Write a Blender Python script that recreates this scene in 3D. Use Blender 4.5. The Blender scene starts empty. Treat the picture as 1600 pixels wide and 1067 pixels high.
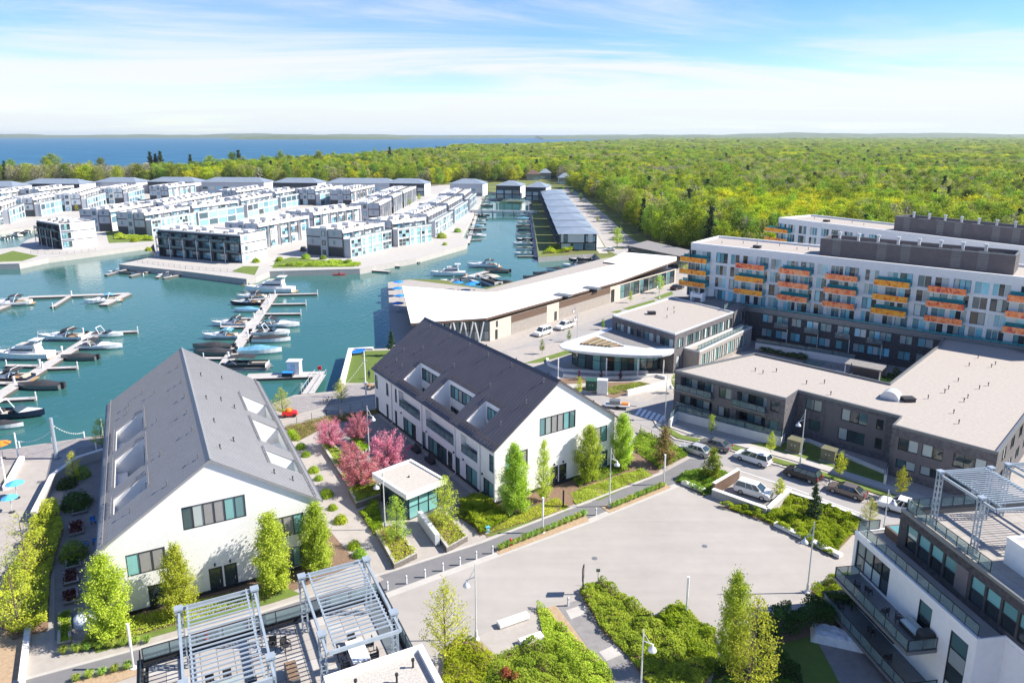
import bpy, math, random
import numpy as np
from mathutils import Vector, Matrix
from mathutils.geometry import tessellate_polygon
R=math.radians
rnd=random.Random(7)
scene=bpy.context.scene
col=scene.collection
# ---------------------------------------------------------------- camera
CAMZ=45.0; FPX=1110.0; PPY=470.0; PITCH=math.atan(260.0/FPX)
cam=bpy.data.cameras.new('camera'); camo=bpy.data.objects.new('camera',cam); col.objects.link(camo)
camo.location=(0,0,CAMZ); camo.rotation_euler=(math.pi/2-PITCH,0,0)
cam.sensor_width=36; cam.lens=36*FPX/1600; cam.shift_y=-63.5/1600
cam.clip_start=.5; cam.clip_end=60000
scene.camera=camo
# ---------------------------------------------------------------- sun and sky
SUN_EL=R(41); SUN_DIR=Vector((math.cos(SUN_EL)*.998,math.cos(SUN_EL)*.03,math.sin(SUN_EL)))
sd=bpy.data.lights.new('sun','SUN'); sd.energy=5.0; sd.angle=R(.55); sd.color=(1,.93,.81)
so=bpy.data.objects.new('sun',sd); col.objects.link(so)
so.rotation_euler=(-SUN_DIR).to_track_quat('-Z','Y').to_euler()
w=bpy.data.worlds.new('World'); scene.world=w; w.use_nodes=True
nt=w.node_tree; nt.nodes.clear()
def N(nt,t,**k):
    n=nt.nodes.new(t)
    for a,b in k.items():
        if a[0]=='i' and a[1:].isdigit(): n.inputs[int(a[1:])].default_value=b
        else: setattr(n,a,b)
    return n
def LK(nt,a,b): nt.links.new(a,b)
wo=N(nt,'ShaderNodeOutputWorld'); bg=N(nt,'ShaderNodeBackground'); bg.inputs[1].default_value=.148
sky=N(nt,'ShaderNodeTexSky',sky_type='NISHITA',sun_disc=False)
sky.sun_elevation=SUN_EL; sky.sun_rotation=math.atan2(SUN_DIR.x,SUN_DIR.y); sky.altitude=220
sky.air_density=1.0; sky.dust_density=0.0; sky.ozone_density=4.0
tc=N(nt,'ShaderNodeTexCoord'); sx=N(nt,'ShaderNodeSeparateXYZ'); LK(nt,tc.outputs['Generated'],sx.inputs[0])
def MT(nt,op,a,b=None,c=None,clamp=False):
    n=N(nt,'ShaderNodeMath',operation=op); n.use_clamp=clamp
    for i,v in enumerate((a,b,c)):
        if v is None: continue
        if hasattr(v,'links'): LK(nt,v,n.inputs[i])
        else: n.inputs[i].default_value=v
    return n.outputs[0]
CL0,CL1,CL2,CL3=6.6,5.1,4.4,0.7
# high thin cloud sheet, seen in perspective: direction divided by height
zc=MT(nt,'ADD',MT(nt,'MAXIMUM',sx.outputs[2],0.0),.06)
px_=MT(nt,'DIVIDE',sx.outputs[0],zc); py_=MT(nt,'DIVIDE',sx.outputs[1],zc)
cb=N(nt,'ShaderNodeCombineXYZ'); LK(nt,px_,cb.inputs[0]); LK(nt,py_,cb.inputs[1])
def cloudnoise(loc,scl,rot,sc,det,rough,dist):
    mp=N(nt,'ShaderNodeMapping'); mp.inputs['Location'].default_value=loc; mp.inputs['Scale'].default_value=scl; mp.inputs['Rotation'].default_value=(0,0,R(rot)); LK(nt,cb.outputs[0],mp.inputs[0])
    n=N(nt,'ShaderNodeTexNoise'); n.inputs['Scale'].default_value=sc; n.inputs['Detail'].default_value=det; n.inputs['Roughness'].default_value=rough; n.inputs['Distortion'].default_value=dist; LK(nt,mp.outputs[0],n.inputs['Vector']); return n.outputs['Fac']
n1=cloudnoise((CL0,CL1,0),(.20,.42,1),-20,1.0,9,.62,.9)
n2=cloudnoise((CL2,CL3,0),(.13,.17,1),-12,1.0,3,.5,.3)
cm=MT(nt,'ADD',MT(nt,'ADD',MT(nt,'MULTIPLY',n1,.62),MT(nt,'MULTIPLY',n2,.48)),MT(nt,'MULTIPLY',MT(nt,'MAXIMUM',MT(nt,'SUBTRACT',.14,sx.outputs[2]),-.06),.95))
mr=N(nt,'ShaderNodeMapRange',interpolation_type='SMOOTHSTEP'); LK(nt,cm,mr.inputs[0])
for i,v in ((1,.49),(2,.67),(3,0.0),(4,.93)): mr.inputs[i].default_value=v
hsv=N(nt,'ShaderNodeHueSaturation'); LK(nt,sky.outputs[0],hsv.inputs['Color']); hsv.inputs['Saturation'].default_value=1.25; hsv.inputs['Hue'].default_value=.509; hsv.inputs['Value'].default_value=.60
mx=N(nt,'ShaderNodeMix',data_type='RGBA'); LK(nt,mr.outputs[0],mx.inputs[0]); LK(nt,hsv.outputs[0],mx.inputs[6]); mx.inputs[7].default_value=(3.2,3.28,3.35,1)
# distant haze towards the horizon
hz=N(nt,'ShaderNodeMapRange',interpolation_type='SMOOTHSTEP'); LK(nt,sx.outputs[2],hz.inputs[0])
for i,v in ((1,-.01),(2,.06),(3,.8),(4,0.0)): hz.inputs[i].default_value=v
mh=N(nt,'ShaderNodeMix',data_type='RGBA'); LK(nt,hz.outputs[0],mh.inputs[0]); LK(nt,mx.outputs[2],mh.inputs[6]); mh.inputs[7].default_value=(2.7,3.02,3.25,1)
LK(nt,mh.outputs[2],bg.inputs[0]); LK(nt,bg.outputs[0],wo.inputs[0])
scene.view_settings.view_transform='Standard'; scene.view_settings.look='None'
scene.view_settings.exposure=1.02; scene.view_settings.gamma=1; scene.view_settings.use_curve_mapping=False
scene.render.engine='CYCLES'
try:
    scene.cycles.max_bounces=6; scene.cycles.transparent_max_bounces=12; scene.cycles.diffuse_bounces=3; scene.cycles.glossy_bounces=3; scene.cycles.volume_bounces=0
except Exception: pass
# ---------------------------------------------------------------- surveying: sight line of a photo point to a level plane
_c,_s=math.cos(PITCH),math.sin(PITCH)
def G(px,py,z=0.0):
    u=(px-800)/FPX; v=(py-PPY)/FPX
    t=(z-CAMZ)/(-_s-_c*v)
    return Vector((u*t,(_c-_s*v)*t,z))
def hgt(px,py,ty,z0=0.0):
    p=G(px,py,z0); v=(ty-PPY)/FPX; t=p.y/(_c-_s*v)
    return CAMZ+(-_s-_c*v)*t-z0
def azd(a,b): return math.atan2(b.y-a.y,b.x-a.x)
# ---------------------------------------------------------------- materials
MATS={}
def newmat(name):
    m=bpy.data.materials.new(name); m.use_nodes=True; m.node_tree.nodes.clear(); MATS[name]=m
    return m,m.node_tree
def M(name,c,rough=.6,metal=0.0,var=.12,scale=1.5,bump=0.0,bscale=30,spec=.4,c2=None,bands=None,world=False,rvar=0.0,detail=4,alpha=None,streak=0):
    m,t=newmat(name); o=N(t,'ShaderNodeOutputMaterial'); b=N(t,'ShaderNodeBsdfPrincipled'); LK(t,b.outputs[0],o.inputs[0])
    tcn=N(t,'ShaderNodeTexCoord'); vec=tcn.outputs['Object']
    if world:
        g=N(t,'ShaderNodeNewGeometry'); vec=g.outputs['Position']
    nz=N(t,'ShaderNodeTexNoise'); nz.inputs['Scale'].default_value=scale; nz.inputs['Detail'].default_value=detail; nz.inputs['Roughness'].default_value=.62
    LK(t,vec,nz.inputs['Vector'])
    r=N(t,'ShaderNodeValToRGB'); r.color_ramp.elements[0].position=.3; r.color_ramp.elements[1].position=.7
    a=c2 if c2 else tuple(x*(1-var) for x in c); d=c if c2 else tuple(min(1,x*(1+var)) for x in c)
    r.color_ramp.elements[0].color=(*a,1); r.color_ramp.elements[1].color=(*d,1)
    LK(t,nz.outputs['Fac'],r.inputs[0]); out=r.outputs[0]
    if rvar:
        oi=N(t,'ShaderNodeObjectInfo'); hs=N(t,'ShaderNodeHueSaturation'); LK(t,out,hs.inputs['Color'])
        LK(t,MT(t,'MULTIPLY_ADD',oi.outputs['Random'],2*rvar,1-rvar),hs.inputs['Value']); out=hs.outputs[0]
    if streak:   # tyre marks and worn patches
        mpn=N(t,'ShaderNodeMapping'); mpn.inputs['Rotation'].default_value=(0,0,R(streak)); mpn.inputs['Scale'].default_value=(.05,.55,1); LK(t,vec,mpn.inputs[0])
        s1=N(t,'ShaderNodeTexNoise'); s1.inputs['Scale'].default_value=1; s1.inputs['Detail'].default_value=5; s1.inputs['Distortion'].default_value=.8; LK(t,mpn.outputs[0],s1.inputs['Vector'])
        s2=N(t,'ShaderNodeTexNoise'); s2.inputs['Scale'].default_value=.9; s2.inputs['Detail'].default_value=8; LK(t,vec,s2.inputs['Vector'])
        hs2=N(t,'ShaderNodeHueSaturation'); LK(t,out,hs2.inputs['Color']); LK(t,MT(t,'ADD',MT(t,'MULTIPLY_ADD',s1.outputs['Fac'],.24,.82),MT(t,'MULTIPLY',s2.outputs['Fac'],.12)),hs2.inputs['Value']); out=hs2.outputs[0]
    LK(t,out,b.inputs['Base Color'])
    b.inputs['Roughness'].default_value=rough; b.inputs['Metallic'].default_value=metal; b.inputs['Specular IOR Level'].default_value=spec
    hgt_=None
    if bump:
        bz=N(t,'ShaderNodeTexNoise'); bz.inputs['Scale'].default_value=bscale; bz.inputs['Detail'].default_value=3; LK(t,vec,bz.inputs['Vector']); hgt_=MT(t,'MULTIPLY',bz.outputs['Fac'],bump)
    if bands:  # (axis,spacing,depth): lap siding, boards, brick courses
        ax,sp,dp=bands; s3=N(t,'ShaderNodeSeparateXYZ'); LK(t,vec,s3.inputs[0])
        fr=MT(t,'FRACT',MT(t,'DIVIDE',s3.outputs[ax],sp)); hh=MT(t,'MULTIPLY',fr,dp)
        hgt_=hh if hgt_ is None else MT(t,'ADD',hgt_,hh)
    if hgt_ is not None:
        bp=N(t,'ShaderNodeBump'); bp.inputs['Strength'].default_value=1; bp.inputs['Distance'].default_value=1; LK(t,hgt_,bp.inputs['Height']); LK(t,bp.outputs[0],b.inputs['Normal'])
    return m
def glassmat(name,c,rough=.06,spec=.9,vary=.5,metal=0.0):
    """window glass with a dim room or pale blind behind it: tint differs from pane to pane"""
    m,t=newmat(name); o=N(t,'ShaderNodeOutputMaterial'); b=N(t,'ShaderNodeBsdfPrincipled'); LK(t,b.outputs[0],o.inputs[0])
    oi=N(t,'ShaderNodeObjectInfo'); r=N(t,'ShaderNodeValToRGB'); e=r.color_ramp.elements
    e[0].position=0; e[0].color=(*[x*(1-vary) for x in c],1); e[1].position=1; e[1].color=(*[min(1,x*(1+vary*1.6)) for x in c],1)
    LK(t,oi.outputs['Random'],r.inputs[0]); LK(t,r.outputs[0],b.inputs['Base Color'])
    b.inputs['Roughness'].default_value=rough; b.inputs['Specular IOR Level'].default_value=spec; b.inputs['Metallic'].default_value=metal
    tcn=N(t,'ShaderNodeTexCoord'); nz=N(t,'ShaderNodeTexNoise'); nz.inputs['Scale'].default_value=.8; LK(t,tcn.outputs['Object'],nz.inputs['Vector'])
    bp=N(t,'ShaderNodeBump'); bp.inputs['Strength'].default_value=.15; bp.inputs['Distance'].default_value=.02; LK(t,nz.outputs['Fac'],bp.inputs['Height']); LK(t,bp.outputs[0],b.inputs['Normal'])
    return m
def clearmat(name,c,amount=.35,rough=.05):
    """thin balustrade glass: mostly see-through, some tint and reflection"""
    m,t=newmat(name); o=N(t,'ShaderNodeOutputMaterial'); b=N(t,'ShaderNodeBsdfPrincipled'); tr=N(t,'ShaderNodeBsdfTransparent'); mxn=N(t,'ShaderNodeMixShader')
    b.inputs['Base Color'].default_value=(*c,1); b.inputs['Roughness'].default_value=rough; b.inputs['Specular IOR Level'].default_value=.8
    tr.inputs[0].default_value=(*[min(1,.55+x*.6) for x in c],1)
    mxn.inputs[0].default_value=amount; LK(t,tr.outputs[0],mxn.inputs[1]); LK(t,b.outputs[0],mxn.inputs[2]); LK(t,mxn.outputs[0],o.inputs[0])
    return m
def leafmat(name,c1,c2,c3,trans=.42,rv=.18):
    m,t=newmat(name); o=N(t,'ShaderNodeOutputMaterial')
    at=N(t,'ShaderNodeAttribute'); at.attribute_name='v'; r=N(t,'ShaderNodeValToRGB'); e=r.color_ramp.elements
    e[0].position=0; e[0].color=(*c1,1); e[1].position=1; e[1].color=(*c3,1); x=r.color_ramp.elements.new(.5); x.color=(*c2,1)
    LK(t,at.outputs['Fac'],r.inputs[0])
    oi=N(t,'ShaderNodeObjectInfo'); hs=N(t,'ShaderNodeHueSaturation'); LK(t,r.outputs[0],hs.inputs['Color'])
    LK(t,MT(t,'MULTIPLY_ADD',oi.outputs['Random'],2*rv,1-rv),hs.inputs['Value'])
    LK(t,MT(t,'MULTIPLY_ADD',MT(t,'FRACT',MT(t,'MULTIPLY',oi.outputs['Random'],7.31)),.05,.475),hs.inputs['Hue'])
    d=N(t,'ShaderNodeBsdfDiffuse'); tl=N(t,'ShaderNodeBsdfTranslucent'); mxn=N(t,'ShaderNodeMixShader'); mxn.inputs[0].default_value=trans
    LK(t,hs.outputs[0],d.inputs[0]); LK(t,hs.outputs[0],tl.inputs[0]); LK(t,d.outputs[0],mxn.inputs[1]); LK(t,tl.outputs[0],mxn.inputs[2]); LK(t,mxn.outputs[0],o.inputs[0])
    return m
def watermat(name,c,c2,rough,bump,bscale,gloss=None):
    m,t=newmat(name); o=N(t,'ShaderNodeOutputMaterial'); b=N(t,'ShaderNodeBsdfPrincipled'); LK(t,b.outputs[0],o.inputs[0])
    g=N(t,'ShaderNodeNewGeometry'); nz=N(t,'ShaderNodeTexNoise'); nz.inputs['Scale'].default_value=.012; nz.inputs['Detail'].default_value=5; LK(t,g.outputs['Position'],nz.inputs['Vector'])
    r=N(t,'ShaderNodeValToRGB'); r.color_ramp.elements[0].position=.35; r.color_ramp.elements[1].position=.65; r.color_ramp.elements[0].color=(*c,1); r.color_ramp.elements[1].color=(*c2,1)
    LK(t,nz.outputs['Fac'],r.inputs[0]); LK(t,r.outputs[0],b.inputs['Base Color'])
    b.inputs['Roughness'].default_value=rough; b.inputs['IOR'].default_value=1.33; b.inputs['Specular IOR Level'].default_value=.5
    mpn=N(t,'ShaderNodeMapping'); mpn.inputs['Scale'].default_value=(1,.55,1); LK(t,g.outputs['Position'],mpn.inputs[0])
    b1=N(t,'ShaderNodeTexNoise'); b1.inputs['Scale'].default_value=bscale; b1.inputs['Detail'].default_value=4; b1.inputs['Distortion'].default_value=.4; LK(t,mpn.outputs[0],b1.inputs['Vector'])
    bp=N(t,'ShaderNodeBump'); bp.inputs['Strength'].default_value=bump; bp.inputs['Distance'].default_value=.25
    wl=N(t,'ShaderNodeTexNoise'); wl.inputs['Scale'].default_value=.022; wl.inputs['Detail'].default_value=3; wl.inputs['Distortion'].default_value=1.2; LK(t,mpn.outputs[0],wl.inputs['Vector'])   # wind lanes and calm patches
    LK(t,MT(t,'MULTIPLY',b1.outputs['Fac'],MT(t,'MULTIPLY_ADD',wl.outputs['Fac'],4.0,-1.1)),bp.inputs['Height']); LK(t,bp.outputs[0],b.inputs['Normal'])
    if gloss is not None:   # wind-roughened open water: facets turned to the viewer, little mirror reflection
        df=N(t,'ShaderNodeBsdfDiffuse'); gl=N(t,'ShaderNodeBsdfGlossy'); gl.inputs['Roughness'].default_value=.35; mxs=N(t,'ShaderNodeMixShader'); mxs.inputs[0].default_value=gloss
        LK(t,r.outputs[0],df.inputs[0]); LK(t,df.outputs[0],mxs.inputs[1]); LK(t,gl.outputs[0],mxs.inputs[2]); LK(t,bp.outputs[0],gl.inputs['Normal']); LK(t,mxs.outputs[0],o.inputs[0])
    return m
M('siding',(.80,.80,.80),.55,var=.03,bands=(2,.19,.012))
M('stucco',(.78,.78,.78),.7,var=.04,bump=.01,bscale=25)
M('roof_grey_sheen',(.335,.335,.35),.42,.35,var=.07,scale=.5)  # same metal as roof_dark; its sky sheen is put into the paler colour
M('roof_dark',(.135,.125,.142),.45,.3,var=.10,scale=.5)
M('seam_grey_sheen',(.26,.26,.275),.45,.3,var=.05)  # seams keep to the sheen painted into the paler roof
M('seam_dark',(.10,.093,.105),.45,.3,var=.05)
M('dark_metal',(.035,.038,.045),.45,.3,var=.1)
M('mid_metal',(.20,.21,.22),.45,.4,var=.1)
M('pale_metal',(.62,.64,.66),.4,.2,var=.08)
M('pergola_steel',(.36,.42,.48),.4,.25,var=.08)
M('white_paint',(.8,.8,.8),.45,var=.04)
M('spandrel',(.27,.265,.265),.5,var=.06,rvar=.1)
glassmat('glass',(.055,.115,.125),.05,.9,.6)
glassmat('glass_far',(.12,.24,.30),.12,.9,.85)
glassmat('glass_teal',(.16,.36,.36),.08,.8,.25)
glassmat('glass_blue',(.15,.36,.42),.06,.9,.7)
glassmat('glass_dark',(.022,.035,.042),.05,.9,.6)
glassmat('blind',(.42,.48,.47),.15,.7,.35)
clearmat('rail_glass',(.30,.42,.44),.3)
clearmat('teal_glass',(.03,.42,.45),.55)
M('plaza',(.33,.308,.290),.85,var=.07,scale=.10,bump=.004,bscale=60,world=True,streak=24)
M('paver',(.345,.317,.295),.85,var=.09,scale=.9,bump=.004,bscale=30,world=True)
M('paver_grey',(.215,.205,.205),.85,var=.14,scale=1.2,bump=.004,bscale=30,world=True)
M('concrete',(.41,.39,.37),.8,var=.08,scale=.7,bump=.004,bscale=40,world=True)
M('white_concrete',(.70,.68,.66),.75,var=.06,scale=.8,world=True)
M('asphalt_path',(.165,.163,.172),.85,var=.07,scale=.6,bump=.004,bscale=80,world=True,streak=20)
M('asphalt_road',(.30,.285,.28),.85,var=.07,scale=.25,bump=.004,bscale=60,world=True,streak=-43)
M('road_far',(.34,.32,.31),.9,var=.08,scale=.08,world=True)
M('deck_wood',(.27,.25,.25),.8,var=.15,scale=1.4,bands=(0,.16,.01))
M('dock_grey',(.42,.40,.39),.8,var=.12,scale=.9,bands=(0,.3,.008))
M('dock_side',(.09,.08,.075),.8,var=.2)
M('gravel_roof',(.43,.40,.37),.95,var=.22,scale=7,bump=.03,bscale=9,detail=6)
M('roof_membrane',(.365,.33,.302),.9,var=.10,scale=2.2,bump=.01,bscale=12,detail=6)
M('roof_white',(.86,.86,.86),.55,var=.025,scale=.12)
M('brick_dark',(.072,.068,.078),.8,var=.45,scale=2.6,bands=(2,.09,.02),detail=8)
M('brick_grey',(.15,.14,.15),.8,var=.35,scale=2.2,bands=(2,.09,.02),detail=8)
M('brick_pale',(.34,.31,.285),.8,var=.14,scale=1.6,bands=(2,.10,.02),detail=8)
M('stone_beige',(.55,.485,.42),.8,var=.12,scale=1.6,bands=(2,.2,.015))
M('taupe_panel',(.165,.145,.15),.6,var=.06,bands=(0,.6,.01))
M('brown_wood',(.13,.085,.062),.6,var=.2,scale=3)
M('townhouse_white',(.66,.66,.665),.6,var=.04,scale=.4,rvar=.03)
M('townhouse_panel',(.42,.45,.50),.6,var=.05,rvar=.05)
M('townhouse_taupe',(.12,.105,.11),.7,var=.12)
M('townhouse_dark',(.035,.045,.06),.6,var=.15)
M('town_roof',(.52,.505,.485),.85,var=.08,scale=.25)
M('metal_roof_blue',(.29,.34,.395),.4,.3,var=.08,scale=.3,bands=(0,.5,.006))
M('forest_floor',(.13,.15,.04),1,var=.4,scale=.05,world=True)
M('grass',(.115,.165,.028),.95,var=.22,scale=.6,bump=.03,bscale=9,world=True,detail=8)
M('turf',(.10,.15,.025),.95,var=.12,scale=1.2,bump=.02,bscale=20,world=True)
M('mulch',(.19,.125,.085),1,var=.3,scale=5,bump=.03,bscale=16,world=True,detail=8)
M('dry_soil',(.36,.26,.17),1,var=.2,scale=3,bump=.02,bscale=14,world=True,detail=8)
M('bark',(.12,.095,.075),.9,var=.25,scale=8,bump=.02,bscale=20)
M('bark_pale',(.26,.23,.20),.9,var=.2,scale=8)
M('red_paint',(.55,.02,.02),.35,var=.05)
M('orange',(.75,.22,.03),.5,var=.1)
M('yellow',(.75,.48,.03),.4,var=.08)
M('blue_fabric',(.02,.22,.60),.7,var=.12)
M('lightblue',(.10,.42,.72),.6,var=.1)
M('boat_blue',(.13,.32,.47),.6,var=.1)
M('navy',(.012,.022,.05),.35,var=.15)
M('black_rubber',(.015,.015,.016),.7,var=.1)
M('charcoal',(.03,.03,.034),.6,var=.15)
M('boat_white',(.80,.80,.80),.25,var=.03,spec=.6)
M('teak',(.40,.24,.12),.6,var=.15)
M('canvas_dark',(.035,.035,.04),.75,var=.2,scale=2)
M('canvas_beige',(.45,.41,.36),.8,var=.1)
M('alloy',(.45,.46,.48),.3,.7,var=.05)
M('green_box',(.03,.10,.075),.5,var=.1)
M('olive_box',(.16,.155,.10),.5,var=.08)
M('screen_metal',(.13,.115,.125),.55,.3,var=.12,scale=.8,bands=(0,.45,.03))
M('cover_cloth',(.55,.60,.66),.6,var=.12,scale=2,bump=.08,bscale=3)
for n,c in (('car_white',(.80,.80,.79)),('car_silver',(.48,.49,.50)),('car_grey',(.16,.165,.17)),('car_black',(.012,.013,.018)),('car_bronze',(.17,.135,.115)),('car_red',(.45,.02,.02)),('car_cream',(.75,.74,.70))):
    M(n,c,.22,.25 if n not in('car_white','car_cream') else 0,var=.02,spec=.7)
M('tail_light',(.5,.01,.01),.25,var=.05); M('head_light',(.75,.76,.78),.15,.3,var=.05)
watermat('marina_water_mat',(.030,.112,.106),(.046,.140,.128),.09,.35,.9)
watermat('lake_water_mat',(.018,.10,.20),(.03,.135,.25),.25,.6,.25,.10)
leafmat('leaf_spring',(0.28,0.367,0.034),(0.475,0.588,0.068),(0.642,0.735,0.123))
leafmat('leaf_green',(0.135,0.23,0.027),(0.243,0.378,0.041),(0.405,0.513,0.068))
leafmat('leaf_yellow',(0.33,0.412,0.037),(0.484,0.558,0.056),(0.605,0.63,0.1))
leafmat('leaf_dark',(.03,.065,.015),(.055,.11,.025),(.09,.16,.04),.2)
leafmat('leaf_pine',(.03,.065,.03),(.055,.1,.048),(.09,.15,.07),.15)
leafmat('leaf_pink',(.42,.10,.17),(.62,.24,.31),(.75,.42,.48))
leafmat('leaf_purple',(.05,.012,.014),(.10,.02,.022),(.15,.04,.04),.2)
leafmat('leaf_brown',(.2,.17,.06),(.3,.25,.09),(.38,.32,.13))
leafmat('leaf_hedge',(0.162,0.27,0.016),(0.311,0.446,0.03),(0.486,0.594,0.061))
leafmat('leaf_tuft',(0.162,0.27,0.041),(0.284,0.432,0.068),(0.459,0.594,0.135))
leafmat('leaf_bare',(.2,.18,.155),(.27,.245,.21),(.34,.31,.26),.1)
leafmat('leaf_rust',(.18,.06,.025),(.26,.10,.04),(.34,.15,.06),.2)
leafmat('forest_a',(0.155,0.238,0.024),(0.296,0.402,0.035),(0.466,0.549,0.061),.42,.3)
leafmat('forest_b',(0.311,0.378,0.02),(0.486,0.54,0.027),(0.648,0.648,0.054),.42,.25)
leafmat('forest_c',(0.124,0.203,0.03),(0.229,0.324,0.045),(0.351,0.454,0.075),.42,.3)
leafmat('forest_d',(0.243,0.277,0.081),(0.365,0.392,0.108),(0.499,0.513,0.162),.42,.3)
def dichroic(name,c1,c2,c3):
    m,t=newmat(name); o=N(t,'ShaderNodeOutputMaterial'); b=N(t,'ShaderNodeBsdfPrincipled'); LK(t,b.outputs[0],o.inputs[0])
    tcn=N(t,'ShaderNodeTexCoord'); oi=N(t,'ShaderNodeObjectInfo'); nz=N(t,'ShaderNodeTexNoise',noise_dimensions='4D'); nz.inputs['Scale'].default_value=.8; nz.inputs['Detail'].default_value=4; nz.inputs['Distortion'].default_value=1.6
    LK(t,tcn.outputs['Object'],nz.inputs['Vector']); LK(t,MT(t,'MULTIPLY',oi.outputs['Random'],40),nz.inputs['W'])
    r=N(t,'ShaderNodeValToRGB'); e=r.color_ramp.elements; e[0].position=.36; e[0].color=(*c1,1); e[1].position=.66; e[1].color=(*c3,1); x=e.new(.47); x.color=(*c2,1)
    LK(t,nz.outputs['Fac'],r.inputs[0]); LK(t,r.outputs[0],b.inputs['Base Color']); b.inputs['Roughness'].default_value=.2; b.inputs['Specular IOR Level'].default_value=.6
    return m
dichroic('dichroic_orange',(.62,.07,.03),(1,.33,.0),(1.0,.50,.05))
dichroic('dichroic_coral',(.55,.03,.06),(1,.24,.05),(1.0,.42,.20))
# ---------------------------------------------------------------- mesh builder
class MB:
    def __init__(s): s.v=[]; s.f=[]; s.m=[]
    def poly(s,pts,m=0):
        b=len(s.v); s.v+= [tuple(p) for p in pts]; s.f.append(tuple(range(b,b+len(pts)))); s.m.append(m)
    def box(s,x0,x1,y0,y1,z0,z1,m=0):
        s.prism([(x0,y0),(x1,y0),(x1,y1),(x0,y1)],z0,z1,m,m)
    def prism(s,pts,z0,z1,mt=0,ms=None,bottom=True):
        ms=mt if ms is None else ms; n=len(pts); b=len(s.v)
        A=sum(pts[i][0]*pts[(i+1)%n][1]-pts[(i+1)%n][0]*pts[i][1] for i in range(n))
        if A<0: pts=list(reversed(pts))
        s.v+=[(p[0],p[1],z0) for p in pts]+[(p[0],p[1],z1) for p in pts]
        if n<=4: s.f.append(tuple(range(b+n,b+2*n))); s.m.append(mt)
        else:
            for t in tessellate_polygon([[Vector((p[0],p[1],0)) for p in pts]]):
                a=[pts[i] for i in t]; ar=(a[1][0]-a[0][0])*(a[2][1]-a[0][1])-(a[2][0]-a[0][0])*(a[1][1]-a[0][1])
                t=t if ar>0 else tuple(reversed(t))
                s.f.append(tuple(b+n+i for i in t)); s.m.append(mt)
        if bottom and n<=4: s.f.append(tuple(b+i for i in reversed(range(n)))); s.m.append(ms)
        for i in range(n):
            j=(i+1)%n; s.f.append((b+i,b+j,b+n+j,b+n+i)); s.m.append(ms)
    def obox(s,c,sz,rz=0,m=0):
        ca,sa=math.cos(rz),math.sin(rz); hx,hy=sz[0]/2,sz[1]/2
        s.prism([(c[0]+x*ca-y*sa,c[1]+x*sa+y*ca) for x,y in((-hx,-hy),(hx,-hy),(hx,hy),(-hx,hy))],c[2]-sz[2]/2,c[2]+sz[2]/2,m,m)
    def tube(s,p0,p1,r0,r1=None,n=6,m=0,caps=True):
        r1=r0 if r1 is None else r1; p0=Vector(p0); p1=Vector(p1); d=(p1-p0)
        if d.length<1e-6: return
        d.normalize(); a=d.orthogonal().normalized(); c=d.cross(a); b=len(s.v)
        for p,r in((p0,r0),(p1,r1)):
            for i in range(n):
                t=2*math.pi*i/n; s.v.append(tuple(p+(a*math.cos(t)+c*math.sin(t))*r))
        for i in range(n):
            j=(i+1)%n; s.f.append((b+i,b+j,b+n+j,b+n+i)); s.m.append(m)
        if caps: s.f.append(tuple(b+n+i for i in range(n))); s.m.append(m); s.f.append(tuple(b+i for i in reversed(range(n)))); s.m.append(m)
    def lathe(s,c,prof,n=12,m=0):
        b=len(s.v)
        for r,z in prof:
            for i in range(n): t=2*math.pi*i/n; s.v.append((c[0]+r*math.cos(t),c[1]+r*math.sin(t),c[2]+z))
        for k in range(len(prof)-1):
            for i in range(n):
                j=(i+1)%n; s.f.append((b+k*n+i,b+k*n+j,b+(k+1)*n+j,b+(k+1)*n+i)); s.m.append(m)
        s.f.append(tuple(b+(len(prof)-1)*n+i for i in range(n))); s.m.append(m)
    def loft(s,rings,m=0,closed=True,caps=True):
        b=len(s.v); n=len(rings[0])
        for r in rings: s.v+=[tuple(p) for p in r]
        for k in range(len(rings)-1):
            for i in range(n if closed else n-1):
                j=(i+1)%n; s.f.append((b+k*n+i,b+k*n+j,b+(k+1)*n+j,b+(k+1)*n+i)); s.m.append(m)
        if caps: s.f.append(tuple(b+i for i in reversed(range(n)))); s.m.append(m); e=b+(len(rings)-1)*n; s.f.append(tuple(e+i for i in range(n))); s.m.append(m)
    def mesh(s,name,mats,smooth=False):
        me=bpy.data.meshes.new(name); me.from_pydata(s.v,[],s.f)
        if isinstance(mats,str): mats=[mats]
        for k in mats: me.materials.append(MATS[k])
        if len(mats)>1: me.polygons.foreach_set('material_index',s.m)
        if smooth: me.polygons.foreach_set('use_smooth',[True]*len(s.f))
        me.update(); return me
    def build(s,name,mats,parent=None,loc=None,rz=0,smooth=False):
        return put(s.mesh(name,mats,smooth),name,parent,loc,rz)
def put(me,name,parent=None,loc=None,rz=0,scale=None):
    o=bpy.data.objects.new(name,me); col.objects.link(o)
    if parent is not None: o.parent=parent
    if loc is not None: o.location=loc
    if rz: o.rotation_euler=(0,0,rz)
    if scale is not None: o.scale=scale if hasattr(scale,'__len__') else (scale,)*3
    return o
def tag(o,label=None,cat=None,group=None,kind=None):
    if label: o['label']=label
    if cat: o['category']=cat
    if group: o['group']=group
    if kind: o['kind']=kind
    return o
def empty(name,loc=(0,0,0),rz=0,label=None,cat=None,group=None):
    o=bpy.data.objects.new(name,None); col.objects.link(o); o.location=loc; o.rotation_euler=(0,0,rz); o.empty_display_size=.2
    return tag(o,label,cat,group)
def kids(o): return [c for c in col.objects if c.parent is o]
KIDS={}
def cache_tree(o):
    """remember a finished thing so it can be copied part by part"""
    KIDS[o.name]=[(c,kids(c)) for c in kids(o)]; return o
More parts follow.
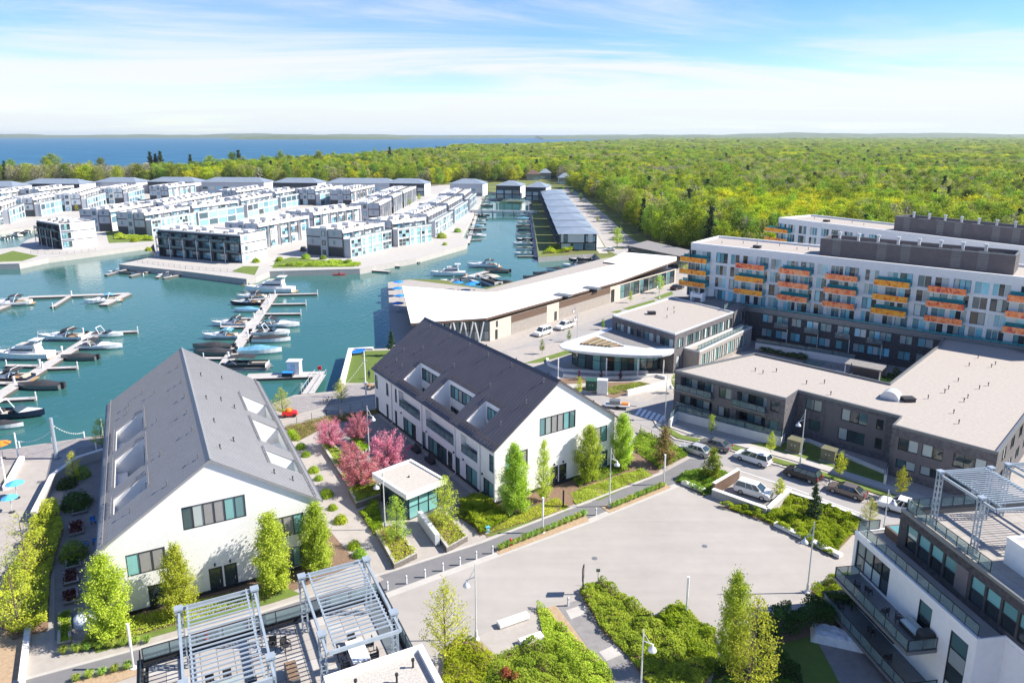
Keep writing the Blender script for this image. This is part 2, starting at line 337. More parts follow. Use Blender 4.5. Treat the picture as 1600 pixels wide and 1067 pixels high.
def dup(o,loc,rz,label,group=None,scale=None):
    r=o.copy(); col.objects.link(r); r.location=loc; r.rotation_euler=(0,0,rz); r['label']=label
    if scale is not None: r.scale=scale if hasattr(scale,'__len__') else (scale,)*3
    if group: r['group']=group
    for c,g in KIDS.get(o.name,[]):
        k=c.copy(); col.objects.link(k); k.parent=r
        for x in g: y=x.copy(); col.objects.link(y); y.parent=k
    return r
def drop(o):
    """remove a prototype that was only needed for copying"""
    for c,g in KIDS.get(o.name,[]):
        for x in g: bpy.data.objects.remove(x)
        bpy.data.objects.remove(c)
    bpy.data.objects.remove(o)
def sheet(name,pts,z,mat,label=None,kind='structure',thick=0.0,cat=None,parent=None):
    """level paved or planted area; pts are photo sight points or world points"""
    P=[(p.x,p.y) if isinstance(p,Vector) else tuple(G(p[0],p[1],z)[:2]) for p in pts]
    mb=MB(); mb.prism(P,z-max(thick,.0),z,0,1 if isinstance(mat,list) and len(mat)>1 else 0,bottom=False) if thick else None
    if not thick:
        for t in tessellate_polygon([[Vector((p[0],p[1],0)) for p in P]]):
            a=[P[i] for i in t]; ar=(a[1][0]-a[0][0])*(a[2][1]-a[0][1])-(a[2][0]-a[0][0])*(a[1][1]-a[0][1])
            if ar<0: a.reverse()
            mb.poly([(q[0],q[1],z) for q in a])
    o=mb.build(name,mat,parent)
    if parent is None: tag(o,label,cat,kind=kind)
    return o
# ================================================================ terrain, water
WZ=-2.0; LZ=-.06
def gp(l,z): return [G(x,y,z) for x,y in l]
V2=lambda x,y: Vector((x,y,0))
near_shore=[(-60,712),(20,700),(161,679),(300,657),(400,640),(460,617),(532,610),(547,546),(612,544)]
c_shore=[(606,441),(640,436),(690,437),(752,451),(860,428),(938,405),(930,396),(841,402),(836,365),(831,335),(832,312),(826,305),(800,303),(758,299)]
t_shore=[(751,315),(740,334),(721,370),(731,374),(729,382),(650,404),(562,420),(421,424),(400,433),(385,436),(290,424),(186,413),(245,400),(240,381),(160,392),(75,403),(30,412),(-60,414),(-60,397),(0,389),(28,386),(42,375),(62,368),(62,353),(0,361),(-120,372)]
gpts=[V2(-160,-40),V2(-160,80)]+gp(near_shore,0)[:]+gp(c_shore+t_shore,LZ)+[V2(-900,330),V2(-1900,600),V2(-1700,740),V2(-600,800),V2(-380,815),V2(-345,980),V2(-275,1260),V2(-165,1850),V2(40,2600),V2(900,5200),V2(9000,6500),V2(9000,-300),V2(-160,-300)]
o=sheet('ground',gpts,LZ,['forest_floor','concrete'],thick=4)
mb=MB(); mb.poly([(-1200,30,WZ),(260,30,WZ),(260,760,WZ),(-1200,760,WZ)]); tag(mb.build('marina_water','marina_water_mat'),kind='structure')
mb=MB()
for q in ([(-40000,30),(-1200,30),(-1200,760),(-40000,760)],[(-40000,760),(40000,760),(40000,40000),(-40000,40000)]): mb.poly([(x,y,WZ-.006) for x,y in q])
tag(mb.build('lake_water','lake_water_mat'),kind='structure')
# distant shores across the lake and wooded hills on the horizon
def ridge(name,x0,x1,y,depth,hfun,mat,nx=160,ny=6):
    mb=MB(); r=random.Random(name)
    ph=[r.uniform(0,6.28) for _ in range(8)]
    rows=[]
    for j in range(ny+1):
        row=[]
        for i in range(nx+1):
            x=x0+(x1-x0)*i/nx; f=i/nx
            hh=hfun(f)*(.72+.16*math.sin(x*.0011+ph[0])+.10*math.sin(x*.0037+ph[1])+.05*math.sin(x*.011+ph[2])+.05*r.random())
            pr=[0,.55,.8,.92,1,.9,.5][j]
            row.append((x,y+depth*j/ny+40*math.sin(x*.002+ph[3]),WZ-1+hh*pr))
        rows.append(row)
    for j in range(ny):
        for i in range(nx): mb.poly([rows[j][i],rows[j][i+1],rows[j+1][i+1],rows[j+1][i]])
    return tag(mb.build(name,mat,smooth=True),kind='structure')
M('far_wood',(.075,.105,.035),1,var=.4,scale=.012,world=True,detail=8)
ridge('far_shore',-12000,2600,9500,1500,lambda f:74*(1-.45*f)+3,'far_wood')
ridge('far_shore_point',-2700,-300,6800,500,lambda f:50*math.sin(math.pi*min(1,f*1.3+.05))**.6 if f<.72 else 6,'far_wood',120)
ridge('wooded_hills',300,11000,6900,2500,lambda f:48+62*f,'far_wood')
# raised terrace of the promenade, houses and plaza
slab=gp(near_shore,0)+gp([(650,562),(720,570),(800,565),(985,652),(1040,688),(1078,714),(1100,720),(1135,729),(1232,766),(1352,810),(1430,838)],0)+[V2(70,50),V2(70,-40),V2(-160,-40),V2(-160,80)]
o=sheet('promenade_terrace',slab,0,['paver','concrete'],thick=3.4)
L1=.004
sheet('plaza',[(597,938),(700,893),(1062,757),(1115,783),(1200,818),(1255,857),(1325,890),(1290,915),(1230,945),(1115,1000),(1058,960),(1025,975),(1000,965),(938,920),(905,928),(845,953),(750,994),(690,1020),(640,1110),(470,1110),(540,960)],L1,'plaza')
path_n=[(20,1066),(250,1004),(407,957),(750,848),(1035,739),(1078,716)]
path_s=[(1112,720),(1062,754),(950,799),(925,811),(700,892),(602,929),(400,992),(240,1040),(120,1075)]
sheet('asphalt_path',path_n+path_s,2*L1,'asphalt_path')
def strip(name,pts,wd,z,mat,h=0.0,parent=None,label=None,cat=None,kind='structure',closed=False,side=0,off=0):
    """band of constant width along a photo-surveyed line (kerbs, walls)"""
    P=[p if isinstance(p,Vector) else G(p[0],p[1],z) for p in pts]; n=len(P); mb=MB()
    L=[];Rr=[]
    for i in range(n):
        if closed: a,b=P[i-1],P[(i+1)%n]
        else: a,b=P[max(0,i-1)],P[min(n-1,i+1)]
        d=(b-a); d.z=0; d.normalize(); nn=Vector((-d.y,d.x,0))
        L.append(P[i]+nn*(off+wd*(.5+side*.5))); Rr.append(P[i]+nn*(off-wd*(.5-side*.5)))
    for i in range(n if closed else n-1):
        j=(i+1)%n
        q=[Rr[i],Rr[j],L[j],L[i]]
        if h: mb.prism([(p.x,p.y) for p in q],z,z+h)
        else: mb.poly([(p.x,p.y,z) for p in q])
    o=mb.build(name,mat,parent)
    if parent is None: tag(o,label,cat,kind=kind)
    return o
strip('path_kerb',path_n[:-1],.35,2*L1+.002,'concrete',.06)
strip('plaza_kerb',[(602,931),(700,894.5),(922,813.5),(950,801.5),(1060,757)],.9,2*L1+.002,'concrete',.02)
# lower streets
road=[(1128,733),(1232,768),(1352,812),(1440,840),(1600,905),(1600,862),(1500,822),(1375,778),(1295,751),(1207,725),(1139,703),(1055,687),(1028,668),(1021,655),(1040,640),(1060,622),(1040,610),(1010,628),(960,622),(900,600),(840,575),(800,560),(790,548),(880,534),(960,512),(1040,480),(1075,462),(1060,450),(1000,472),(930,500),(850,528),(775,552),(790,575),(880,620),(960,655),(1020,690),(1060,708)]
sheet('street',road,LZ+2*L1,'asphalt_road')
sheet('lower_paving',[(606,441),(640,437),(760,452),(938,405),(1000,395),(1100,430),(1700,520),(1700,900),(1440,850),(1352,815),(1230,770),(1078,716),(985,655),(800,568),(650,565),(612,545)],LZ+L1,'paver')
mb=MB(); a=[G(1078,714,.012),G(1113,722,.012)]; d=(G(1085,700,LZ)-a[0]); mb.poly([a[0],a[1],Vector((a[1].x+2.2,a[1].y+3.2,LZ+.03)),Vector((a[0].x+2.2,a[0].y+3.2,LZ+.03))]); tag(mb.build('driveway_apron','asphalt_road'),kind='structure')
strip('street_kerb',[(1021,655),(1028,668),(1055,687),(1139,703),(1207,725),(1295,751),(1375,778),(1500,822),(1600,862)],.3,LZ+2*L1,'concrete',.13)
strip('street_pavement',[(1040,662),(1080,676),(1150,692),(1240,716),(1320,741),(1400,766),(1500,800),(1620,845)],1.7,LZ+.014,'concrete',.10)
strip('verge_grass',[(1032,668),(1060,684),(1142,700),(1210,721),(1298,747),(1378,773),(1500,816)],1.3,LZ+.012,'grass',.11,side=.6)
strip('lane_line',[(1155,735),(1232,760),(1352,804)],.12,LZ+.016,'white_paint',0)
for i in range(6):
    p=G(998+i*7.2,643+i*2.3,LZ); q=Vector((1.0,.25,0)).normalized()
    mb=MB(); mb.obox((p.x,p.y,LZ+.016),(.5,3.2,.004),R(-25)); tag(mb.build('crossing_stripe','white_paint'),kind='structure')
# far street along the forest
fs=[(1010,385),(985,372),(945,335),(905,302),(885,294),(872,297),(893,318),(925,352),(950,392),(965,398)]
sheet('forest_street',fs,LZ+.008,'road_far')
sheet('canal_sidewalk',[(950,396),(925,352),(893,318),(872,297),(860,298),(880,320),(908,352),(936,396)],LZ+.012,'concrete')
strip('forest_street_kerb',[(1018,385),(990,370),(950,335),(908,300)],1.6,LZ+.012,'grass',.1)
for i,(x,y) in enumerate(((955,388),(950,364),(935,345),(918,330),(905,316))):
    p=G(x,y,LZ); mb=MB(); mb.obox((p.x+3,p.y,LZ+.07),(5,2.4,.12),.1); tag(mb.build('street_planting_island','grass'),kind='structure')
sheet('townhouse_paving',t_shore[:7]+[(421,424),(400,433),(385,436),(290,424),(186,413),(245,400),(240,381),(160,392),(75,403),(30,412),(-60,414),(-60,397),(0,389),(28,386),(42,375),(62,368),(62,353),(0,361),(-120,372),(-200,330),(-100,296),(200,289),(500,289),(757,289),(757,300)],LZ+.006,'concrete')
for nm,pts in (('quay_lawn',[(425,419),(555,417),(520,408),(455,402),(430,408)]),('quay_lawn',[(-20,404),(20,392),(60,400),(35,408),(-20,410)]),('quay_lawn',[(170,380),(240,377),(238,368),(200,360),(165,362)]),('quay_lawn',[(362,424),(398,430),(405,416),(380,416)]),('canal_lawn',[(845,398),(872,394),(868,385),(848,388)])):
    sheet(nm,pts,LZ+.02,'grass')
sheet('turf_lawn',[(537,598),(551,549),(612,547),(606,590),(600,598)],.02,'turf')
strip('lawn_wall',[(534,603),(548,547),(583,546)],1.0,0,'white_concrete',.45)
# wooden promenade decking by the water
sheet('promenade_deck',[(455,620),(532,613),(540,601),(600,600),(598,618),(520,632),(455,650),(435,640)],.008,'deck_wood')
sheet('promenade_deck',[(-60,712),(20,701),(161,680),(165,697),(100,708),(20,725),(-60,738)],.008,'deck_wood')
for nm,pts,mt in (
 ('garden_paving',[(520,850),(600,905),(560,925),(480,880)],'paver'),
 ('courtyard_paving_grey',[(505,640),(590,648),(760,790),(700,822),(520,700)],'paver_grey'),
 ('terrace_paving_grey',[(85,1000),(165,1000),(172,690),(120,700),(100,760),(85,860)],'paver_grey'),
 ('entry_paving',[(855,762),(888,752),(925,784),(890,796)],'paver'),
 ('house_garden_soil',[(140,1010),(440,930),(560,880),(490,800),(150,920)],'mulch'),
 ('house_garden_soil',[(750,795),(1010,700),(1030,737),(760,840)],'mulch')):
    _k=globals().get('_k',0)+1; sheet(nm,pts,.012+.0025*_k,mt)
for nm,pts in (('front_lawn',[(150,1020),(430,940),(470,927),(440,915),(250,965),(140,1000)]),('front_lawn',[(765,838),(890,797),(868,777),(745,826)]),('front_lawn',[(935,782),(1020,743),(1005,730),(905,768)])):
    sheet(nm,pts,.03,'grass')
sheet('shady_lawn',[(1215,1000),(1285,985),(1330,1100),(1200,1100)],.012,'turf')
sheet('building_terrace_paving',[(1272,992),(1320,985),(1420,1100),(1330,1100)],.016,'paver_grey')
sheet('bench_paving',[(745,995),(835,955),(868,995),(790,1035)],.012,'paver')
sheet('side_walk_grey',[(872,948),(912,933),(1010,1067),(1020,1100),(985,1100)],.014,'paver_grey')
for pts in ([(884,953),(912,944),(920,956),(892,967)],[(936,1018),(962,1006),(974,1021),(948,1032)]): sheet('pale_paver_band',pts,.018,'concrete')
sheet('dry_garden_soil',[(700,1005),(745,997),(790,1037),(835,955),(868,945),(985,1100),(680,1100)],.010,'dry_soil')
sheet('dry_garden_soil',[(0,985),(40,985),(30,1067),(-60,1100),(-60,985)],.010,'dry_soil')
sheet('office_front_paving',[(860,580),(1060,580),(1040,612),(880,612)],LZ+.01,'concrete')
for pts in ([(905,607),(960,622),(1020,600),(1000,596),(925,598)],[(862,592),(990,588),(985,594),(880,600)]): sheet('office_garden_soil',pts,LZ+.05,'mulch')
for pts in ([(817,568),(892,545),(895,551),(845,566)],[(973,482),(1022,468),(1025,472),(985,485)],[(954,487),(972,484),(968,490)],[(1021,465),(1050,455),(1052,460),(1030,468)]): sheet('street_lawn',pts,LZ+.03,'grass')
sheet('street_lawn',[(1150,692),(1222,691),(1262,691),(1386,736),(1386,762),(1330,744),(1240,719),(1160,697)],LZ+.02,'grass')
sheet('courtyard_ground',[(1130,545),(1180,551),(1390,598),(1465,540),(1300,500),(1180,520)],LZ+.02,'paver_grey')

# ================================================================ window and wall helpers
_wc={}
def frame_mesh(w,h,cols,rows,t,mat,dep=.1):
    k=('f',round(w,2),round(h,2),cols,rows,t,mat,dep)
    if k not in _wc:
        mb=MB(); y0,y1=-.035,dep
        mb.box(0,w,y0,y1,0,t); mb.box(0,w,y0,y1,h-t,h); mb.box(0,t,y0,y1,t,h-t); mb.box(w-t,w,y0,y1,t,h-t)
        for i in range(1,cols): x=w*i/cols; mb.box(x-t/2,x+t/2,y0+.004,y1,t,h-t)
        for j in range(1,rows): z=h*j/rows; mb.box(t,w-t,y0+.008,y1-.004,z-t/2,z+t/2)
        _wc[k]=mb.mesh('window',mat)
    return _wc[k]
def pane_mesh(w,h,mat):
    k=('p',round(w,2),round(h,2),mat)
    if k not in _wc:
        mb=MB(); mb.box(0,w,0,.02,0,h); _wc[k]=mb.mesh('pane',mat)
    return _wc[k]
class Face:
    """a vertical wall plane in a building's own frame: origin, direction along it (to the right seen from outside)"""
    def __init__(s,ox,oy,ang,parent): s.o=(ox,oy); s.a=ang; s.p=parent; s.r=(math.cos(ang),math.sin(ang)); s.n=(math.sin(ang),-math.cos(ang))
    def pt(s,x,z,d=0): return (s.o[0]+s.r[0]*x-s.n[0]*d, s.o[1]+s.r[1]*x-s.n[1]*d, z)   # d: depth inwards
    def put(s,me,name,x,z,d=0,parent=None): return put(me,name,parent or s.p,s.pt(x,z,d),s.a)
    def win(s,x,z,w,h,cols=2,rows=1,mats='glass',t=.07,fmat='dark_metal',d=.06,name='window',single=False):
        fo=s.put(frame_mesh(w,h,cols,rows,t,fmat),name,x,z,d)
        if single:
            me=pane_mesh(w-2*t,h-2*t,mats if isinstance(mats,str) else mats[0]); put(me,'pane',fo,(t,.045,t)); return fo
        for j in range(rows):
            for i in range(cols):
                mt=mats if isinstance(mats,str) else mats[(j*cols+i)%len(mats)]
                a0=w*i/cols+(t if i==0 else t/2); a1=w*(i+1)/cols-(t if i==cols-1 else t/2)
                b0=h*j/rows+(t if j==0 else t/2); b1=h*(j+1)/rows-(t if j==rows-1 else t/2)
                put(pane_mesh(a1-a0,b1-b0,mt),'pane',fo,(a0,.045,b0))
        return fo
    def rail(s,x,z,w,h=1.05,d=-.0,mat='rail_glass',post=1.4,name='railing'):
        mb=MB(); n=max(1,round(w/post))
        mb.box(0,w,-.03,.03,h-.05,h,0); mb.box(0,w,-.02,.02,.05,.09,0)
        for i in range(n+1): xx=min(max(w*i/n,.03),w-.03); mb.box(xx-.025,xx+.025,-.025,.025,0,h-.05,0)
        o=s.put(mb.mesh(name,'dark_metal'),name,x,z,d)
        put(pane_mesh(w-.1,h-.2,mat),'glass_panel',o,(.05,-.01,.11)); return o
def clip(poly,outline):
    """Sutherland-Hodgman against a convex outline (counter-clockwise)"""
    out=poly
    for i in range(len(outline)):
        a,b=outline[i],outline[(i+1)%len(outline)]; inp=out; out=[]
        if not inp: break
        f=lambda p:(b[0]-a[0])*(p[1]-a[1])-(b[1]-a[1])*(p[0]-a[0])
        for k in range(len(inp)):
            p,q=inp[k-1],inp[k]; fp,fq=f(p),f(q)
            if (fp>=-1e-9)!=(fq>=-1e-9):
                t=fp/(fp-fq); out.append((p[0]+(q[0]-p[0])*t,p[1]+(q[1]-p[1])*t))
            if fq>=-1e-9: out.append(q)
    return out
def cells(outline,holes):
    xs=sorted({p[0] for p in outline}|{h[0] for h in holes}|{h[1] for h in holes}); zs=sorted({p[1] for p in outline}|{h[2] for h in holes}|{h[3] for h in holes})
    xs=[x for i,x in enumerate(xs) if i==0 or x-xs[i-1]>1e-4]; zs=[x for i,x in enumerate(zs) if i==0 or x-zs[i-1]>1e-4]
    for i in range(len(xs)-1):
        for j in range(len(zs)-1):
            cx,cz=(xs[i]+xs[i+1])/2,(zs[j]+zs[j+1])/2
            if any(h[0]<cx<h[1] and h[2]<cz<h[3] for h in holes): continue
            c=clip([(xs[i],zs[j]),(xs[i+1],zs[j]),(xs[i+1],zs[j+1]),(xs[i],zs[j+1])],outline)
            if len(c)>2: yield c
def wall(face,outline,holes,mat,depth=.22,name='wall',extra=None):
    """wall with real openings and reveals; holes are (x0,x1,z0,z1[,depth])"""
    mb=MB(); hs=[h[:4] for h in holes]
    for c in cells(outline,hs): mb.poly([face.pt(x,z) for x,z in c],0)
    for h in holes:
        x0,x1,z0,z1=h[:4]; dp=h[4] if len(h)>4 else depth; dm=1 if len(h)>5 else 0
        P=lambda x,z,d: face.pt(x,z,d)
        mb.poly([P(x0,z0,0),P(x0,z1,0),P(x0,z1,dp),P(x0,z0,dp)],dm); mb.poly([P(x1,z0,dp),P(x1,z1,dp),P(x1,z1,0),P(x1,z0,0)],dm)
        mb.poly([P(x0,z1,0),P(x1,z1,0),P(x1,z1,dp),P(x0,z1,dp)],dm); mb.poly([P(x0,z0,dp),P(x1,z0,dp),P(x1,z0,0),P(x0,z0,0)],dm)
        if dp>.5: mb.poly([P(x0,z0,dp),P(x0,z1,dp),P(x1,z1,dp),P(x1,z0,dp)],0)
    return mb.build(name,[mat,extra or mat],face.p)
# ================================================================ the two long gabled houses
def gabled_house(name,label,cx,cy,az,W,L,he,hr,roofmat,seammat,sidingmat,right_holes,seam_step):
    t=empty(name,(cx,cy,0),R(az),label,'house')
    F=Face(-W/2,0,0,t); Rt=Face(W/2,0,math.pi/2,t); Bk=Face(W/2,L,math.pi,t); Lf=Face(-W/2,L,-math.pi/2,t)
    h=W/2; gab=[(0,0),(W,0),(W,he),(h,hr),(0,he)]
    fh=[(h-2.95,h+2.85,7.55,9.95),(h-8.1,h-4.75,4.1,6.35),(h+5.3,h+8.4,4.2,6.5),(h-6.6,h-4.9,.1,2.6),(h-1.15,h+.1,0,2.75),(h+.28,h+1.5,0,2.75),(h+6.3,h+8.6,.5,2.8)]
    wall(F,gab,fh,sidingmat,.16)
    sp='spandrel'
    F.win(h-2.95,7.55,5.8,2.4,6,1,['glass','blind',sp,sp,'glass_teal','glass'],d=.03)
    F.win(h-8.1,4.1,3.35,2.25,3,1,['glass_teal',sp,sp],d=.03); F.win(h+5.3,4.2,3.1,2.3,3,1,[sp,sp,'glass_teal'],d=.03)
    F.win(h-6.6,.1,1.7,2.5,1,1,'glass_dark',d=.03); F.win(h+6.3,.5,2.3,2.3,3,1,['glass','glass_teal','glass'],d=.03)
    for x in (h-1.15,h+.28):
        w_=1.25 if x<h else 1.22
        dr=F.win(x,0,w_,2.75,1,1,'glass_dark',t=.16,d=.03,name='door')
        mb=MB(); mb.box(.95,1.0,-.1,-.05,.95,1.35); put(mb.mesh('handle','pale_metal'),'handle',dr)
        mb=MB(); mb.box(-.08,.08,-.14,0,0,.28); F.put(mb.mesh('wall_lamp','dark_metal'),'wall_lamp',x+.62,2.95)
    # long sides: upper loggias and windows, garden doors below (positions along the wall from the front)
    def side(Fc,flip):
        X=lambda v0,v1:(L-v1,L-v0) if flip else (v0,v1)
        logg=[(4.15,8.45),(10.45,18.7),(20.6,28.0)]; hs=[]
        for a,b in logg: x0,x1=X(a,b); hs.append((x0,x1,3.9,6.6,2.2))
        up=[(.25,1.25,4.2,6.5),(28.7,29.4,4.15,6.4),(31.9,32.8,4.2,6.35),(L-1.4,L-.3,4.1,6.4)]
        dn=[(.3,2.7,.5,2.75),(4.3,7.2,.1,2.75),(8.85,10.0,0,2.7),(10.9,12.2,0,2.7),(12.5,18.2,.1,2.7),(19.0,20.0,0,2.7),(22.2,26.6,.1,2.7),(28.9,29.7,0,2.7),(32.2,33.0,0,2.7),(L-1.4,L-.3,.1,2.6)]
        for a,b,z0,z1 in up+dn: x0,x1=X(a,b); hs.append((x0,x1,z0,z1))
        wall(Fc,[(0,0),(L,0),(L,he),(0,he)],hs,'stucco',.2)
        for a,b in logg:
            x0,x1=X(a,b); Fc.rail(x0+.02,3.95,x1-x0-.04,1.05,d=.08)
            Fc.win(x0+.4,3.95,x1-x0-.8,2.35,max(2,round((b-a)/1.6)),1,'glass_dark',d=2.1)
        for a,b,z0,z1 in up: x0,x1=X(a,b); Fc.win(x0,z0,x1-x0,z1-z0,1,2,'glass',d=.04)
        for a,b,z0,z1 in dn: x0,x1=X(a,b); Fc.win(x0,z0,x1-x0,z1-z0,max(1,round((b-a)/1.3)),1,['glass','glass_teal','glass_dark'],d=.04)
        for v in (3.4,9.9 if L<40 else 9.7,19.9,30.6):
            x=X(v,v)[0]; mb=MB(); mb.tube((0,-.09,.3),(0,-.09,he-.25),.06); mb.tube((0,-.09,.3),(0,-.4,.1),.06); Fc.put(mb.mesh('downpipe','pale_metal'),'downpipe',x,0)
        for v in (2.9,7.8,10.4,18.6,27.2):
            x=X(v,v)[0]; mb=MB(); mb.box(-.07,.07,-.16,0,0,.25); Fc.put(mb.mesh('wall_lamp','dark_metal'),'wall_lamp',x,2.95)
    side(Lf,True); side(Rt,False)
    wall(Bk,gab,[(h-2.9,h+2.9,7.5,9.9),(h-8,h-5,4.1,6.4),(h+5,h+8,4.1,6.4)],sidingmat,.16)
    Bk.win(h-2.9,7.5,5.8,2.4,6,1,['glass',sp],d=.03); Bk.win(h-8,4.1,3,2.3,3,1,'glass',d=.03); Bk.win(h+5,4.1,3,2.3,3,1,'glass',d=.03)
    for Fc,ln in ((F,W),(Rt,L),(Bk,W),(Lf,L)):
        mb=MB(); mb.box(0,ln,-.03,.05,0,.42); Fc.put(mb.mesh('plinth','charcoal'),'plinth',0,0)
    # roof slopes with the sunken roof terraces cut out
    ov=.28; sl=math.hypot(h,hr-he); 
    holesL=[(4.7,8.5),(10.9,18.75),(21.1,28.0)]
    holesR=[(5.6,9.5),(12.0,19.8),(22.5,29.2)] if right_holes else holesL
    for sgn,hl in ((-1,holesL),(1,holesR)):
        m=(hr-he)/h; ue=h+ov
        zr=lambda u: hr-m*u
        U0,U1=(5.75,8.95) if not(sgn>0 and right_holes) else (6.4,9.4)
        hs=[(a,b,U0,U1) for a,b in hl]
        mb=MB(); outl=[(-ov,0),(L+ov,0),(L+ov,ue),(-ov,ue)]
        for c in cells(outl,hs):
            P=[(sgn*u,v,zr(u)+.18) for v,u in c]; mb.poly(P if sgn<0 else P[::-1])
            P=[(sgn*u,v,zr(u)-.04) for v,u in c]; mb.poly(P[::-1] if sgn<0 else P)
        for a,b in ((-ov,'f'),(L+ov,'b')):
            mb.poly([(0,a,hr-.04),(sgn*ue,a,zr(ue)-.04),(sgn*ue,a,zr(ue)+.18),(0,a,hr+.18)])
        mb.poly([(sgn*ue,-ov,zr(ue)-.04),(sgn*ue,L+ov,zr(ue)-.04),(sgn*ue,L+ov,zr(ue)+.18),(sgn*ue,-ov,zr(ue)+.18)])
        for a,b,u0,u1 in hs:
            for (v0,ua),(v1,ub) in (((a,u0),(b,u0)),((b,u0),(b,u1)),((b,u1),(a,u1)),((a,u1),(a,u0))):
                mb.poly([(sgn*ua,v0,zr(ua)-.04),(sgn*ub,v1,zr(ub)-.04),(sgn*ub,v1,zr(ub)+.18),(sgn*ua,v0,zr(ua)+.18)])
        mb.build('roof',roofmat,t)
        sm=MB(); n=int((L+2*ov)/seam_step); sw=.028
        for i in range(n+1):
            v=-ov+.02+i*seam_step; segs=[(0.12,ue)]
            for a,b in hl:
                if a-.03<v<b+.03: segs=[(0.12,U0-.05),(U1+.05,ue)]
            for ua,ub in segs:
                A=[(sgn*ua,v-sw,zr(ua)+.182),(sgn*ub,v-sw,zr(ub)+.182),(sgn*ub,v+sw,zr(ub)+.182),(sgn*ua,v+sw,zr(ua)+.182)]; T=[(x,y,z+.055) for x,y,z in A]
                sm.poly(T); sm.poly([A[0],A[1],T[1],T[0]]); sm.poly([A[2],A[3],T[3],T[2]]); sm.poly([A[1],A[2],T[2],T[1]])
        so_=sm.build('roof_seams',seammat,t); so_['kind']='stuff'
        g=MB(); g.box(min(sgn*ue,sgn*(ue+.14)),max(sgn*ue,sgn*(ue+.14)),-ov,L+ov,zr(ue)-.02,zr(ue)+.12); g.build('gutter','mid_metal',t)
        # snow guards above the eave and the terraces
        for a,b,uu in [(-.1,L+.1,h-.25)]+[(a-.25,b+.25,U0-.22) for a,b in hl]+[(a,b,U1+.2) for a,b in hl]:
            g=MB(); zz=zr(uu)+.2
            g.tube((sgn*uu,a,zz+.18),(sgn*uu,b,zz+.18),.035,n=5); g.tube((sgn*uu,a,zz+.32),(sgn*uu,b,zz+.32),.03,n=5)
            k=int((b-a)/.9)
            for i in range(k+1): y=a+(b-a)*i/k; g.box(sgn*uu-.03,sgn*uu+.03,y-.03,y+.03,zz-.05,zz+.34)
            g.build('snow_guard',seammat,t)
        for a,b in hl:   # roof terrace: floor, three walls, window towards the ridge
            zf=4.9; mb=MB(); X0,X1=sgn*U0,sgn*U1
            mb.poly([(X0,a,zf),(X1,a,zf),(X1,b,zf),(X0,b,zf)])
            for v in (a,b): mb.poly([(X0,v,zf),(X1,v,zf),(X1,v,zr(U1)-.03),(X0,v,zr(U0)-.03)],1)
            mb.poly([(X1,a,zf),(X1,b,zf),(X1,b,zr(U1)-.03),(X1,a,zr(U1)-.03)],1)
            zt=zr(U0)-.03; mb.poly([(X0,a,zf),(X0,b,zf),(X0,b,zt),(X0,a,zt)],1)
            mb.build('roof_terrace',['paver_grey','stucco'],t)
            fc=Face(X0,b,-math.pi/2,t) if sgn<0 else Face(X0,a,math.pi/2,t)
            fc.win(.55,zt-2.5,(b-a)-1.1,1.85,max(2,round((b-a)/1.3)),1,['glass','glass_teal','spandrel'] if b-a>5 else 'glass_teal',d=-.08)
            fc.win(.55,zf+.1,min(2.2,b-a-1.2),.9+.4,2,1,'glass_dark',d=-.08)
            if b-a<5: Face(X1-sgn*.1,b if sgn<0 else a,-math.pi/2 if sgn<0 else math.pi/2,t).rail(.1,zf,1.6,1.0,d=1.0)
    g=MB(); g.poly([(-.28,-ov,hr+.02),(-.28,L+ov,hr+.02),(0,L+ov,hr+.30),(0,-ov,hr+.30)][::-1]); g.poly([(.28,-ov,hr+.02),(.28,L+ov,hr+.02),(0,L+ov,hr+.30),(0,-ov,hr+.30)]); g.build('ridge_cap',seammat,t)
    for sgn,u,v in [(-1,.9,2),(-1,.9,9.5),(-1,1.0,15.5),(-1,.9,21),(-1,.9,27),(-1,.9,34),(-1,3.9,1.6),(-1,4.2,20),(-1,4.1,30.5),(-1,5.6,34.5),(-1,7.6,31),(-1,7.4,33.5),(-1,7.3,2.3),(-1,4.2,9.8),
                    (1,1.3,4),(1,1.5,12),(1,1.4,20),(1,1.6,30),(1,3,8),(1,3.2,22),(1,4.6,21),(1,4.4,33),(1,8,2.5),(1,6.2,2.6)]:
        zz=hr-(hr-he)/h*u+.15; g=MB(); g.tube((0,0,0),(0,0,.45),.055,n=7); g.tube((0,0,.38),(0,0,.52),.09,n=7); g.tube((0,0,0),(0,0,.04),.14,n=8)
        g.build('vent_pipe','charcoal' if sgn>0 else 'mid_metal',t,(sgn*u,v,zz))
    return t
gabled_house('gabled_house','long white gabled house with pale grey metal roof, nearest the marina piers',-29.3,63.5,27.8,20.1,41.2,7.5,14.25,'roof_grey_sheen','seam_grey_sheen','siding',True,.42)
gabled_house('gabled_house','long white gabled house with dark standing-seam roof beside the pink trees',5.96,85.75,33.4,19.4,37.6,7.45,14.4,'roof_dark','seam_dark','stucco',False,.62)
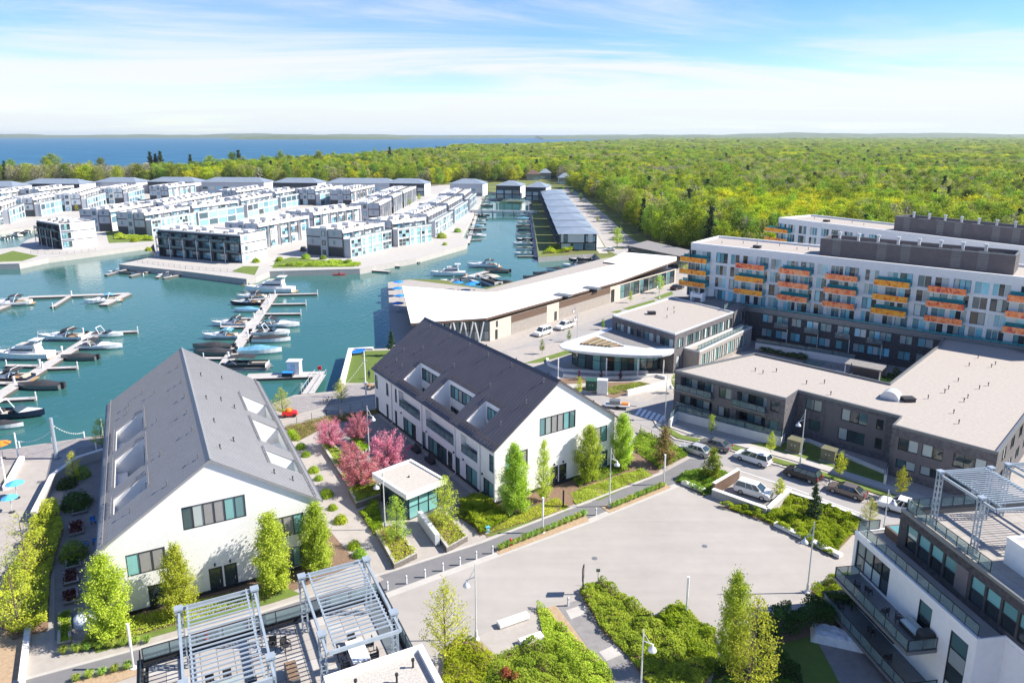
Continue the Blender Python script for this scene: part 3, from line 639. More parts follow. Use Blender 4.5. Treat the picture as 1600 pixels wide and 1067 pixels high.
# ================================================================ flat-roofed buildings
def block(t,pts,z0,z1,wallmat,roofmat,capmat='pale_metal',par=.35,holes=None,capw=.35,depth=.22,roofname='roof'):
    """walls, roof and parapet of a flat-roofed volume; pts counter-clockwise in the thing's own frame"""
    n=len(pts); fs=[]
    for i in range(n):
        a,b=pts[i],pts[(i+1)%n]; L=math.hypot(b[0]-a[0],b[1]-a[1])
        f=Face(a[0],a[1],math.atan2(b[1]-a[1],b[0]-a[0]),t); f.L=L; fs.append(f)
        wall(f,[(0,z0),(L,z0),(L,z1-par),(0,z1-par)],(holes or {}).get(i,[]),wallmat,depth)
    P=[Vector((p[0],p[1],0)) for p in pts]
    if roofmat:
        mb=MB()
        for tr in tessellate_polygon([P]):
            a=[pts[i] for i in tr]; ar=(a[1][0]-a[0][0])*(a[2][1]-a[0][1])-(a[2][0]-a[0][0])*(a[1][1]-a[0][1])
            if ar<0: a.reverse()
            mb.poly([(q[0],q[1],z1-par+.01) for q in a])
        mb.build(roofname,roofmat,t)
    strip('parapet',[Vector((p[0],p[1],0)) for p in pts],capw,z1-par-.02,capmat,par+.02,parent=t,closed=True,side=1,off=-.05)
    return fs
def rel(pts,o): return [(p[0]-o[0],p[1]-o[1]) for p in pts]
def vents(t,pts,z,mat='charcoal'):
    for x,y in pts:
        g=MB(); g.tube((0,0,0),(0,0,.55),.06,n=6); g.tube((0,0,.45),(0,0,.6),.1,n=6); g.build('vent_pipe',mat,t,(x,y,z))
def hatch(t,x,y,z,sx=1.6,sy=1.2,h=.5,mat='charcoal'):
    g=MB(); g.box(-sx/2,sx/2,-sy/2,sy/2,0,h); g.box(-sx/2-.08,sx/2+.08,-sy/2-.08,sy/2+.08,h,h+.08); g.build('roof_hatch',mat,t,(x,y,z))
# ---------------------------------------------------------------- H: brick apartment building along the street
HZ=7.2; hk=.95; hz=lambda z:45-(45-z)*hk
HP=[G(*p,HZ) for p in [(1055,578),(1228,622),(1247,609),(1408,650),(1395,663),(1560,706)]]+[V2(94,115),V2(87,136)]+[G(*p,HZ) for p in [(1465,540),(1390,598),(1180,551)]]
HO=HP[0]; t=empty('brick_apartment_building',(HO.x,HO.y,0),0,'low dark brick apartment building with wide flat beige roof along the street','building')
HL=rel(HP,HO)
up,lo=(2.45,4.3),(-.75,.95)
hab=[(8.4,10.6,*up),(11.6,16.6,2.2,4.35,1.6),(17.2,18.75,*up),(1.2,7.3,2.2,4.35,1.6),(8.4,10.6,*lo),(11.6,16.6,-.95,1.05,1.6),(17.2,18.75,*lo),(1.2,7.3,-.95,1.05,1.6)]
hcd=[(1.4,4.0,*up),(7.0,10.8,2.2,4.1),(12.1,13.1,2.3,3.9),(2.2,4.0,*lo),(6.8,10.7,-.95,.95),(12.2,13.2,*lo)]
hef=[(1.0,3.55,1.8,3.6),(4.0,6.6,1.8,3.6),(7.8,11.6,1.6,3.6),(1.0,3.5,-.9,.4),(4.1,6.6,-.9,.4),(7.6,11.4,-.9,.6)]
hs_=lambda L:[(h[0]*hk,h[1]*hk,hz(h[2]),hz(h[3]))+tuple(h[4:]) for h in L]
hab,hcd,hef=hs_(hab),hs_(hcd),hs_(hef); up,lo=(hz(up[0]),hz(up[1])),(hz(lo[0]),hz(lo[1]))
hfg=[(x,x+2.4,z0,z1) for x in (3,8,13,18,24,30,36) for z0,z1 in (up,lo)]
fs=block(t,HL,LZ,HZ,'brick_grey','roof_membrane','mid_metal',.35,{0:hab,2:hcd,4:hef,5:hfg})
def fill(f,hs,mats=('glass','blind','glass_dark'),cw=1.15):
    for i,h in enumerate(hs):
        w_=h[1]-h[0]; d=h[4]-.15 if len(h)>4 else .08
        f.win(h[0],h[2],w_,h[3]-h[2],max(1,round(w_/cw)),1,[mats[(i+k)%len(mats)] for k in range(3)],d=d)
        if len(h)>4:
            mb=MB(); mb.box(-.3,w_+.3,-1.1,.0,-.22,0); f.put(mb.mesh('balcony_slab','mid_metal'),'balcony_slab',h[0],h[2])
            f.rail(h[0]-.28,h[2],w_+.56,1.05,d=-1.05,mat='rail_glass')
for i,hs in ((0,hab),(2,hcd),(4,hef),(5,hfg)): fill(fs[i],hs)
for i,(x0,x1) in ((2,(4.4,12.7)),(0,(7.3,10.4)),(4,(.6,11.6))):   # taupe cladding between the windows, 4 cm proud
    f=fs[i]; hs={0:hab,2:hcd,4:hef}[i]; mb=MB()
    hh=[(max(x0,h[0]),min(x1,h[1]),h[2],h[3]) for h in hs if h[1]>x0 and h[0]<x1]
    for c in cells([(x0,.9),(x1,.9),(x1,hz(4.35) if i<4 else hz(3.7)),(x0,hz(4.35) if i<4 else hz(3.7))],hh): mb.poly([f.pt(x,z,-.04) for x,z in c])
    mb.build('wall_cladding','taupe_panel',t)
inv=lambda px,py,z,o:(G(px,py,z).x-o.x,G(px,py,z).y-o.y)
vents(t,[inv(x,y,HZ-.34,HO) for x,y in ((1180,580),(1192,584),(1213,581),(1260,600),(1288,599),(1298,617),(1298,575),(1310,577),(1330,573),(1498,662),(1490,646),(1506,628),(1512,622),(1476,614),(1482,608),(1497,596),(1514,572),(1528,560),(1555,570),(1549,574),(1544,603),(1530,608),(1450,623))],HZ-.34)
x,y=inv(1392,622,HZ-.34,HO); g=MB()
rings=[]
for yy in (-1.0,1.0): rings.append([(1.3*math.cos(a),yy,1.3*math.sin(a)) for a in [math.pi*i/10 for i in range(11)]])
g.loft(rings,closed=False); g.build('roof_skylight','pale_metal',t,(x,y,HZ-.33),R(-42)); hatch(t,x+1.9,y-1.2,HZ-.33)
# garden wall with glass fence below the windows
def garden_wall(name,label,pts,z,h,wd=.35,fence=True,mat='white_concrete',zb=None):
    P=[G(p[0],p[1],z) if not isinstance(p,Vector) else p for p in pts]; tt=empty(name,(P[0].x,P[0].y,0),0,label,'wall')
    strip('wall',[p-P[0] for p in [Vector((q.x,q.y,0)) for q in P]],wd,zb if zb is not None else z,mat,h-(0 if zb is None else (zb-z)),parent=tt)
    if fence:
        for a,b in zip(P,P[1:]):
            L=math.hypot(b.x-a.x,b.y-a.y); f=Face(a.x-P[0].x,a.y-P[0].y,azd(a,b),tt); n=max(1,round(L/5)) 
            for i in range(n): f.rail(L*i/n,z+h,L/n-.04,1.0,post=1.5)
    return tt
garden_wall('garden_wall','white garden wall with glass fence below the brick balconies',[(1046,668),(1058,655),(1220,697),(1228,684)],LZ,1.4)
garden_wall('garden_wall','long white garden wall with glass fence at the right end of the street',[(1382,757),(1386,738),(1500,775),(1620,815)],LZ,1.4)
garden_wall('low_wall','low white kerb wall behind the dark shaded lawn',[(1232,690),(1262,690),(1382,740)],LZ,.5,fence=False)
# ---------------------------------------------------------------- E: office with the curved white canopy
EZ=8.0; ek=.9635; ez=lambda z:45-(45-z)*ek
EP=[G(*p,EZ) for p in [(957,492),(1055,521),(1146,487)]]; EP.append(EP[0]+EP[2]-EP[1]); EO=EP[1]
t=empty('office_building',(EO.x,EO.y,0),0,'grey brick office with a sweeping white canopy over its curved glass hall','building')
EL=rel(EP,EO); L01=(EP[1]-EP[0]).length; L12=(EP[2]-EP[1]).length
e0=[(1.2,3.5,3.0,5.2),(4.4,6.4,3.0,5.2),(7.3,8.5,2.6,5.2),(9.2,11.9,2.6,5.2),(12.5,L01-.4,3.0,5.2)]
e1=[(.8,3.2,3.2,5.1)]+[(4.2+i*3.3,6.9+i*3.3,3.0,5.2) for i in range(6)]+[(1.0,2.2,-.9,1.6)]
e1=[h for h in e1 if h[1]<L12-.2]
e0=[(a*1,b*1,ez(c),ez(d)) for a,b,c,d in e0]; e1=[(a,b,ez(c),ez(d)) for a,b,c,d in e1]
fs=block(t,EL,LZ,EZ,'brick_grey','roof_membrane','pale_metal',.3,{0:e0,1:e1})
fill(fs[0],e0); fill(fs[1],e1,('glass','blind','glass'),.9)
f1=fs[1]; d1=(math.cos(f1.a),math.sin(f1.a)); n1_=(d1[1],-d1[0])
q=lambda a,b:(d1[0]*a+n1_[0]*b,d1[1]*a+n1_[1]*b)   # along / outwards from the front corner
lowp=[q(3.6,.01),q(3.6,3.4),q(L12+4,2.6),q(L12+4,.01)]
e2=[(1.0+i*1.9,2.5+i*1.9,.8,3.4) for i in range(11)]
fl=block(t,lowp,LZ,4.4,'brick_pale','roof_membrane','pale_metal',.3,{1:[h for h in e2 if h[1]<(L12)]})
fill(fl[1],[h for h in e2 if h[1]<L12],('blind','glass_teal','blind'),.8)
fl[1].rail(.2,4.4,L12-1,.9,d=.5)
hx,hy=inv(1018,491,EZ-.3,EO); hatch(t,hx,hy,EZ-.3); vents(t,[inv(x,y,EZ-.3,EO) for x,y in ((1043,485),(1053,483),(1053,490),(1042,497))],EZ-.3)
cx_,cy_=inv(1090,470,EZ-.3,EO)
g=MB(); g.box(-1.5,-1.1,-.8,.8,0,2.0); g.box(1.1,1.5,-.8,.8,0,2.0); g.box(-1.1,1.1,-.8,.8,.9,1.7); g.build('roof_unit','white_paint',t,(cx_,cy_,EZ-.3),R(-40))
c8=lambda x,y:(850+x/4,380+y/4)
can=[c8(*p) for p in [(96,638),(120,618),(180,600),(260,575),(330,552),(400,532),(440,520)]]
can2=[c8(*p) for p in [(815,655),(812,675),(790,690),(740,700),(650,702),(520,698),(400,690),(280,680),(180,668),(115,655)]]
cp=[inv(x,y,5.0,EO) for x,y in can]+[inv(957,502,5.0,EO),inv(1055,531,5.0,EO)]+[inv(x,y,5.0,EO) for x,y in can2]
g=MB(); g.prism(cp,4.68,5.0,0,0); g.prism([( .9*a+.1*cp[-5][0],.9*b+.1*cp[-5][1]) for a,b in cp],4.5,4.68,0,0); g.build('canopy','pale_metal',t)
tp=[c8(*p) for p in [(225,625),(330,585),(500,640),(380,640)]]
g=MB(); g.prism([inv(x,y,5.2,EO) for x,y in tp],5.01,5.16,0); g.build('green_roof_bed','mulch',t)
for i in range(9):
    a=Vector(inv(*c8(235+i*22,628+i*2.0),5.2,EO)).lerp(Vector(inv(*c8(330+i*18,588+i*5.6),5.2,EO)),.0); b=Vector(inv(*c8(328+i*18,588+i*5.8),5.2,EO))
    g=MB(); m_=(a+b)/2; g.obox((0,0,.1),((b-a).length,.35,.2),math.atan2(b.y-a.y,b.x-a.x)); g.build('sedum_row','olive_box' if i%2 else 'dry_soil',t,(m_.x,m_.y,5.16))
tp=[c8(*p) for p in [(345,570),(430,535),(640,585),(760,640),(640,650),(500,630)]]
g=MB(); g.prism([inv(x,y,5.1,EO) for x,y in tp],5.005,5.06,0); g.build('roof_deck','lightblue' if False else 'paver_grey',t)
gl=[inv(*c8(*p),LZ,EO) for p in [(175,752),(210,772),(350,800),(480,806),(600,805),(680,798),(740,780),(800,752)]]
gl=[inv(895,565,LZ,EO)]+gl
for a,b in zip(gl,gl[1:]):
    L=math.hypot(b[0]-a[0],b[1]-a[1]); f=Face(a[0],a[1],math.atan2(b[1]-a[1],b[0]-a[0]),t)
    f.win(0,LZ+.02,L,4.0,max(1,round(L/1.5)),2,['glass','glass_dark','glass_teal'],d=0)
strip('curved_bench_wall',[c8(*p) for p in [(20,730),(30,765),(120,800),(400,815),(650,812)]],.5,LZ,'white_concrete',.5,label='low curved white wall in front of the glass hall',cat='wall',kind=None)
strip('curved_bench_wall',[c8(*p) for p in [(120,835),(300,855),(520,850),(700,835),(760,850)]],.5,LZ,'white_concrete',.6,label='low white planter wall with brown mulch behind it',cat='wall',kind=None)
strip('ramp_wall',[(980,618),(1040,603),(1062,595)],.4,LZ,'white_concrete',1.0,label='white wall of the descending ramp beside the office garden',cat='wall',kind=None)
# ---------------------------------------------------------------- F: white apartments with orange glass balconies, brick podium
def white_apartments(label,p1,az,L,dep,zt,z0,floors,wins,balcs,main=True):
    t=empty('white_apartment_building',(p1.x,p1.y,0),az,label,'building')
    hs=[]; 
    for zf in floors:
        for a,b in wins: hs.append((a,b,zf+.2,zf+2.55))
    fs=block(t,[(0,0),(L,0),(L,dep),(0,dep)],z0,zt,'stucco','roof_membrane','white_paint',.5,{0:hs,3:[(2+i*4,4.4+i*4,zf+.3,zf+2.6) for i in range(4) for zf in floors]},capw=.5)
    k=0
    for zf in floors:
        for a,b in wins:
            k+=1; fs[0].win(a,zf+.2,b-a,2.35,max(2,round((b-a)/1.0)),1,[('glass_blue','blind','glass_dark','glass_blue')[(k*7+i*3)%4] for i in range(4)],d=.08,fmat='white_paint' if k%3 else 'dark_metal')
        for i in range(4): fs[3].win(2+i*4,zf+.3,2.4,2.3,2,1,'glass',d=.08)
    for j,zf in enumerate(floors[1:]):
        for i,(a,b) in enumerate(balcs):
            s_=MB(); s_.box(0,b-a,-1.8,0,-.25,0); so_=fs[0].put(s_.mesh('balcony','white_paint'),'balcony',a,zf)
            n=3; w_=(b-a)/n
            for q_ in range(n): put(pane_mesh(w_-.03,1.15,'dichroic_orange' if i in (0,1,4) and not(i==1 and j==2) else 'dichroic_coral'),'front_panel',so_,(q_*w_+.015,-1.83,-.1))
            for x_ in (0.0,b-a):
                g=MB(); g.box(-.015,.015,-1.78,-.02,.02,1.05); put(g.mesh('side_panel','teal_glass'),'side_panel',so_,(x_,0,0))
            g=MB(); g.box(.2,b-a-.2,-.16,-.12,.05,1.5); put(g.mesh('teal_shade_band','teal_glass'),'teal_shade_band',so_) if (i*3+j)%2==0 else None  # added pane: stands in for teal-tinted shade on the wall behind the panels
    return t,fs
fk=25/28; FZ=20.0; Fp1=G(1080,379,FZ); Fp2=G(1600,433,FZ); Faz=azd(Fp1,Fp2)
fw=[(.3,2.9),(3.2,5.8),(7.3,10.4),(11.2,13.6),(14.4,17),(18,21),(21.6,24.2),(25.5,28.3),(28.9,32),(32.7,35.1),(35.8,38.6),(39,41.9),(43.3,46.3),(47.9,50.1),(50.5,53),(54,56.7),(57.3,60),(60.8,64),(64.6,67.3),(67.8,71),(72.6,75.4),(76,79),(80.5,83.5)]
fbal=[(-2.0,5.6),(13.4,20.8),(24.4,31.7),(35.2,42.3),(45.8,52.9),(56.5,63.6),(70.7,77.5)]
fw=[(a*fk,b*fk) for a,b in fw]; fbal=[(a*fk,b*fk) for a,b in fbal]; FF=(7.1,9.95,12.85,15.75)
t,fs=white_apartments('white apartment building with orange glass balconies above the brick podium',Fp1,Faz,77,15.5,FZ,6.5,FF,fw,fbal)
# mechanical screen on its roof
def roof_screen(t,x0,x1,y0,y1,z,h):
    for nm,(a,b,c,d) in (('screen_panel',(x0,x1,y0,y0+.25)),('screen_panel',(x0,x1,y1-.25,y1)),('screen_panel',(x0,x0+.25,y0+.25,y1-.25)),('screen_panel',(x1-.25,x1,y0+.25,y1-.25))):
        g=MB(); g.box(a,b,c,d,z,z+h); g.build(nm,'screen_metal',t)
        g=MB(); g.box(a-.03,b+.03,c-.03,d+.03,z+h,z+h+.15); g.build('screen_rim','mid_metal',t)
    g=MB(); g.box(x0+.3,x0+(x1-x0)*.6,y0+.3,y1-.3,z+.02,z+h-1.2); g.build('penthouse','roof_membrane',t)
    for k in range(8):
        x=x0+(x1-x0)*(.08+.11*k); g=MB(); g.tube((0,0,0),(0,0,2.2),.28,n=8); g.tube((0,0,2.2),(0,0,2.5),.4,n=8); g.build('roof_fan','pale_metal',t,(x,(y0+y1)/2,z+h-1.2))
    n=int((x1-x0)/2.2)
    for k in range(n):   # louvre bays, 6 cm proud of the sheet
        g=MB(); w_=1.7
        for q_ in range(9): g.box(0,w_,-.06,0,.25+q_*.42,.25+q_*.42+.2)
        if k%3: g.build('louvre_bay','mid_metal' if k%2 else 'screen_metal',t,(x0+.3+k*2.2,y0,z+.2))
roof_screen(t,28.2,63,3.8,11.2,FZ-.48,3.6)
vents(t,[(9,9),(12,10),(17,11),(22,8),(24,9.5),(5,6)],FZ-.5); hatch(t,14,5,FZ-.5)
# second white block behind
Gp1=G(1217,340,FZ); t,fs=white_apartments('rear white apartment building seen over the orange balconies',Gp1,azd(G(1217,340,FZ),G(1430,365,FZ)),72,16,FZ,LZ,FF,[(x,x+2.6) for x in (.4,3.6,7.5,11.2,15,18.5,22.5,26,30)],[(-3.5,5.0),(22,29),(33,40)])
x0=24; roof_screen(t,34,71.5,4.5,11.6,FZ-.48,3.8); hatch(t,12,6.5,FZ-.5); vents(t,[(6,9),(18,10),(23,8)],FZ-.5)
# podium
PZ=7.6; pk=.903; pz=lambda z:45-(45-z)*pk; PA=G(1165,478,PZ); PB=G(1475,524,PZ); Paz=azd(PA,PB); PLn=(PB-PA).length
t=empty('brick_podium',(PA.x,PA.y,0),Paz,'two-storey dark brick podium under the white apartments, facing the pool court','building')
ph=[]
for a,b in ((4.4,6.9),(7.8,10.6),(11.3,13.6),(14.8,17.5),(17.9,20.4),(21.6,24.3),(25.3,27.8),(28.3,32.9),(34.5,37),(38,41)): ph+= [(a*pk,b*pk,4.6,6.4),(a*pk,b*pk,1.4,3.2)]
fs=block(t,[(-1,0),(PLn+26,0),(PLn+26,7.5),(-1,6.0)],LZ-.5,PZ,'brick_dark','paver_grey','mid_metal',1.05,{0:[(a+1,b+1,c,d) for a,b,c,d in ph]})
fill(fs[0],[(a+1,b+1,c,d) for a,b,c,d in ph],('glass_blue','blind','glass_teal'))
for a in (7.0,13.3,19.5,25.5):
    mb=MB(); mb.box(0,3,-1.4,0,-.2,0); fs[0].put(mb.mesh('balcony_slab','mid_metal'),'balcony_slab',a+1,4.3); fs[0].rail(a+1,4.3,3,1.0,d=-1.35)
    g=MB(); g.box(2.85,2.97,-1.35,-1.23,-3.1,-.2); fs[0].put(g.mesh('post','pale_metal'),'post',a+1,4.3)
# podium terrace furniture: folded umbrellas and chairs are separate things placed later
Face(-1,0,0,t).rail(1,PZ,PLn+20,.5,d=.3,mat='teal_glass')
t2=empty('brick_link_wing',(EP[2].x,EP[2].y,0),0,'shaded brick wing joining the office to the podium','building')
lp=rel([EP[2]+Vector((.3,.2,0)),PA+Vector((0,-.2,0)),PA+Vector((4,9,0)),EP[3]+Vector((.5,.5,0))],EP[2])
fs=block(t2,lp,LZ,7.9,'brick_grey','paver_grey','mid_metal',.6,{0:[(2,4,4.6,6.6),(5,7,4.6,6.6),(2,4,1,3),(5,7,1,3)]}); fill(fs[0],[(2,4,4.6,6.6),(5,7,4.6,6.6),(2,4,1,3),(5,7,1,3)])
Face(lp[0][0],lp[0][1],math.atan2(lp[1][1]-lp[0][1],lp[1][0]-lp[0][0]),t2).rail(.5,7.9,8,1.1,d=2.5)
# pool court
pp=[(1195,560),(1290,578),(1300,570),(1215,552)]
sheet('pool',[(1250,568),(1278,574),(1290,567),(1262,561)],LZ+.06,'marina_water_mat')
garden_wall('court_wall','pale blue-shaded wall along the pool court',[(1180,545),(1300,565),(1335,572)],LZ,1.4,fence=True)
t=empty('court_pavilion',G(1350,592,LZ),R(-40),'small open pavilion with flat grey roof in the pool court','pavilion')
g=MB(); g.box(-3.2,3.2,-2.2,2.2,2.7,2.95); g.build('roof','paver_grey',t)
for x in (-3,3):
    for y in (-2,2): g=MB(); g.box(x-.08,x+.08,y-.08,y+.08,0,2.7); g.build('post','pale_metal',t)
g=MB(); g.box(-3.1,3.1,1.9,2.05,0,2.6); g.build('back_panel','taupe_panel',t)
# ---------------------------------------------------------------- C: market hall with the long white roof
CZ=5.0
Cr=[(642,505),(760,497),(967,440),(1057,407),(1057,401),(975,394),(942,409),(964,412),(777,456),(757,457),(628,447)]
CP=[G(x,y,CZ) for x,y in Cr]; CO=CP[1]
t=empty('market_hall',(CO.x,CO.y,0),0,'long low hall with a bright white angular roof beside the marina','building')
g=MB(); g.prism(rel(CP,CO),CZ-.55,CZ,0,1,bottom=False)
for tr in tessellate_polygon([[Vector((p.x,p.y,0)) for p in CP]]): 
    a=[rel(CP,CO)[i] for i in tr]; g.poly([(q_[0],q_[1],CZ-.55) for q_ in a],1)
g.build('roof',['roof_white','brown_wood'],t)
w1,w2,w3=G(766,533,LZ),G(967,469,LZ),G(1055,442,LZ)
fd=(w2-w1).normalized(); fn=Vector((-fd.y,fd.x,0))
wb=[w1,w2,w3,w3+fn*14,w2+fn*17,w1+fn*22]
WL=rel(wb,CO); Lw=(w2-w1).length; L3=(w3-w2).length
dh=[(1.6,2.5,LZ,2.2),(1.9,2.6,2.7,4.2),(9.2,11.0,LZ,2.4),(23.5,24.6,LZ,2.2),(Lw-4.2,Lw-2.4,LZ,3.5)]
gh=[(.5+i*((L3-1)/6),.5+(i+1)*((L3-1)/6)-.15,LZ+.2,CZ-.9) for i in range(6)]
for i in range(6):
    a,b=WL[i],WL[(i+1)%6]; L=math.hypot(b[0]-a[0],b[1]-a[1]); f=Face(a[0],a[1],math.atan2(b[1]-a[1],b[0]-a[0]),t)
    hs=dh if i==0 else gh if i==1 else []
    wall(f,[(0,LZ),(L,LZ),(L,CZ-.56),(0,CZ-.56)],hs,'stone_beige',.25)
    if i==0:
        for h in dh: f.win(h[0],h[2],h[1]-h[0],h[3]-h[2],max(1,round((h[1]-h[0])/.9)),1,'glass_dark',d=.1,name='door' if h[2]==LZ else 'window')
        for a_,b_ in ((7.2,20.5),(25.5,Lw-4.6)):
            mb=MB(); mb.box(0,b_-a_,-.05,-.005,2.7,CZ-.6); f.put(mb.mesh('wood_band','brown_wood'),'wood_band',a_,0)
            mb=MB(); mb.box(0,b_-a_,-.04,-.005,LZ+.02,2.7); f.put(mb.mesh('stone_panel','brick_pale'),'stone_panel',a_,0)
    if i==1:
        for h in gh: f.win(h[0],h[2],h[1]-h[0],h[3]-h[2],2,2,['glass','glass_dark'],d=.1)
# glazed left end with leaning columns
gd=(CP[1]-CP[0]).normalized(); gi=Vector((-gd.y,gd.x,0)); le=(CP[10]-CP[0]).normalized()
gd.z=gi.z=le.z=0
ga=CP[0]+gd*4.5+gi*2.0; gb=w1+fn*.3; ge=CP[10]+gd*7-le*5
for (a,b,n_) in ((ga,gb,6),(ge,ga,9)):
    f=Face(a.x-CO.x,a.y-CO.y,azd(a,b),t); L=math.hypot(b.x-a.x,b.y-a.y)
    for i in range(n_): f.win(i*L/n_,LZ+.02,L/n_-.04,CZ-.6-LZ,2,2,['glass','blind','glass_dark'],d=0)
for i in range(5):
    a=ga+(gb-ga)*((i+.5)/5.5)-gi*.9
    for s_ in (-1,1):
        g=MB(); b=a+gd*(1.0*s_); g.tube((a.x-CO.x,a.y-CO.y,LZ),(b.x-CO.x,b.y-CO.y,CZ-.5),.17,n=8); g.build('leaning_column','pale_metal',t)
for i in range(5):
    b=CP[0]+le*(2+i*7)+gd*.8; a=b+gd*1.8; g=MB(); g.tube((a.x-CO.x,a.y-CO.y,LZ),(b.x-CO.x,b.y-CO.y,CZ-.5),.2,n=8); g.build('leaning_column','charcoal',t)
for px,py in ((925,451),(880,462)):
    x,y=inv(px,py,CZ,CO); g=MB(); g.box(-2.2,2.2,-1.2,1.2,0,.35); g.build('skylight','mid_metal',t,(x,y,CZ),fs[0].a+R(90))
for px,py,h in ((866,448,1.2),(869,447,1.2),(872,446.5,1.2),(916,443,1),(921,442,1.4),(926,441,1.4),(931,440,1.4),(1042,420,1.6),(748,480,.4),(790,470,.4),(830,459,.4)):
    x,y=inv(px,py,CZ,CO); g=MB(); g.tube((0,0,0),(0,0,h),.08); g.tube((0,0,h*.8),(.4,.2,h),.06); g.build('vent_pipe','pale_metal',t,(x,y,CZ))
# ---------------------------------------------------------------- D: dark shelter behind it
DP=[G(*p,4.6) for p in [(980,384),(1065,401),(1082,392),(1012,376)]]; t=empty('parking_shelter',(DP[0].x,DP[0].y,0),0,'low shelter with slanting grey roof at the forest edge','shelter')
g=MB(); dl=rel(DP,DP[0]); g.prism(dl,4.3,4.6,0,1); g.build('roof',['paver_grey','dark_metal'],t)
g=MB(); g.prism([(sum(p[0] for p in dl)/4*.12+p[0]*.88,sum(p[1] for p in dl)/4*.12+p[1]*.88) for p in dl],LZ,4.3,0); g.build('glazed_wall','glass_dark',t)
for a in dl: g=MB(); g.tube((a[0]*.96+.5,a[1]*.96,LZ),(a[0]*.96+.5,a[1]*.96,4.3),.12); g.build('post','dark_metal',t)
# ---------------------------------------------------------------- K: small glass pavilion in the garden
KP=[G(*p,3.85) for p in [(589,735),(626,775),(689,750),(651,717)]]; kc=sum(KP,Vector())/4
kaz=azd(KP[1],KP[2]); t=empty('garden_pavilion',(kc.x,kc.y,0),kaz,'small teal glass pavilion with gravel roof between the planters','pavilion')
kw,kd=(KP[2]-KP[1]).length/2,(KP[1]-KP[0]).length/2
g=MB(); g.box(-kw,kw,-kd,kd,3.2,3.62,0); g.build('roof_slab','white_paint',t)
strip('roof_rim',[Vector(p+(0,)) for p in ((-kw,-kd),(kw,-kd),(kw,kd),(-kw,kd))],.45,3.622,'white_paint',.22,parent=t,closed=True,side=1)
g=MB(); g.box(-kw+.44,kw-.44,-kd+.44,kd-.44,3.625,3.68); g.build('roof_gravel','gravel_roof',t)
g=MB(); g.tube((0,0,3.68),(0,0,3.85),.12); g.build('roof_drain','charcoal',t)
bx,by=kw-.75,kd-.75
for f,w_,n,m_ in ((Face(-bx,-by,0,t),2*bx,3,['glass_teal']),(Face(bx,-by,math.pi/2,t),2*by,4,['glass_dark','glass']),(Face(bx,by,math.pi,t),2*bx,3,['glass_dark']),(Face(-bx,by,-math.pi/2,t),2*by,4,['glass_dark','glass'])):
    f.win(0,.02,w_,3.18,n,2,m_,d=0)
# ================================================================ I: white and brick building at the right edge
Iaz=R(8); IO=G(1409,792,12)
t=empty('terraced_apartment_building',(IO.x,IO.y,0),Iaz,'white and dark brick apartment building with roof pergola at the lower right','building')
# brick top storey
bh=[(i*1.55+1.0,i*1.55+2.4,8.6,10.9) for i in range(4)]+[(i*1.55+8.6,i*1.55+10.0,8.6,10.9) for i in range(4)]
bl=[(0,-18),(18,-18),(18,0),(0,0)]
fs=block(t,bl,7.9,11.9,'brick_dark',None,'mid_metal',.25,{3:bh})
f=fs[3]
for i,h in enumerate(bh): f.win(h[0],h[2],h[1]-h[0],h[3]-h[2],1,2,['glass_dark','glass_teal'],d=.06)
g=MB(); g.box(7.0,8.3,-.03,.02,8.6,10.9); f.put(g.mesh('wall_cladding','taupe_panel'),'wall_cladding',0,0)
n=0
tile=MB(); tile.box(0,1.16,0,1.16,0,.05); tme=tile.mesh('terrace_tile','paver')
for i in range(15):
    for j in range(15):
        x,y=.25+i*1.19,-17.7+j*1.19
        if x>17 or y>-1.3: continue
        put(tme,'terrace_tile',t,(x,y,11.66))
g=MB(); g.box(.05,17.95,-17.95,-.05,11.5,11.65); g.build('terrace_base','dark_metal',t)
Face(.3,-.0,-math.pi/2,t).rail(.3,11.9,9.6,1.0,post=1.2); Face(9.5,-.25,math.pi,t).rail(0,11.9,9.2,1.0,post=1.2)
# white lower storeys
wl=[(-2.4,-12.5),(0,-12.5),(0,-18),(14,-18),(14,2.6),(-2.4,2.6)]
wh=[(.4,5.2,4.75,7.6,.6),(9.0,10.5,4.7,7.4),(12.6,14.4,1.3,7.2)]
fs=block(t,wl,0,8.3,'stucco','paver','white_paint',.3,{5:wh})
f=fs[5]
f.win(.4,4.75,4.8,2.85,4,2,['glass','blind','blind','glass_dark','glass','glass','glass_dark','glass_dark'],d=.1); f.win(9.0,4.7,1.5,2.7,1,2,['glass_dark','glass'],d=.06); f.win(12.6,1.3,1.8,5.9,1,4,['blind','glass_dark','blind','glass'],d=.06)
f.win(.4,1.3,6.5,2.6,5,1,['glass_dark','glass'],d=-.1)
# glazed corner on the far side
Face(3,2.6,math.pi,t).win(.2,4.75,5,2.85,4,2,['blind','glass'],d=-.1)
Face(-2.2,2.6,-math.pi/2,t).rail(.1,8.3,14.8,1.0,post=1.3); Face(0,2.5,math.pi,t).rail(0,8.3,2.2,1.0)
# hot tub on the step-back terrace
g=MB(); g.box(-1.2,1.2,-.9,.9,0,.85); so_=g.build('planter_tub','brown_wood',t,(1.5,1.3,8.0)); put(pane_mesh(2.0,1.4,'glass_teal'),'cover',so_,(-1.0,-.7,.9)); so_.children[0].rotation_euler=(-math.pi/2,0,0); so_.children[0].location=(-1.0,-.7,.87)
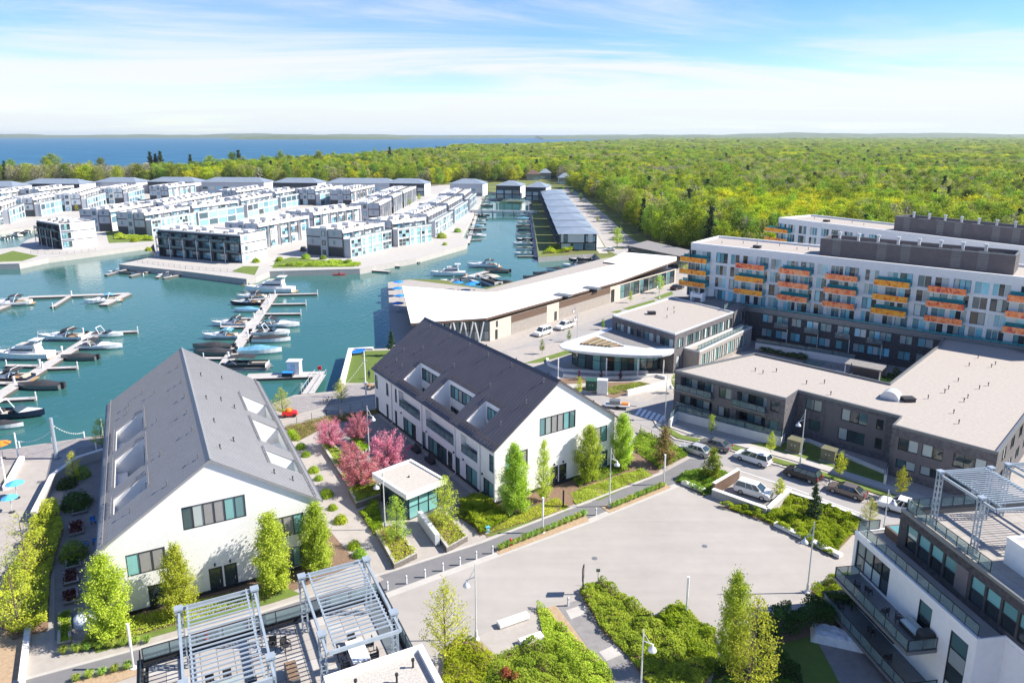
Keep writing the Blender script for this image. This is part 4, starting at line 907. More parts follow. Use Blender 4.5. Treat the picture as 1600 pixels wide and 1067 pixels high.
# long balconies
for z,y0,y1,dp in ((4.55,1.2,-9.0,2.7),(1.1,2.4,-9.6,2.9)):
    g=MB(); g.box(-2.4-dp,-2.42,y1,y0,z-.3,z); g.build('balcony_slab','mid_metal',t)
    Face(-2.4-dp+.1,y0-.1,-math.pi/2,t).rail(0,z,y0-y1-.2,1.05,post=1.5); Face(-2.5,y0-.08,math.pi,t).rail(0,z,dp-.15,1.05); Face(-2.4-dp+.1,y1+.08,0,t).rail(0,z,dp-.15,1.05)
# white roof house and lower white block at the corner
fs=block(t,[(2.6,-19),(12,-19),(12,-8.6),(2.6,-8.6)],11.7,14.0,'stucco','gravel_roof','white_paint',.3)
fs=block(t,[(1.6,-24),(12,-24),(12,-18.02),(1.6,-18.02)],0,9.3,'stucco','gravel_roof','white_paint',.3,{3:[(2.6,4.8,5.2,8.0)]}); fs[3].win(2.6,5.2,2.2,2.8,1,3,['blind','glass','glass_dark'],d=.06)
g=MB(); g.box(-1.6,1.58,-23.5,-18.3,4.5,4.8); g.build('balcony_slab','charcoal',t); Face(-1.5,-18.4,-math.pi/2,t).rail(0,4.8,5,1.05,post=1.2); Face(1.5,-18.4,math.pi,t).rail(0,4.8,3,1.05)
# ================================================================ J: roof terrace building in the foreground
Jaz=R(26.5); JO=Vector((-9.83,45.66,0))
tj=empty('roof_terrace_building',(JO.x,JO.y,0),Jaz,'foreground building with a paved roof terrace under two steel pergolas','building')
fs=block(tj,[(-15.6,-30),(.4,-30),(.4,.35),(-15.6,.35)],0,12.25,'stucco',None,'charcoal',.35,{1:[(4+i*5,6.4+i*5,z,z+2.2) for i in range(5) for z in (1,4.4,7.8)]},capw=.4)
for i in range(5):
    for z in (1,4.4,7.8): fs[1].win(4+i*5,z,2.4,2.2,2,1,'glass',d=.08)
g=MB(); g.box(-15.2,.0,-29.6,-.05,11.8,11.92); g.build('terrace_base','dark_metal',tj)
tile=MB(); tile.box(0,.97,0,.97,0,.05); tm=[tile.mesh('terrace_tile',m_) for m_ in ('paver','concrete')]
for i in range(15):
    for j in range(18):
        x,y=-15.0+i*1.0,-1.2-j*1.0
        put(tm[1 if (i*7+j*3)%5==0 else 0],'terrace_tile',tj,(x,y,11.925))
for a,b in ((-15.3,-8.9),(-8.8,-2.0),(-1.95,.1)): Face(b,.1,math.pi,tj).rail(0,12.25,b-a,.95,mat='rail_glass',post=1.6)
Face(.2,-14,math.pi/2,tj).rail(0,12.25,5,.95); Face(.2,-9,math.pi/2,tj).rail(.05,12.25,9,.95)
Face(-15.4,0,-math.pi/2,tj).rail(0,12.25,14,.95)
fs=block(tj,[(-5.75,-16),(.1,-16),(.1,-9.6),(-5.75,-9.6)],11.93,15.0,'stucco','gravel_roof','white_paint',.3,capw=.5)
vents(tj,[(-4.3,-11),(-2.1,-11.6),(-.9,-10.9)],14.72)
g=MB(); g.box(-19.5,-15.7,-30,-3.2,0,9.0); g.build('lower_wing','brick_dark',tj)
Face(-15.9,-3.3,math.pi,tj).rail(0,9,3.4,1.0,post=1.1)
def pergola(name,label,origin,az,x0,x1,y0,y1,z0,zt,nsl,inner=.5):
    t=empty(name,(origin.x,origin.y,0),az,label,'pergola')
    for x in (x0,x1):
        for y in (y0+1.4,y1-.4):
            g=MB()
            for dx in (-.17,.17):
                for dy in (-.17,.17): g.box(dx-.04,dx+.04,dy-.04,dy+.04,0,zt-z0+.35)
            k=int((zt-z0)/.55)
            for i in range(k+1): z=.2+i*.55; g.box(-.17,.17,-.20,-.16,z,z+.05); g.box(-.17,.17,.16,.20,z,z+.05); g.box(-.20,-.16,-.17,.17,z,z+.05); g.box(.16,.20,-.17,.17,z,z+.05)
            g.box(-.26,.26,-.26,.26,zt-z0+.3,zt-z0+.42); g.build('lattice_post','pergola_steel',t,(x,y,z0))
    for x in (x0,x1): g=MB(); g.box(-.07,.07,y0,y1,-.11,.11); g.build('main_beam','pergola_steel',t,(x,0,zt))
    for y in (y0,y1): g=MB(); g.box(x0+.1,x1-.1,-.07,.07,-.11,.11); g.build('cross_beam','pergola_steel',t,(0,y,zt))
    for x in (x0+inner,x1-inner): g=MB(); g.box(-.05,.05,y0+.1,y1-.1,0,.16); g.build('inner_beam','pergola_steel',t,(x,0,zt+.13))
    sl=MB(); sl.box(x0+inner-.1,x1-inner+.1,-.035,.035,0,.08); sm=sl.mesh('slat','pergola_steel')
    for i in range(nsl): put(sm,'slat',t,(0,y0+.35+(y1-y0-.7)*i/(nsl-1),zt+.30))
    return t
pergola('steel_pergola','pale steel slatted pergola on the terrace, nearer the plaza',JO,Jaz,-5.4,-1.0,-9.0,-.9,11.97,15.9,20)
pergola('steel_pergola','pale steel slatted pergola on the terrace, farther left over the table',JO,Jaz,-12.9,-8.4,-9.6,-.9,11.97,15.9,21)
pergola('steel_pergola','steel slatted pergola on the right-hand brick building roof',IO,Iaz,1.3,6.2,-8.4,-2.0,11.7,16.3,19)
pergola('steel_pergola','second steel pergola at the right edge of the photo',IO,Iaz,8.2,13.2,-8.4,-1.6,11.7,16.3,19)
# terrace furniture
def chair(mat='charcoal'):
    t=empty('terrace_chair',(0,0,0),0,'x','chair'); g=MB(); g.box(-.25,.25,-.25,.25,.42,.47); g.build('seat',mat,t)
    g=MB(); g.box(-.25,.25,.22,.27,.5,.9); g.build('backrest',mat,t)
    for x in (-.22,.22):
        for y in (-.22,.24): g=MB(); g.box(x-.02,x+.02,y-.02,y+.02,0,.42 if y<0 else .9); g.build('leg','dark_metal',t)
        g=MB(); g.box(x-.025,x+.025,-.22,.24,.64,.68); g.build('armrest','dark_metal',t)
    return cache_tree(t)
def table(w,d,mat):
    t=empty('terrace_table',(0,0,0),0,'x','table'); g=MB(); g.box(-w/2,w/2,-d/2,d/2,.7,.76); g.build('table_top',mat,t)
    for x in (-w/2+.1,w/2-.1):
        for y in (-d/2+.1,d/2-.1): g=MB(); g.box(x-.03,x+.03,y-.03,y+.03,0,.7); g.build('leg','dark_metal',t)
    return cache_tree(t)
ch0=chair(); tb0=table(1.1,2.2,'white_paint'); tb1=table(1.3,1.9,'blind')
def jl(x,y,z): return Vector((JO.x+x*math.cos(Jaz)-y*math.sin(Jaz),JO.y+x*math.sin(Jaz)+y*math.cos(Jaz),z))
def il(x,y,z): return Vector((IO.x+x*math.cos(Iaz)-y*math.sin(Iaz),IO.y+x*math.sin(Iaz)+y*math.cos(Iaz),z))
TZ=11.98
tb0.location=jl(-2.9,-5.6,TZ); tb0.rotation_euler=(0,0,Jaz); tb0['label']='white table under the pergola nearer the plaza'
dup(tb1,jl(-10.8,-5.2,TZ),Jaz+R(90),'long pale table under the left pergola'); dup(tb1,jl(-12.6,-8.5,TZ),Jaz,'pale table at the left pergola corner')
first=True
for lab,grp,pl in (('dark chair drawn up to the white table under the plaza-side pergola','chairs at the white table',[(-3.8,-5.0,90),(-3.8,-6.2,90),(-2.0,-5.0,-90),(-2.0,-6.2,-90),(-2.9,-7.2,180),(-2.9,-4.1,0)]),
                   ('dark chair at the long table under the left pergola','chairs at the long table',[(-11.6,-4.0,0),(-10.6,-4.0,0),(-11.6,-6.4,180),(-10.6,-6.4,180),(-9.3,-5.2,-90)]),
                   ('dark chair standing alone between the two pergolas','chairs between the pergolas',[(-6.9,-2.6,30),(-7.7,-2.2,-20)])):
    for x,y,a in pl:
        if first: ch0.location=jl(x,y,TZ); ch0.rotation_euler=(0,0,Jaz+R(a)); ch0['label']=lab; ch0['group']=grp; first=False
        else: dup(ch0,jl(x,y,TZ),Jaz+R(a),lab,grp)
drop(tb1)
for lab,x,y in (('tall dark planter box between the pergolas, farther from the camera',-7.0,-5.6),('tall dark planter box between the pergolas, nearer the camera',-6.6,-8.6)):
    t=empty('planter_box',jl(x,y,TZ),Jaz,lab,'planter'); g=MB(); g.box(-.35,.35,-.9,.9,0,.8); g.build('box','mid_metal',t); g=MB(); g.box(-.3,.3,-.85,.85,.8,.84); g.build('soil','mulch',t)
    mb=leafy([(0,0,1.0)],60,.35,.14) if 'leafy' in globals() else None
t=empty('patio_umbrella',G(612,975,5),0,'closed pale blue patio umbrella beside the terrace edge','umbrella')
t=bpy.data.objects.remove(t)
# balcony furniture on the right-hand building
for i,(x,y,a) in enumerate(((-4.2,-1.0,40),(-3.6,-1.8,100),(-4.0,-4.6,200),(-3.4,-5.6,60))): dup(ch0,il(x,y,4.56),Iaz+R(a),'grey chair on the long upper balcony of the right-hand building','chairs on the upper balcony')
for i,(x,y,a) in enumerate(((-4.4,0.6,40),(-3.6,-2.8,100),(-4.3,-6.0,200))): dup(ch0,il(x,y,1.12),Iaz+R(a),'grey chair on the long lower balcony of the right-hand building','chairs on the lower balcony')
def sofa(lab,loc,rz,mat):
    t=empty('outdoor_sofa',loc,rz,lab,'sofa'); g=MB(); g.box(-1,1,-.4,.4,.05,.4); g.build('base','charcoal',t); g=MB(); g.box(-.95,.95,-.38,.28,.4,.55); g.build('seat_cushion',mat,t); g=MB(); g.box(-.95,.95,.2,.38,.5,.9); g.build('back_cushion',mat,t)
    return t
sofa('white cushioned sofa on the upper balcony of the right-hand building',il(-3.1,-6.8,4.56),Iaz-R(90),'blind')
t=empty('covered_barbecue',il(-3.0,-8.3,4.56),Iaz,'black covered barbecue at the end of the upper balcony','barbecue'); g=MB(); g.box(-.6,.6,-.4,.4,0,.8); g.build('cart','charcoal',t); g=MB(); g.prism([(-.6,-.4),(.6,-.4),(.6,.4),(-.6,.4)],.8,1.0); g.loft([[(-.6,y*.4,1.0),(-.45,y*.4,1.25),(.45,y*.4,1.25),(.6,y*.4,1.0)] for y in (-1,1)]); g.build('lid','canvas_dark',t)
t=empty('covered_furniture',G(1310,1000,0),R(-20),'patio furniture under a crumpled pale blue cover on the shaded terrace','furniture'); g=MB()
rr=random.Random(3); nx,ny=14,8; pts=[[(-2.4+4.8*i/nx,-1.1+2.2*j/ny,(.0 if i in(0,nx) or j in(0,ny) else .75+.12*rr.uniform(-1,1))) for i in range(nx+1)] for j in range(ny+1)]
for j in range(ny):
    for i in range(nx): g.poly([pts[j][i],pts[j][i+1],pts[j+1][i+1],pts[j+1][i]])
g.build('cover','cover_cloth',t,smooth=True)
# ================================================================ townhouses on the islands
TH=10.2
_thn=0
def townhouse(label,N_,F_,depth,style=0,grp='three-storey townhouse blocks around the canals',z0=LZ,zt=TH,end=True,flip=False):
    """block of narrow houses; N_ near and F_ far end of its sunny long side"""
    L=math.hypot(F_.x-N_.x,F_.y-N_.y); az=azd(N_,F_)-math.pi/2
    t=empty('townhouse_block',(N_.x,N_.y,0),az,label,'townhouses',grp)
    nb=max(2,round(L/6.2)); uw=L/nb; D=depth
    fl=[z0+.1,z0+3.7,z0+7.2]; far=N_.y>330
    lit=Face(0,0,math.pi/2,t); endf=Face(-D,0,0,t); back=Face(-D,L,-math.pi/2,t); fare=Face(0,L,math.pi,t)
    # body
    rec=1.1
    hs=[]
    for i in range(nb): hs.append((i*uw+.35,(i+1)*uw-.35,z0+.1,zt-1.3,rec))
    wall(lit,[(0,z0),(L,z0),(L,zt-.5),(0,zt-.5)],hs,'townhouse_white' if style!=2 else 'townhouse_dark',name='wall')  # waterfront blocks: the blue shade of this side is put into the dark wall colour
    for f,ln in ((endf,D),(back,L),(fare,D)): wall(f,[(0,z0),(ln,z0),(ln,zt-.5),(0,zt-.5)],[],'townhouse_white' if style!=2 else 'townhouse_panel')
    g=MB(); g.poly([(-D,0,zt-.48),(0,0,zt-.48),(0,L,zt-.48),(-D,L,zt-.48)]); g.build('roof','town_roof',t)
    strip('parapet',[Vector(p+(0,)) for p in ((-D,0),(0,0),(0,L),(-D,L))],.45,zt-.5,'townhouse_white',.5,parent=t,closed=True,side=1,off=-.06)
    bay=MB(); bw=uw-.7
    for i in range(nb):
        x0=i*uw+.35
        for k,zf in enumerate(fl):
            hh=2.6 if k else 2.3
            if zf+hh>zt-1.35: hh=zt-1.4-zf
            split=.66 if (i+k)%2 else .74
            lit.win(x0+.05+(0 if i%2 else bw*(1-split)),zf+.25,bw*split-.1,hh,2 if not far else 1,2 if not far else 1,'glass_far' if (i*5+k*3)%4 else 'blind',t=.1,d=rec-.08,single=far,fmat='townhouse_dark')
            m_=('townhouse_white','townhouse_white','townhouse_taupe','townhouse_panel')[(i*3+k)%4] if style!=2 else ('townhouse_dark','glass_teal','glass_far')[(i+k)%3]
            g=MB(); g.box(0,bw*(1-split)-.02,-.12,0,0,hh+.3); lit.put(g.mesh('facade_panel',m_),'facade_panel',x0+.02+(bw*split if i%2 else 0),zf+.1,rec)
        if i<nb: g=MB(); g.box(-.16,.16,-.25,.1,0,zt-z0-.9); lit.put(g.mesh('party_wall','townhouse_taupe'),'party_wall',i*uw,z0)
    if style==1:   # projecting two-storey glazed bays with terraces above
        bp=3.2; zb=z0+7.0
        g=MB(); g.box(.02,bp,.1,L-.1,z0,zb); g.build('front_bay','townhouse_panel',t)
        fb=Face(bp,.1,math.pi/2,t)
        for i in range(nb):
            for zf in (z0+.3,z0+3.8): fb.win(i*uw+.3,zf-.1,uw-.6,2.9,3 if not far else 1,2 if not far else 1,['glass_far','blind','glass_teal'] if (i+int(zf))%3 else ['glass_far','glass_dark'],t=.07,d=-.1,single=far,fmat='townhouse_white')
            g=MB(); g.box(-.22,.22,-.3,.0,0,zb-z0+.1); fb.put(g.mesh('bay_frame','townhouse_white'),'bay_frame',i*uw,z0)
        g=MB(); g.box(0,L-.2,-.3,0,0,.35); fb.put(g.mesh('bay_cornice','townhouse_white'),'bay_cornice',0,zb)
        for i in range(nb): fb.rail(i*uw+.1,zb,uw-.2,.95,d=.2)
    if style==2:   # waterfront: stacked balconies on the long face
        for i in range(nb):
            for zf in fl[1:]:
                g=MB(); g.box(.3,uw-.3,-1.6,0,-.15,0); lit.put(g.mesh('balcony','townhouse_dark'),'balcony',i*uw,zf); lit.rail(i*uw+.3,zf,uw-.6,1.0,d=-1.55,post=.9)
            g=MB(); g.box(-.12,.12,-1.6,-1.4,0,7.4); lit.put(g.mesh('post','townhouse_white'),'post',i*uw+.3,z0)
    if end:        # stair tower, dark glazing strip and framed panels on the end facing the marina
        g=MB(); g.box(-D*.5-1.6,-D*.5+1.6,-.5,.4,z0,zt+.5); g.build('stair_tower','townhouse_panel',t)
        tf=Face(-D*.5-1.6,-.5,0,t)
        for k,zf in enumerate(fl): tf.win(.8,zf+.5,1.6,1.8,1,1,'glass_far',t=.1,d=-.1,fmat='townhouse_dark')
        for x0,x1 in ((.3,D*.5-1.9),(D*.5+1.9,D-.3)):
            g=MB(); g.box(-.3,x1-x0+.25,-.05,0,0,zt-z0-.6); endf.put(g.mesh('end_backing','townhouse_taupe'),'end_backing',x0,z0)
            for k,zf in enumerate(fl):
                g=MB(); g.box(0,x1-x0,-.10,0,0,3.1); endf.put(g.mesh('end_panel','townhouse_dark' if k==0 and style!=2 else 'townhouse_panel'),'end_panel',x0,zf+.15)
                if k: endf.win(x0+(x1-x0)*.35,zf+.9,.9,1.5,1,1,'glass_far',t=.08,d=-.2,fmat='mid_metal')
            g=MB(); g.box(0,x1-x0,-.14,0,0,.3); endf.put(g.mesh('end_band','townhouse_dark'),'end_band',x0,fl[2]-.1)
    for i in range(nb):
        if (i*3)%4!=1:
            g=MB(); g.box(-1.6,1.6,-1.3,1.3,0,1.2); g.build('roof_stair_house','townhouse_white',t,(-D*.62,i*uw+uw*.5,zt-.48))
        g=MB(); g.box(-.5,.5,-.4,.4,0,.7); g.build('roof_unit','mid_metal',t,(-D*.3,i*uw+uw*.4,zt-.47))
        g=MB(); g.tube((0,0,0),(0,0,.7),.12); g.build('roof_vent','charcoal',t,(-D*.2,i*uw+uw*.75,zt-.47))
    return t
TB=[ # near px, far px of the sunny roof edge, depth, style, label
 ((535,360),(600.4,347.6),15,1,'townhouse block at the quay corner where the canal meets the marina'),
 ((612.4,346),(665.4,339.4),14,1,'second townhouse block along the canal promenade, beside the quay corner block'),
 ((668,335),(697,321),13,1,'third townhouse block along the canal promenade with dark lower storeys'),
 ((700,318),(722,306),13,1,'fourth townhouse block along the canal promenade'),
 ((725,303),(736,295),13,1,'farthest townhouse block on the left of the canal'),
 ((402.7,350.4),(482.6,336.6),14,0,'townhouse block with deep taupe recesses behind the white end wall'),
 ((489.5,332.5),(563.9,321.5),14,0,'townhouse block with six regular bays behind the quay corner block'),
 ((592.8,318),(611,309),13,0,'townhouse block with slim brown bays, nearest of its row of three'),
 ((613.8,306.3),(628,300),13,0,'townhouse block with slim brown bays, middle of its row'),
 ((630,299.4),(650,291),13,0,'townhouse block with slim brown bays, far end of its row'),
 ((225,333),(296,323),13,1,'townhouse block with glazed bays behind the blue glass waterfront block'),
 ((300,322),(372,313),13,1,'townhouse block with glazed bays, second in the row behind the waterfront block'),
 ((376,311),(425,302),12,1,'townhouse block with glazed bays, third in the row behind the waterfront block'),
 ((430,300),(470,294),12,1,'townhouse block with roof terraces near the dark trees'),
 ((492,296),(535,289.5),12,1,'townhouse block with roof terraces left of the slim brown bays'),
 ((171,328),(245,316),13,0,'townhouse block with blue panelled end behind the small lawn'),
 ((255,317),(346,301),13,0,'long townhouse block with even recesses in the middle of the island'),
 ((369,298),(420,291),12,0,'townhouse block far back in the middle of the island'),
 ((51,310),(100,301),12,1,'townhouse block with glazed bays over the left canal, second from the photo edge'),
 ((0,319),(37,306.5),12,1,'townhouse block with glazed bays at the left photo edge'),
 ((-70,334),(-10,320),12,1,'townhouse block cut off by the left photo edge'),
 ((125,303),(168,291),12,1,'townhouse block with glazed bays, third along the left canal'),
 ((191,294),(216,288),12,1,'townhouse block with glazed bays, fourth along the left canal'),
 ((60,296),(115,289.5),12,0,'townhouse block in the left background with long parapet'),
 ((0,300),(52,293),12,0,'townhouse block in the far left background'),
 ((262,291),(305,286),12,0,'townhouse block in the background left of the slate roofs'),
 ((548,297),(585,289),12,0,'townhouse block far back near the canal head')]
for n,f,d,s_,lab in TB: townhouse(lab,G(*n,TH),G(*f,TH),d+2.2,s_)
# waterfront blocks: long glass side turned to the marina
a,b=G(246,358,TH),G(375,367,TH); d_=(b-a).normalized(); nn=Vector((-d_.y,d_.x,0))
townhouse('blue glass waterfront townhouse block with stacked balconies and white end wall',a,b,13,2,end=False)
bw_=(b-a).length; tt=[o_ for o_ in col.objects if o_.get('label','').startswith('blue glass waterfront')][0]
# its white lit end (far end of the long side)
fe=Face(0,bw_,math.pi,tt); 
for k in range(3):
    for q_ in (0,1): g=MB(); g.box(0,5.6,-.1,0,0,3.2); fe.put(g.mesh('end_panel','townhouse_white'),'end_panel',.5+q_*6.2,LZ+.1+k*3.5)
    fe.win(1.8,LZ+.9+k*3.5,1.2,1.5,1,1,'glass_far',d=-.2,fmat='mid_metal')
    g=MB(); g.box(0,12.4,-.13,0,0,.3); fe.put(g.mesh('end_band','townhouse_dark'),'end_band',.3,LZ+3.3+k*3.5)
a,b=G(57,344,TH),G(92,350,TH)
townhouse('white cube townhouse block alone on the left lawn by the water',a,b,13.5,2,end=False)
tt=[o_ for o_ in col.objects if o_.get('label','').startswith('white cube')][0]; bw_=(b-a).length; fe=Face(0,bw_,math.pi,tt)
for k in range(3):
    g=MB(); g.box(0,8.6,-.1,0,0,3.2); fe.put(g.mesh('end_panel','townhouse_white'),'end_panel',4.6,LZ+.1+k*3.5)
    fe.win(.6,LZ+.7+k*3.5,3.2,2.3,3,2,['glass_far','glass_teal','glass_dark'],t=.1,d=-.12,fmat='townhouse_taupe')
    g=MB(); g.box(0,12.6,-.14,0,0,.25); fe.put(g.mesh('end_band','townhouse_dark'),'end_band',.3,LZ+3.35+k*3.5)
# hip-roofed houses at the back of the islands and round the canal head
def hip_house(label,L_,R_,depth,zt=9.2,z0=LZ,grp='slate-roofed houses behind the canals',rh=2.2,name='hip_roofed_house',wallm='townhouse_dark',roofm='metal_roof_blue'):
    w_=math.hypot(R_.x-L_.x,R_.y-L_.y); t=empty(name,(L_.x,L_.y,0),azd(L_,R_),label,'house',grp)
    F=Face(0,0,0,t); nb=max(2,round(w_/5.5)); uw=w_/nb; hs=[(i*uw+.6,(i+1)*uw-.6,z,z+2.3) for i in range(nb) for z in ((z0+.4,z0+3.6,z0+6.8) if zt-z0>9 else (z0+.4,z0+3.6)) if z+2.3<zt-.2]
    wall(F,[(0,z0),(w_,z0),(w_,zt),(0,zt)],hs,wallm)
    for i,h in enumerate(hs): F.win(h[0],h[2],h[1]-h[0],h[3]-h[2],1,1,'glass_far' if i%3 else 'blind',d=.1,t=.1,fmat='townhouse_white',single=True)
    for f,ln in ((Face(w_,0,math.pi/2,t),depth),(Face(w_,depth,math.pi,t),w_),(Face(0,depth,-math.pi/2,t),depth)): wall(f,[(0,z0),(ln,z0),(ln,zt),(0,zt)],[],'townhouse_white')
    g=MB(); o_=.7; i_=min(depth,w_)*.42; e=[(-o_,-o_,zt),(w_+o_,-o_,zt),(w_+o_,depth+o_,zt),(-o_,depth+o_,zt)]; r0,r1=(i_,depth/2,zt+rh),(max(i_+.3,w_-i_),depth/2,zt+rh)
    g.poly([e[0],e[1],r1,r0]); g.poly([e[1],e[2],r1]); g.poly([e[2],e[3],r0,r1]); g.poly([e[3],e[0],r0]); g.poly(e[::-1]); g.build('roof',roofm,t)
    return t
for i,(x0,x1,y) in enumerate(((32,127,287),(146,215,284.5),(228,307,284),(312,415,284.5),(424,499,285.5),(507,618,286),(600,666,286.5),(701,757,287),(773,816,290),(-60,22,291),(819,856,292.5))):
    hip_house('house with slate-blue hip roof behind the islands, %s from the left'%('second third fourth fifth sixth seventh eighth ninth tenth first eleventh'.split()[i]),G(x0+2,y,9.2),G(x1-3,y+.6,9.2),18,rh=3.2,wallm='townhouse_panel' if i%2 else 'townhouse_dark')
# the row along the right bank of the canal
ys_=[280,302,327,357,392,430,472,515]
for i in range(7):
    y0,y1=ys_[i],ys_[i+1]; xl=19+.0075*(y0-280); dpt=y1-y0-3.2
    t=hip_house('blue-roofed canal house, %s of the row counted from the market hall'%('first second third fourth fifth sixth seventh'.split()[i]),Vector((xl,y0,0)),Vector((xl+14.6,y0,0)),dpt,zt=6.6,grp='canal houses with blue hip roofs',rh=1.4,name='canal_house',wallm='townhouse_dark')
    w_=14.6; dp=dpt; n=max(3,round(dp/4.5)); f=Face(0,dp,-math.pi/2,t)
    for k in range(n):
        for z in (.3,3.5): f.win(k*dp/n+.4,z,dp/n-.8,2.6,1,1,'glass_dark' if (k+i)%3 else 'glass_teal',d=-.1,t=.1,fmat='townhouse_dark',single=True)
        g=MB(); g.box(.2,dp/n-.2,-1.8,0,-.15,0); so_=f.put(g.mesh('balcony','townhouse_dark'),'balcony',k*dp/n,3.4); 
        f.rail(k*dp/n+.2,3.4,dp/n-.4,1.0,d=-1.75)
    if i==0:
        F=Face(0,0,0,t)
        for x0,x1 in ((.4,1.4),(3.2,9.6),(11.2,13)): g=MB(); g.box(0,x1-x0,-.08,-.01,3.2,6.5); F.put(g.mesh('white_panel','townhouse_white'),'white_panel',x0,0)
# detached houses among the trees
for i,(px,py,w_,rm,lab) in enumerate(((833,277,13,'brown_wood','brown-roofed house among the trees beyond the canal'),(852,275,12,'metal_roof_blue','grey-roofed house among the trees beyond the canal'),(884,283,13,'metal_roof_blue','small grey pyramid-roofed house at the forest edge'),(565,262,14,'brown_wood','terracotta-roofed house peeking through the trees'),(650,265,18,'brown_wood','large brown-roofed house in the trees left of the canal'),(757,274,15,'brown_wood','red-roofed house in the trees above the canal head'),(230,262,16,'metal_roof_blue','slate-roofed house near the lake shore'))):
    c_=G(px,py,3); hip_house(lab,Vector((c_.x-w_/2,c_.y,0)),Vector((c_.x+w_/2,c_.y,0)),11,zt=6,rh=4.0,grp='houses among the trees',name='detached_house',wallm='brick_pale',roofm=rm)
# ================================================================ docks
DZ=WZ+.55
def dock(label,main,wd,fingers,fw=1.3,piles=True,name='floating_dock',z=DZ):
    P=[G(x,y,z) for x,y in main]; o=P[0]; t=empty(name,(o.x,o.y,0),0,label,'dock')
    def bar(a,b,w_,nm,zz):
        L=math.hypot(b.x-a.x,b.y-a.y); g=MB(); g.box(0,L,-w_/2,w_/2,-.04,0,0); g.box(.03,L-.03,-w_/2+.03,w_/2-.03,-.75,-.04,1)
        return g.build(nm,['dock_grey','dock_side'],t,(a.x-o.x,a.y-o.y,zz),azd(a,b))
    for i,(a,b) in enumerate(zip(P,P[1:])): bar(a,b,wd,'walkway',z-.004*i)
    for i,(x0,y0,x1,y1) in enumerate(fingers):
        a,b=G(x0,y0,z),G(x1,y1,z); bar(a,b,fw,'finger',z-.015-.003*(i%3))
        if piles:
            g=MB(); g.tube((0,0,-2.5),(0,0,1.0),.14,n=8); g.tube((0,0,1.0),(0,0,1.15),.15,.02,n=8); g.build('pile','pale_metal',t,(b.x-o.x,b.y-o.y,z))
            g=MB(); g.box(-.14,.14,-.14,.14,0,1.1); g.box(-.18,.18,-.18,.18,1.1,1.3); g.build('power_pedestal','white_paint',t,(a.x-o.x+.3,a.y-o.y,z))
    return t
dock('left marina pier with boats on both sides, running out from the photo edge',[(-40,642),(0,616),(150,522)],2.6,[(128,521,215,517),(95,550,48,547),(60,571,10,570),(64,575,121,573),(20,598,-20,597),(-5,624,56,621)])
dock('middle marina pier ending at the white yacht',[(343,582),(350,571),(428,459)],2.6,[(428,460,496,458.5),(418,475,478,474),(410,490,470,489.5),(385,526,450,526),(370,549,420,548),(382,510,345,510),(355,559,318,559),(395,497,375,497),(420,466,388,468)])
dock('far left pier with a hooked end and one white boat',[(-40,497),(42,464),(200,458.5),(161,476)],2.4,[(110,461.5,82,479)])
dock('short fuel dock behind the grey-roofed house',[(385,588),(505,584)],3.2,[],piles=False)
t=empty('fuel_kiosk',G(461,583,DZ),0,'white kiosk on the short fuel dock','kiosk'); g=MB(); g.box(-1.2,1.2,-.9,.9,0,2.5); g.build('cabin','white_paint',t); g=MB(); g.box(-1.4,1.4,-1.1,1.1,2.5,2.7); g.build('roof','pale_metal',t); g=MB(); g.box(-.4,.4,-.93,-.9,.1,2.1); g.build('door','pale_metal',t)
t=empty('dock_locker',G(450,588,DZ),0,'navy storage locker beside the fuel kiosk','locker'); g=MB(); g.box(-1,1,-.6,.6,0,.8); g.build('body','navy',t); g=MB(); g.box(-1.05,1.05,-.65,.65,.8,.9); g.build('lid','blue_fabric',t)
t=empty('life_ring_station',G(500,584,DZ),0,'red life-ring station at the end of the fuel dock','life ring'); g=MB(); g.box(-.06,.06,-.06,.06,0,1.2); g.build('post','white_paint',t); g=MB(); g.box(-.35,.35,-.2,.1,.9,1.6); g.build('ring_case','red_paint',t)
a,b=G(481,615,.05),G(501,586,DZ); t=empty('gangway',(a.x,a.y,0),azd(a,b),'sloping metal gangway down to the fuel dock','gangway'); L=(b-a).length
g=MB(); g.poly([(0,-1.1,.05),(L,-1.1,DZ+.1),(L,1.1,DZ+.1),(0,1.1,.05)]); g.build('ramp','dock_grey',t)
for s_ in (-1.1,1.1):
    g=MB(); g.tube((0,s_,1.05),(L,s_,DZ+1.1),.04)
    for k in range(7): x=L*k/6; zz=.05+(DZ+.05)*k/6; g.tube((x,s_,zz),(x,s_,zz+1),.03)
    g.build('handrail','pale_metal',t)
# quay-side docks along the townhouses
qd=[(575,421.5,609,424),(590,415,625,415.5),(628,407,655,409),(655,401.5,672,403),(672,393,698,395),(690,388,710,390)]
for i,(x0,y0,x1,y1) in enumerate(qd): dock('narrow mooring finger off the canal quay, %s from the lawn corner'%('first second third fourth fifth sixth'.split()[i]),[(x0-12,y0-2.5),(x0,y0),(x1,y1)],1.6,[],name='mooring_finger')
dock('mooring fingers before the blue glass waterfront block',[(190,413),(247,424)],1.6,[(212,417,165,429),(245,421,203,431),(262,423,245,433),(293,427,255,434)],1.2,False)
dock('long low dock under the blue glass waterfront block',[(310,430),(388,437)],2.0,[],piles=False)
dock('short docks before the white cube house',[(64,404),(108,404)],1.6,[(95,399,128,396)],1.2,False); dock('thin dock along the left lawn quay',[(182,393),(230,387)],1.6,[],piles=False)
lk=[(731,375,752,374),(729,366,755,365),(732,357,760,357),(735,349,760,349),(738,342,763,342),(740,335,765,335.5)]
dock('row of slips on the left bank of the canal',[(731,380),(745,334)],1.6,lk,1.0,False)
rk=[(836,y,808,y) for y in (400,394,386,379,372,365,358,351,345,340,336)]
dock('row of slips on the right bank of the canal',[(838,402),(829,333)],1.6,rk,1.0,False)
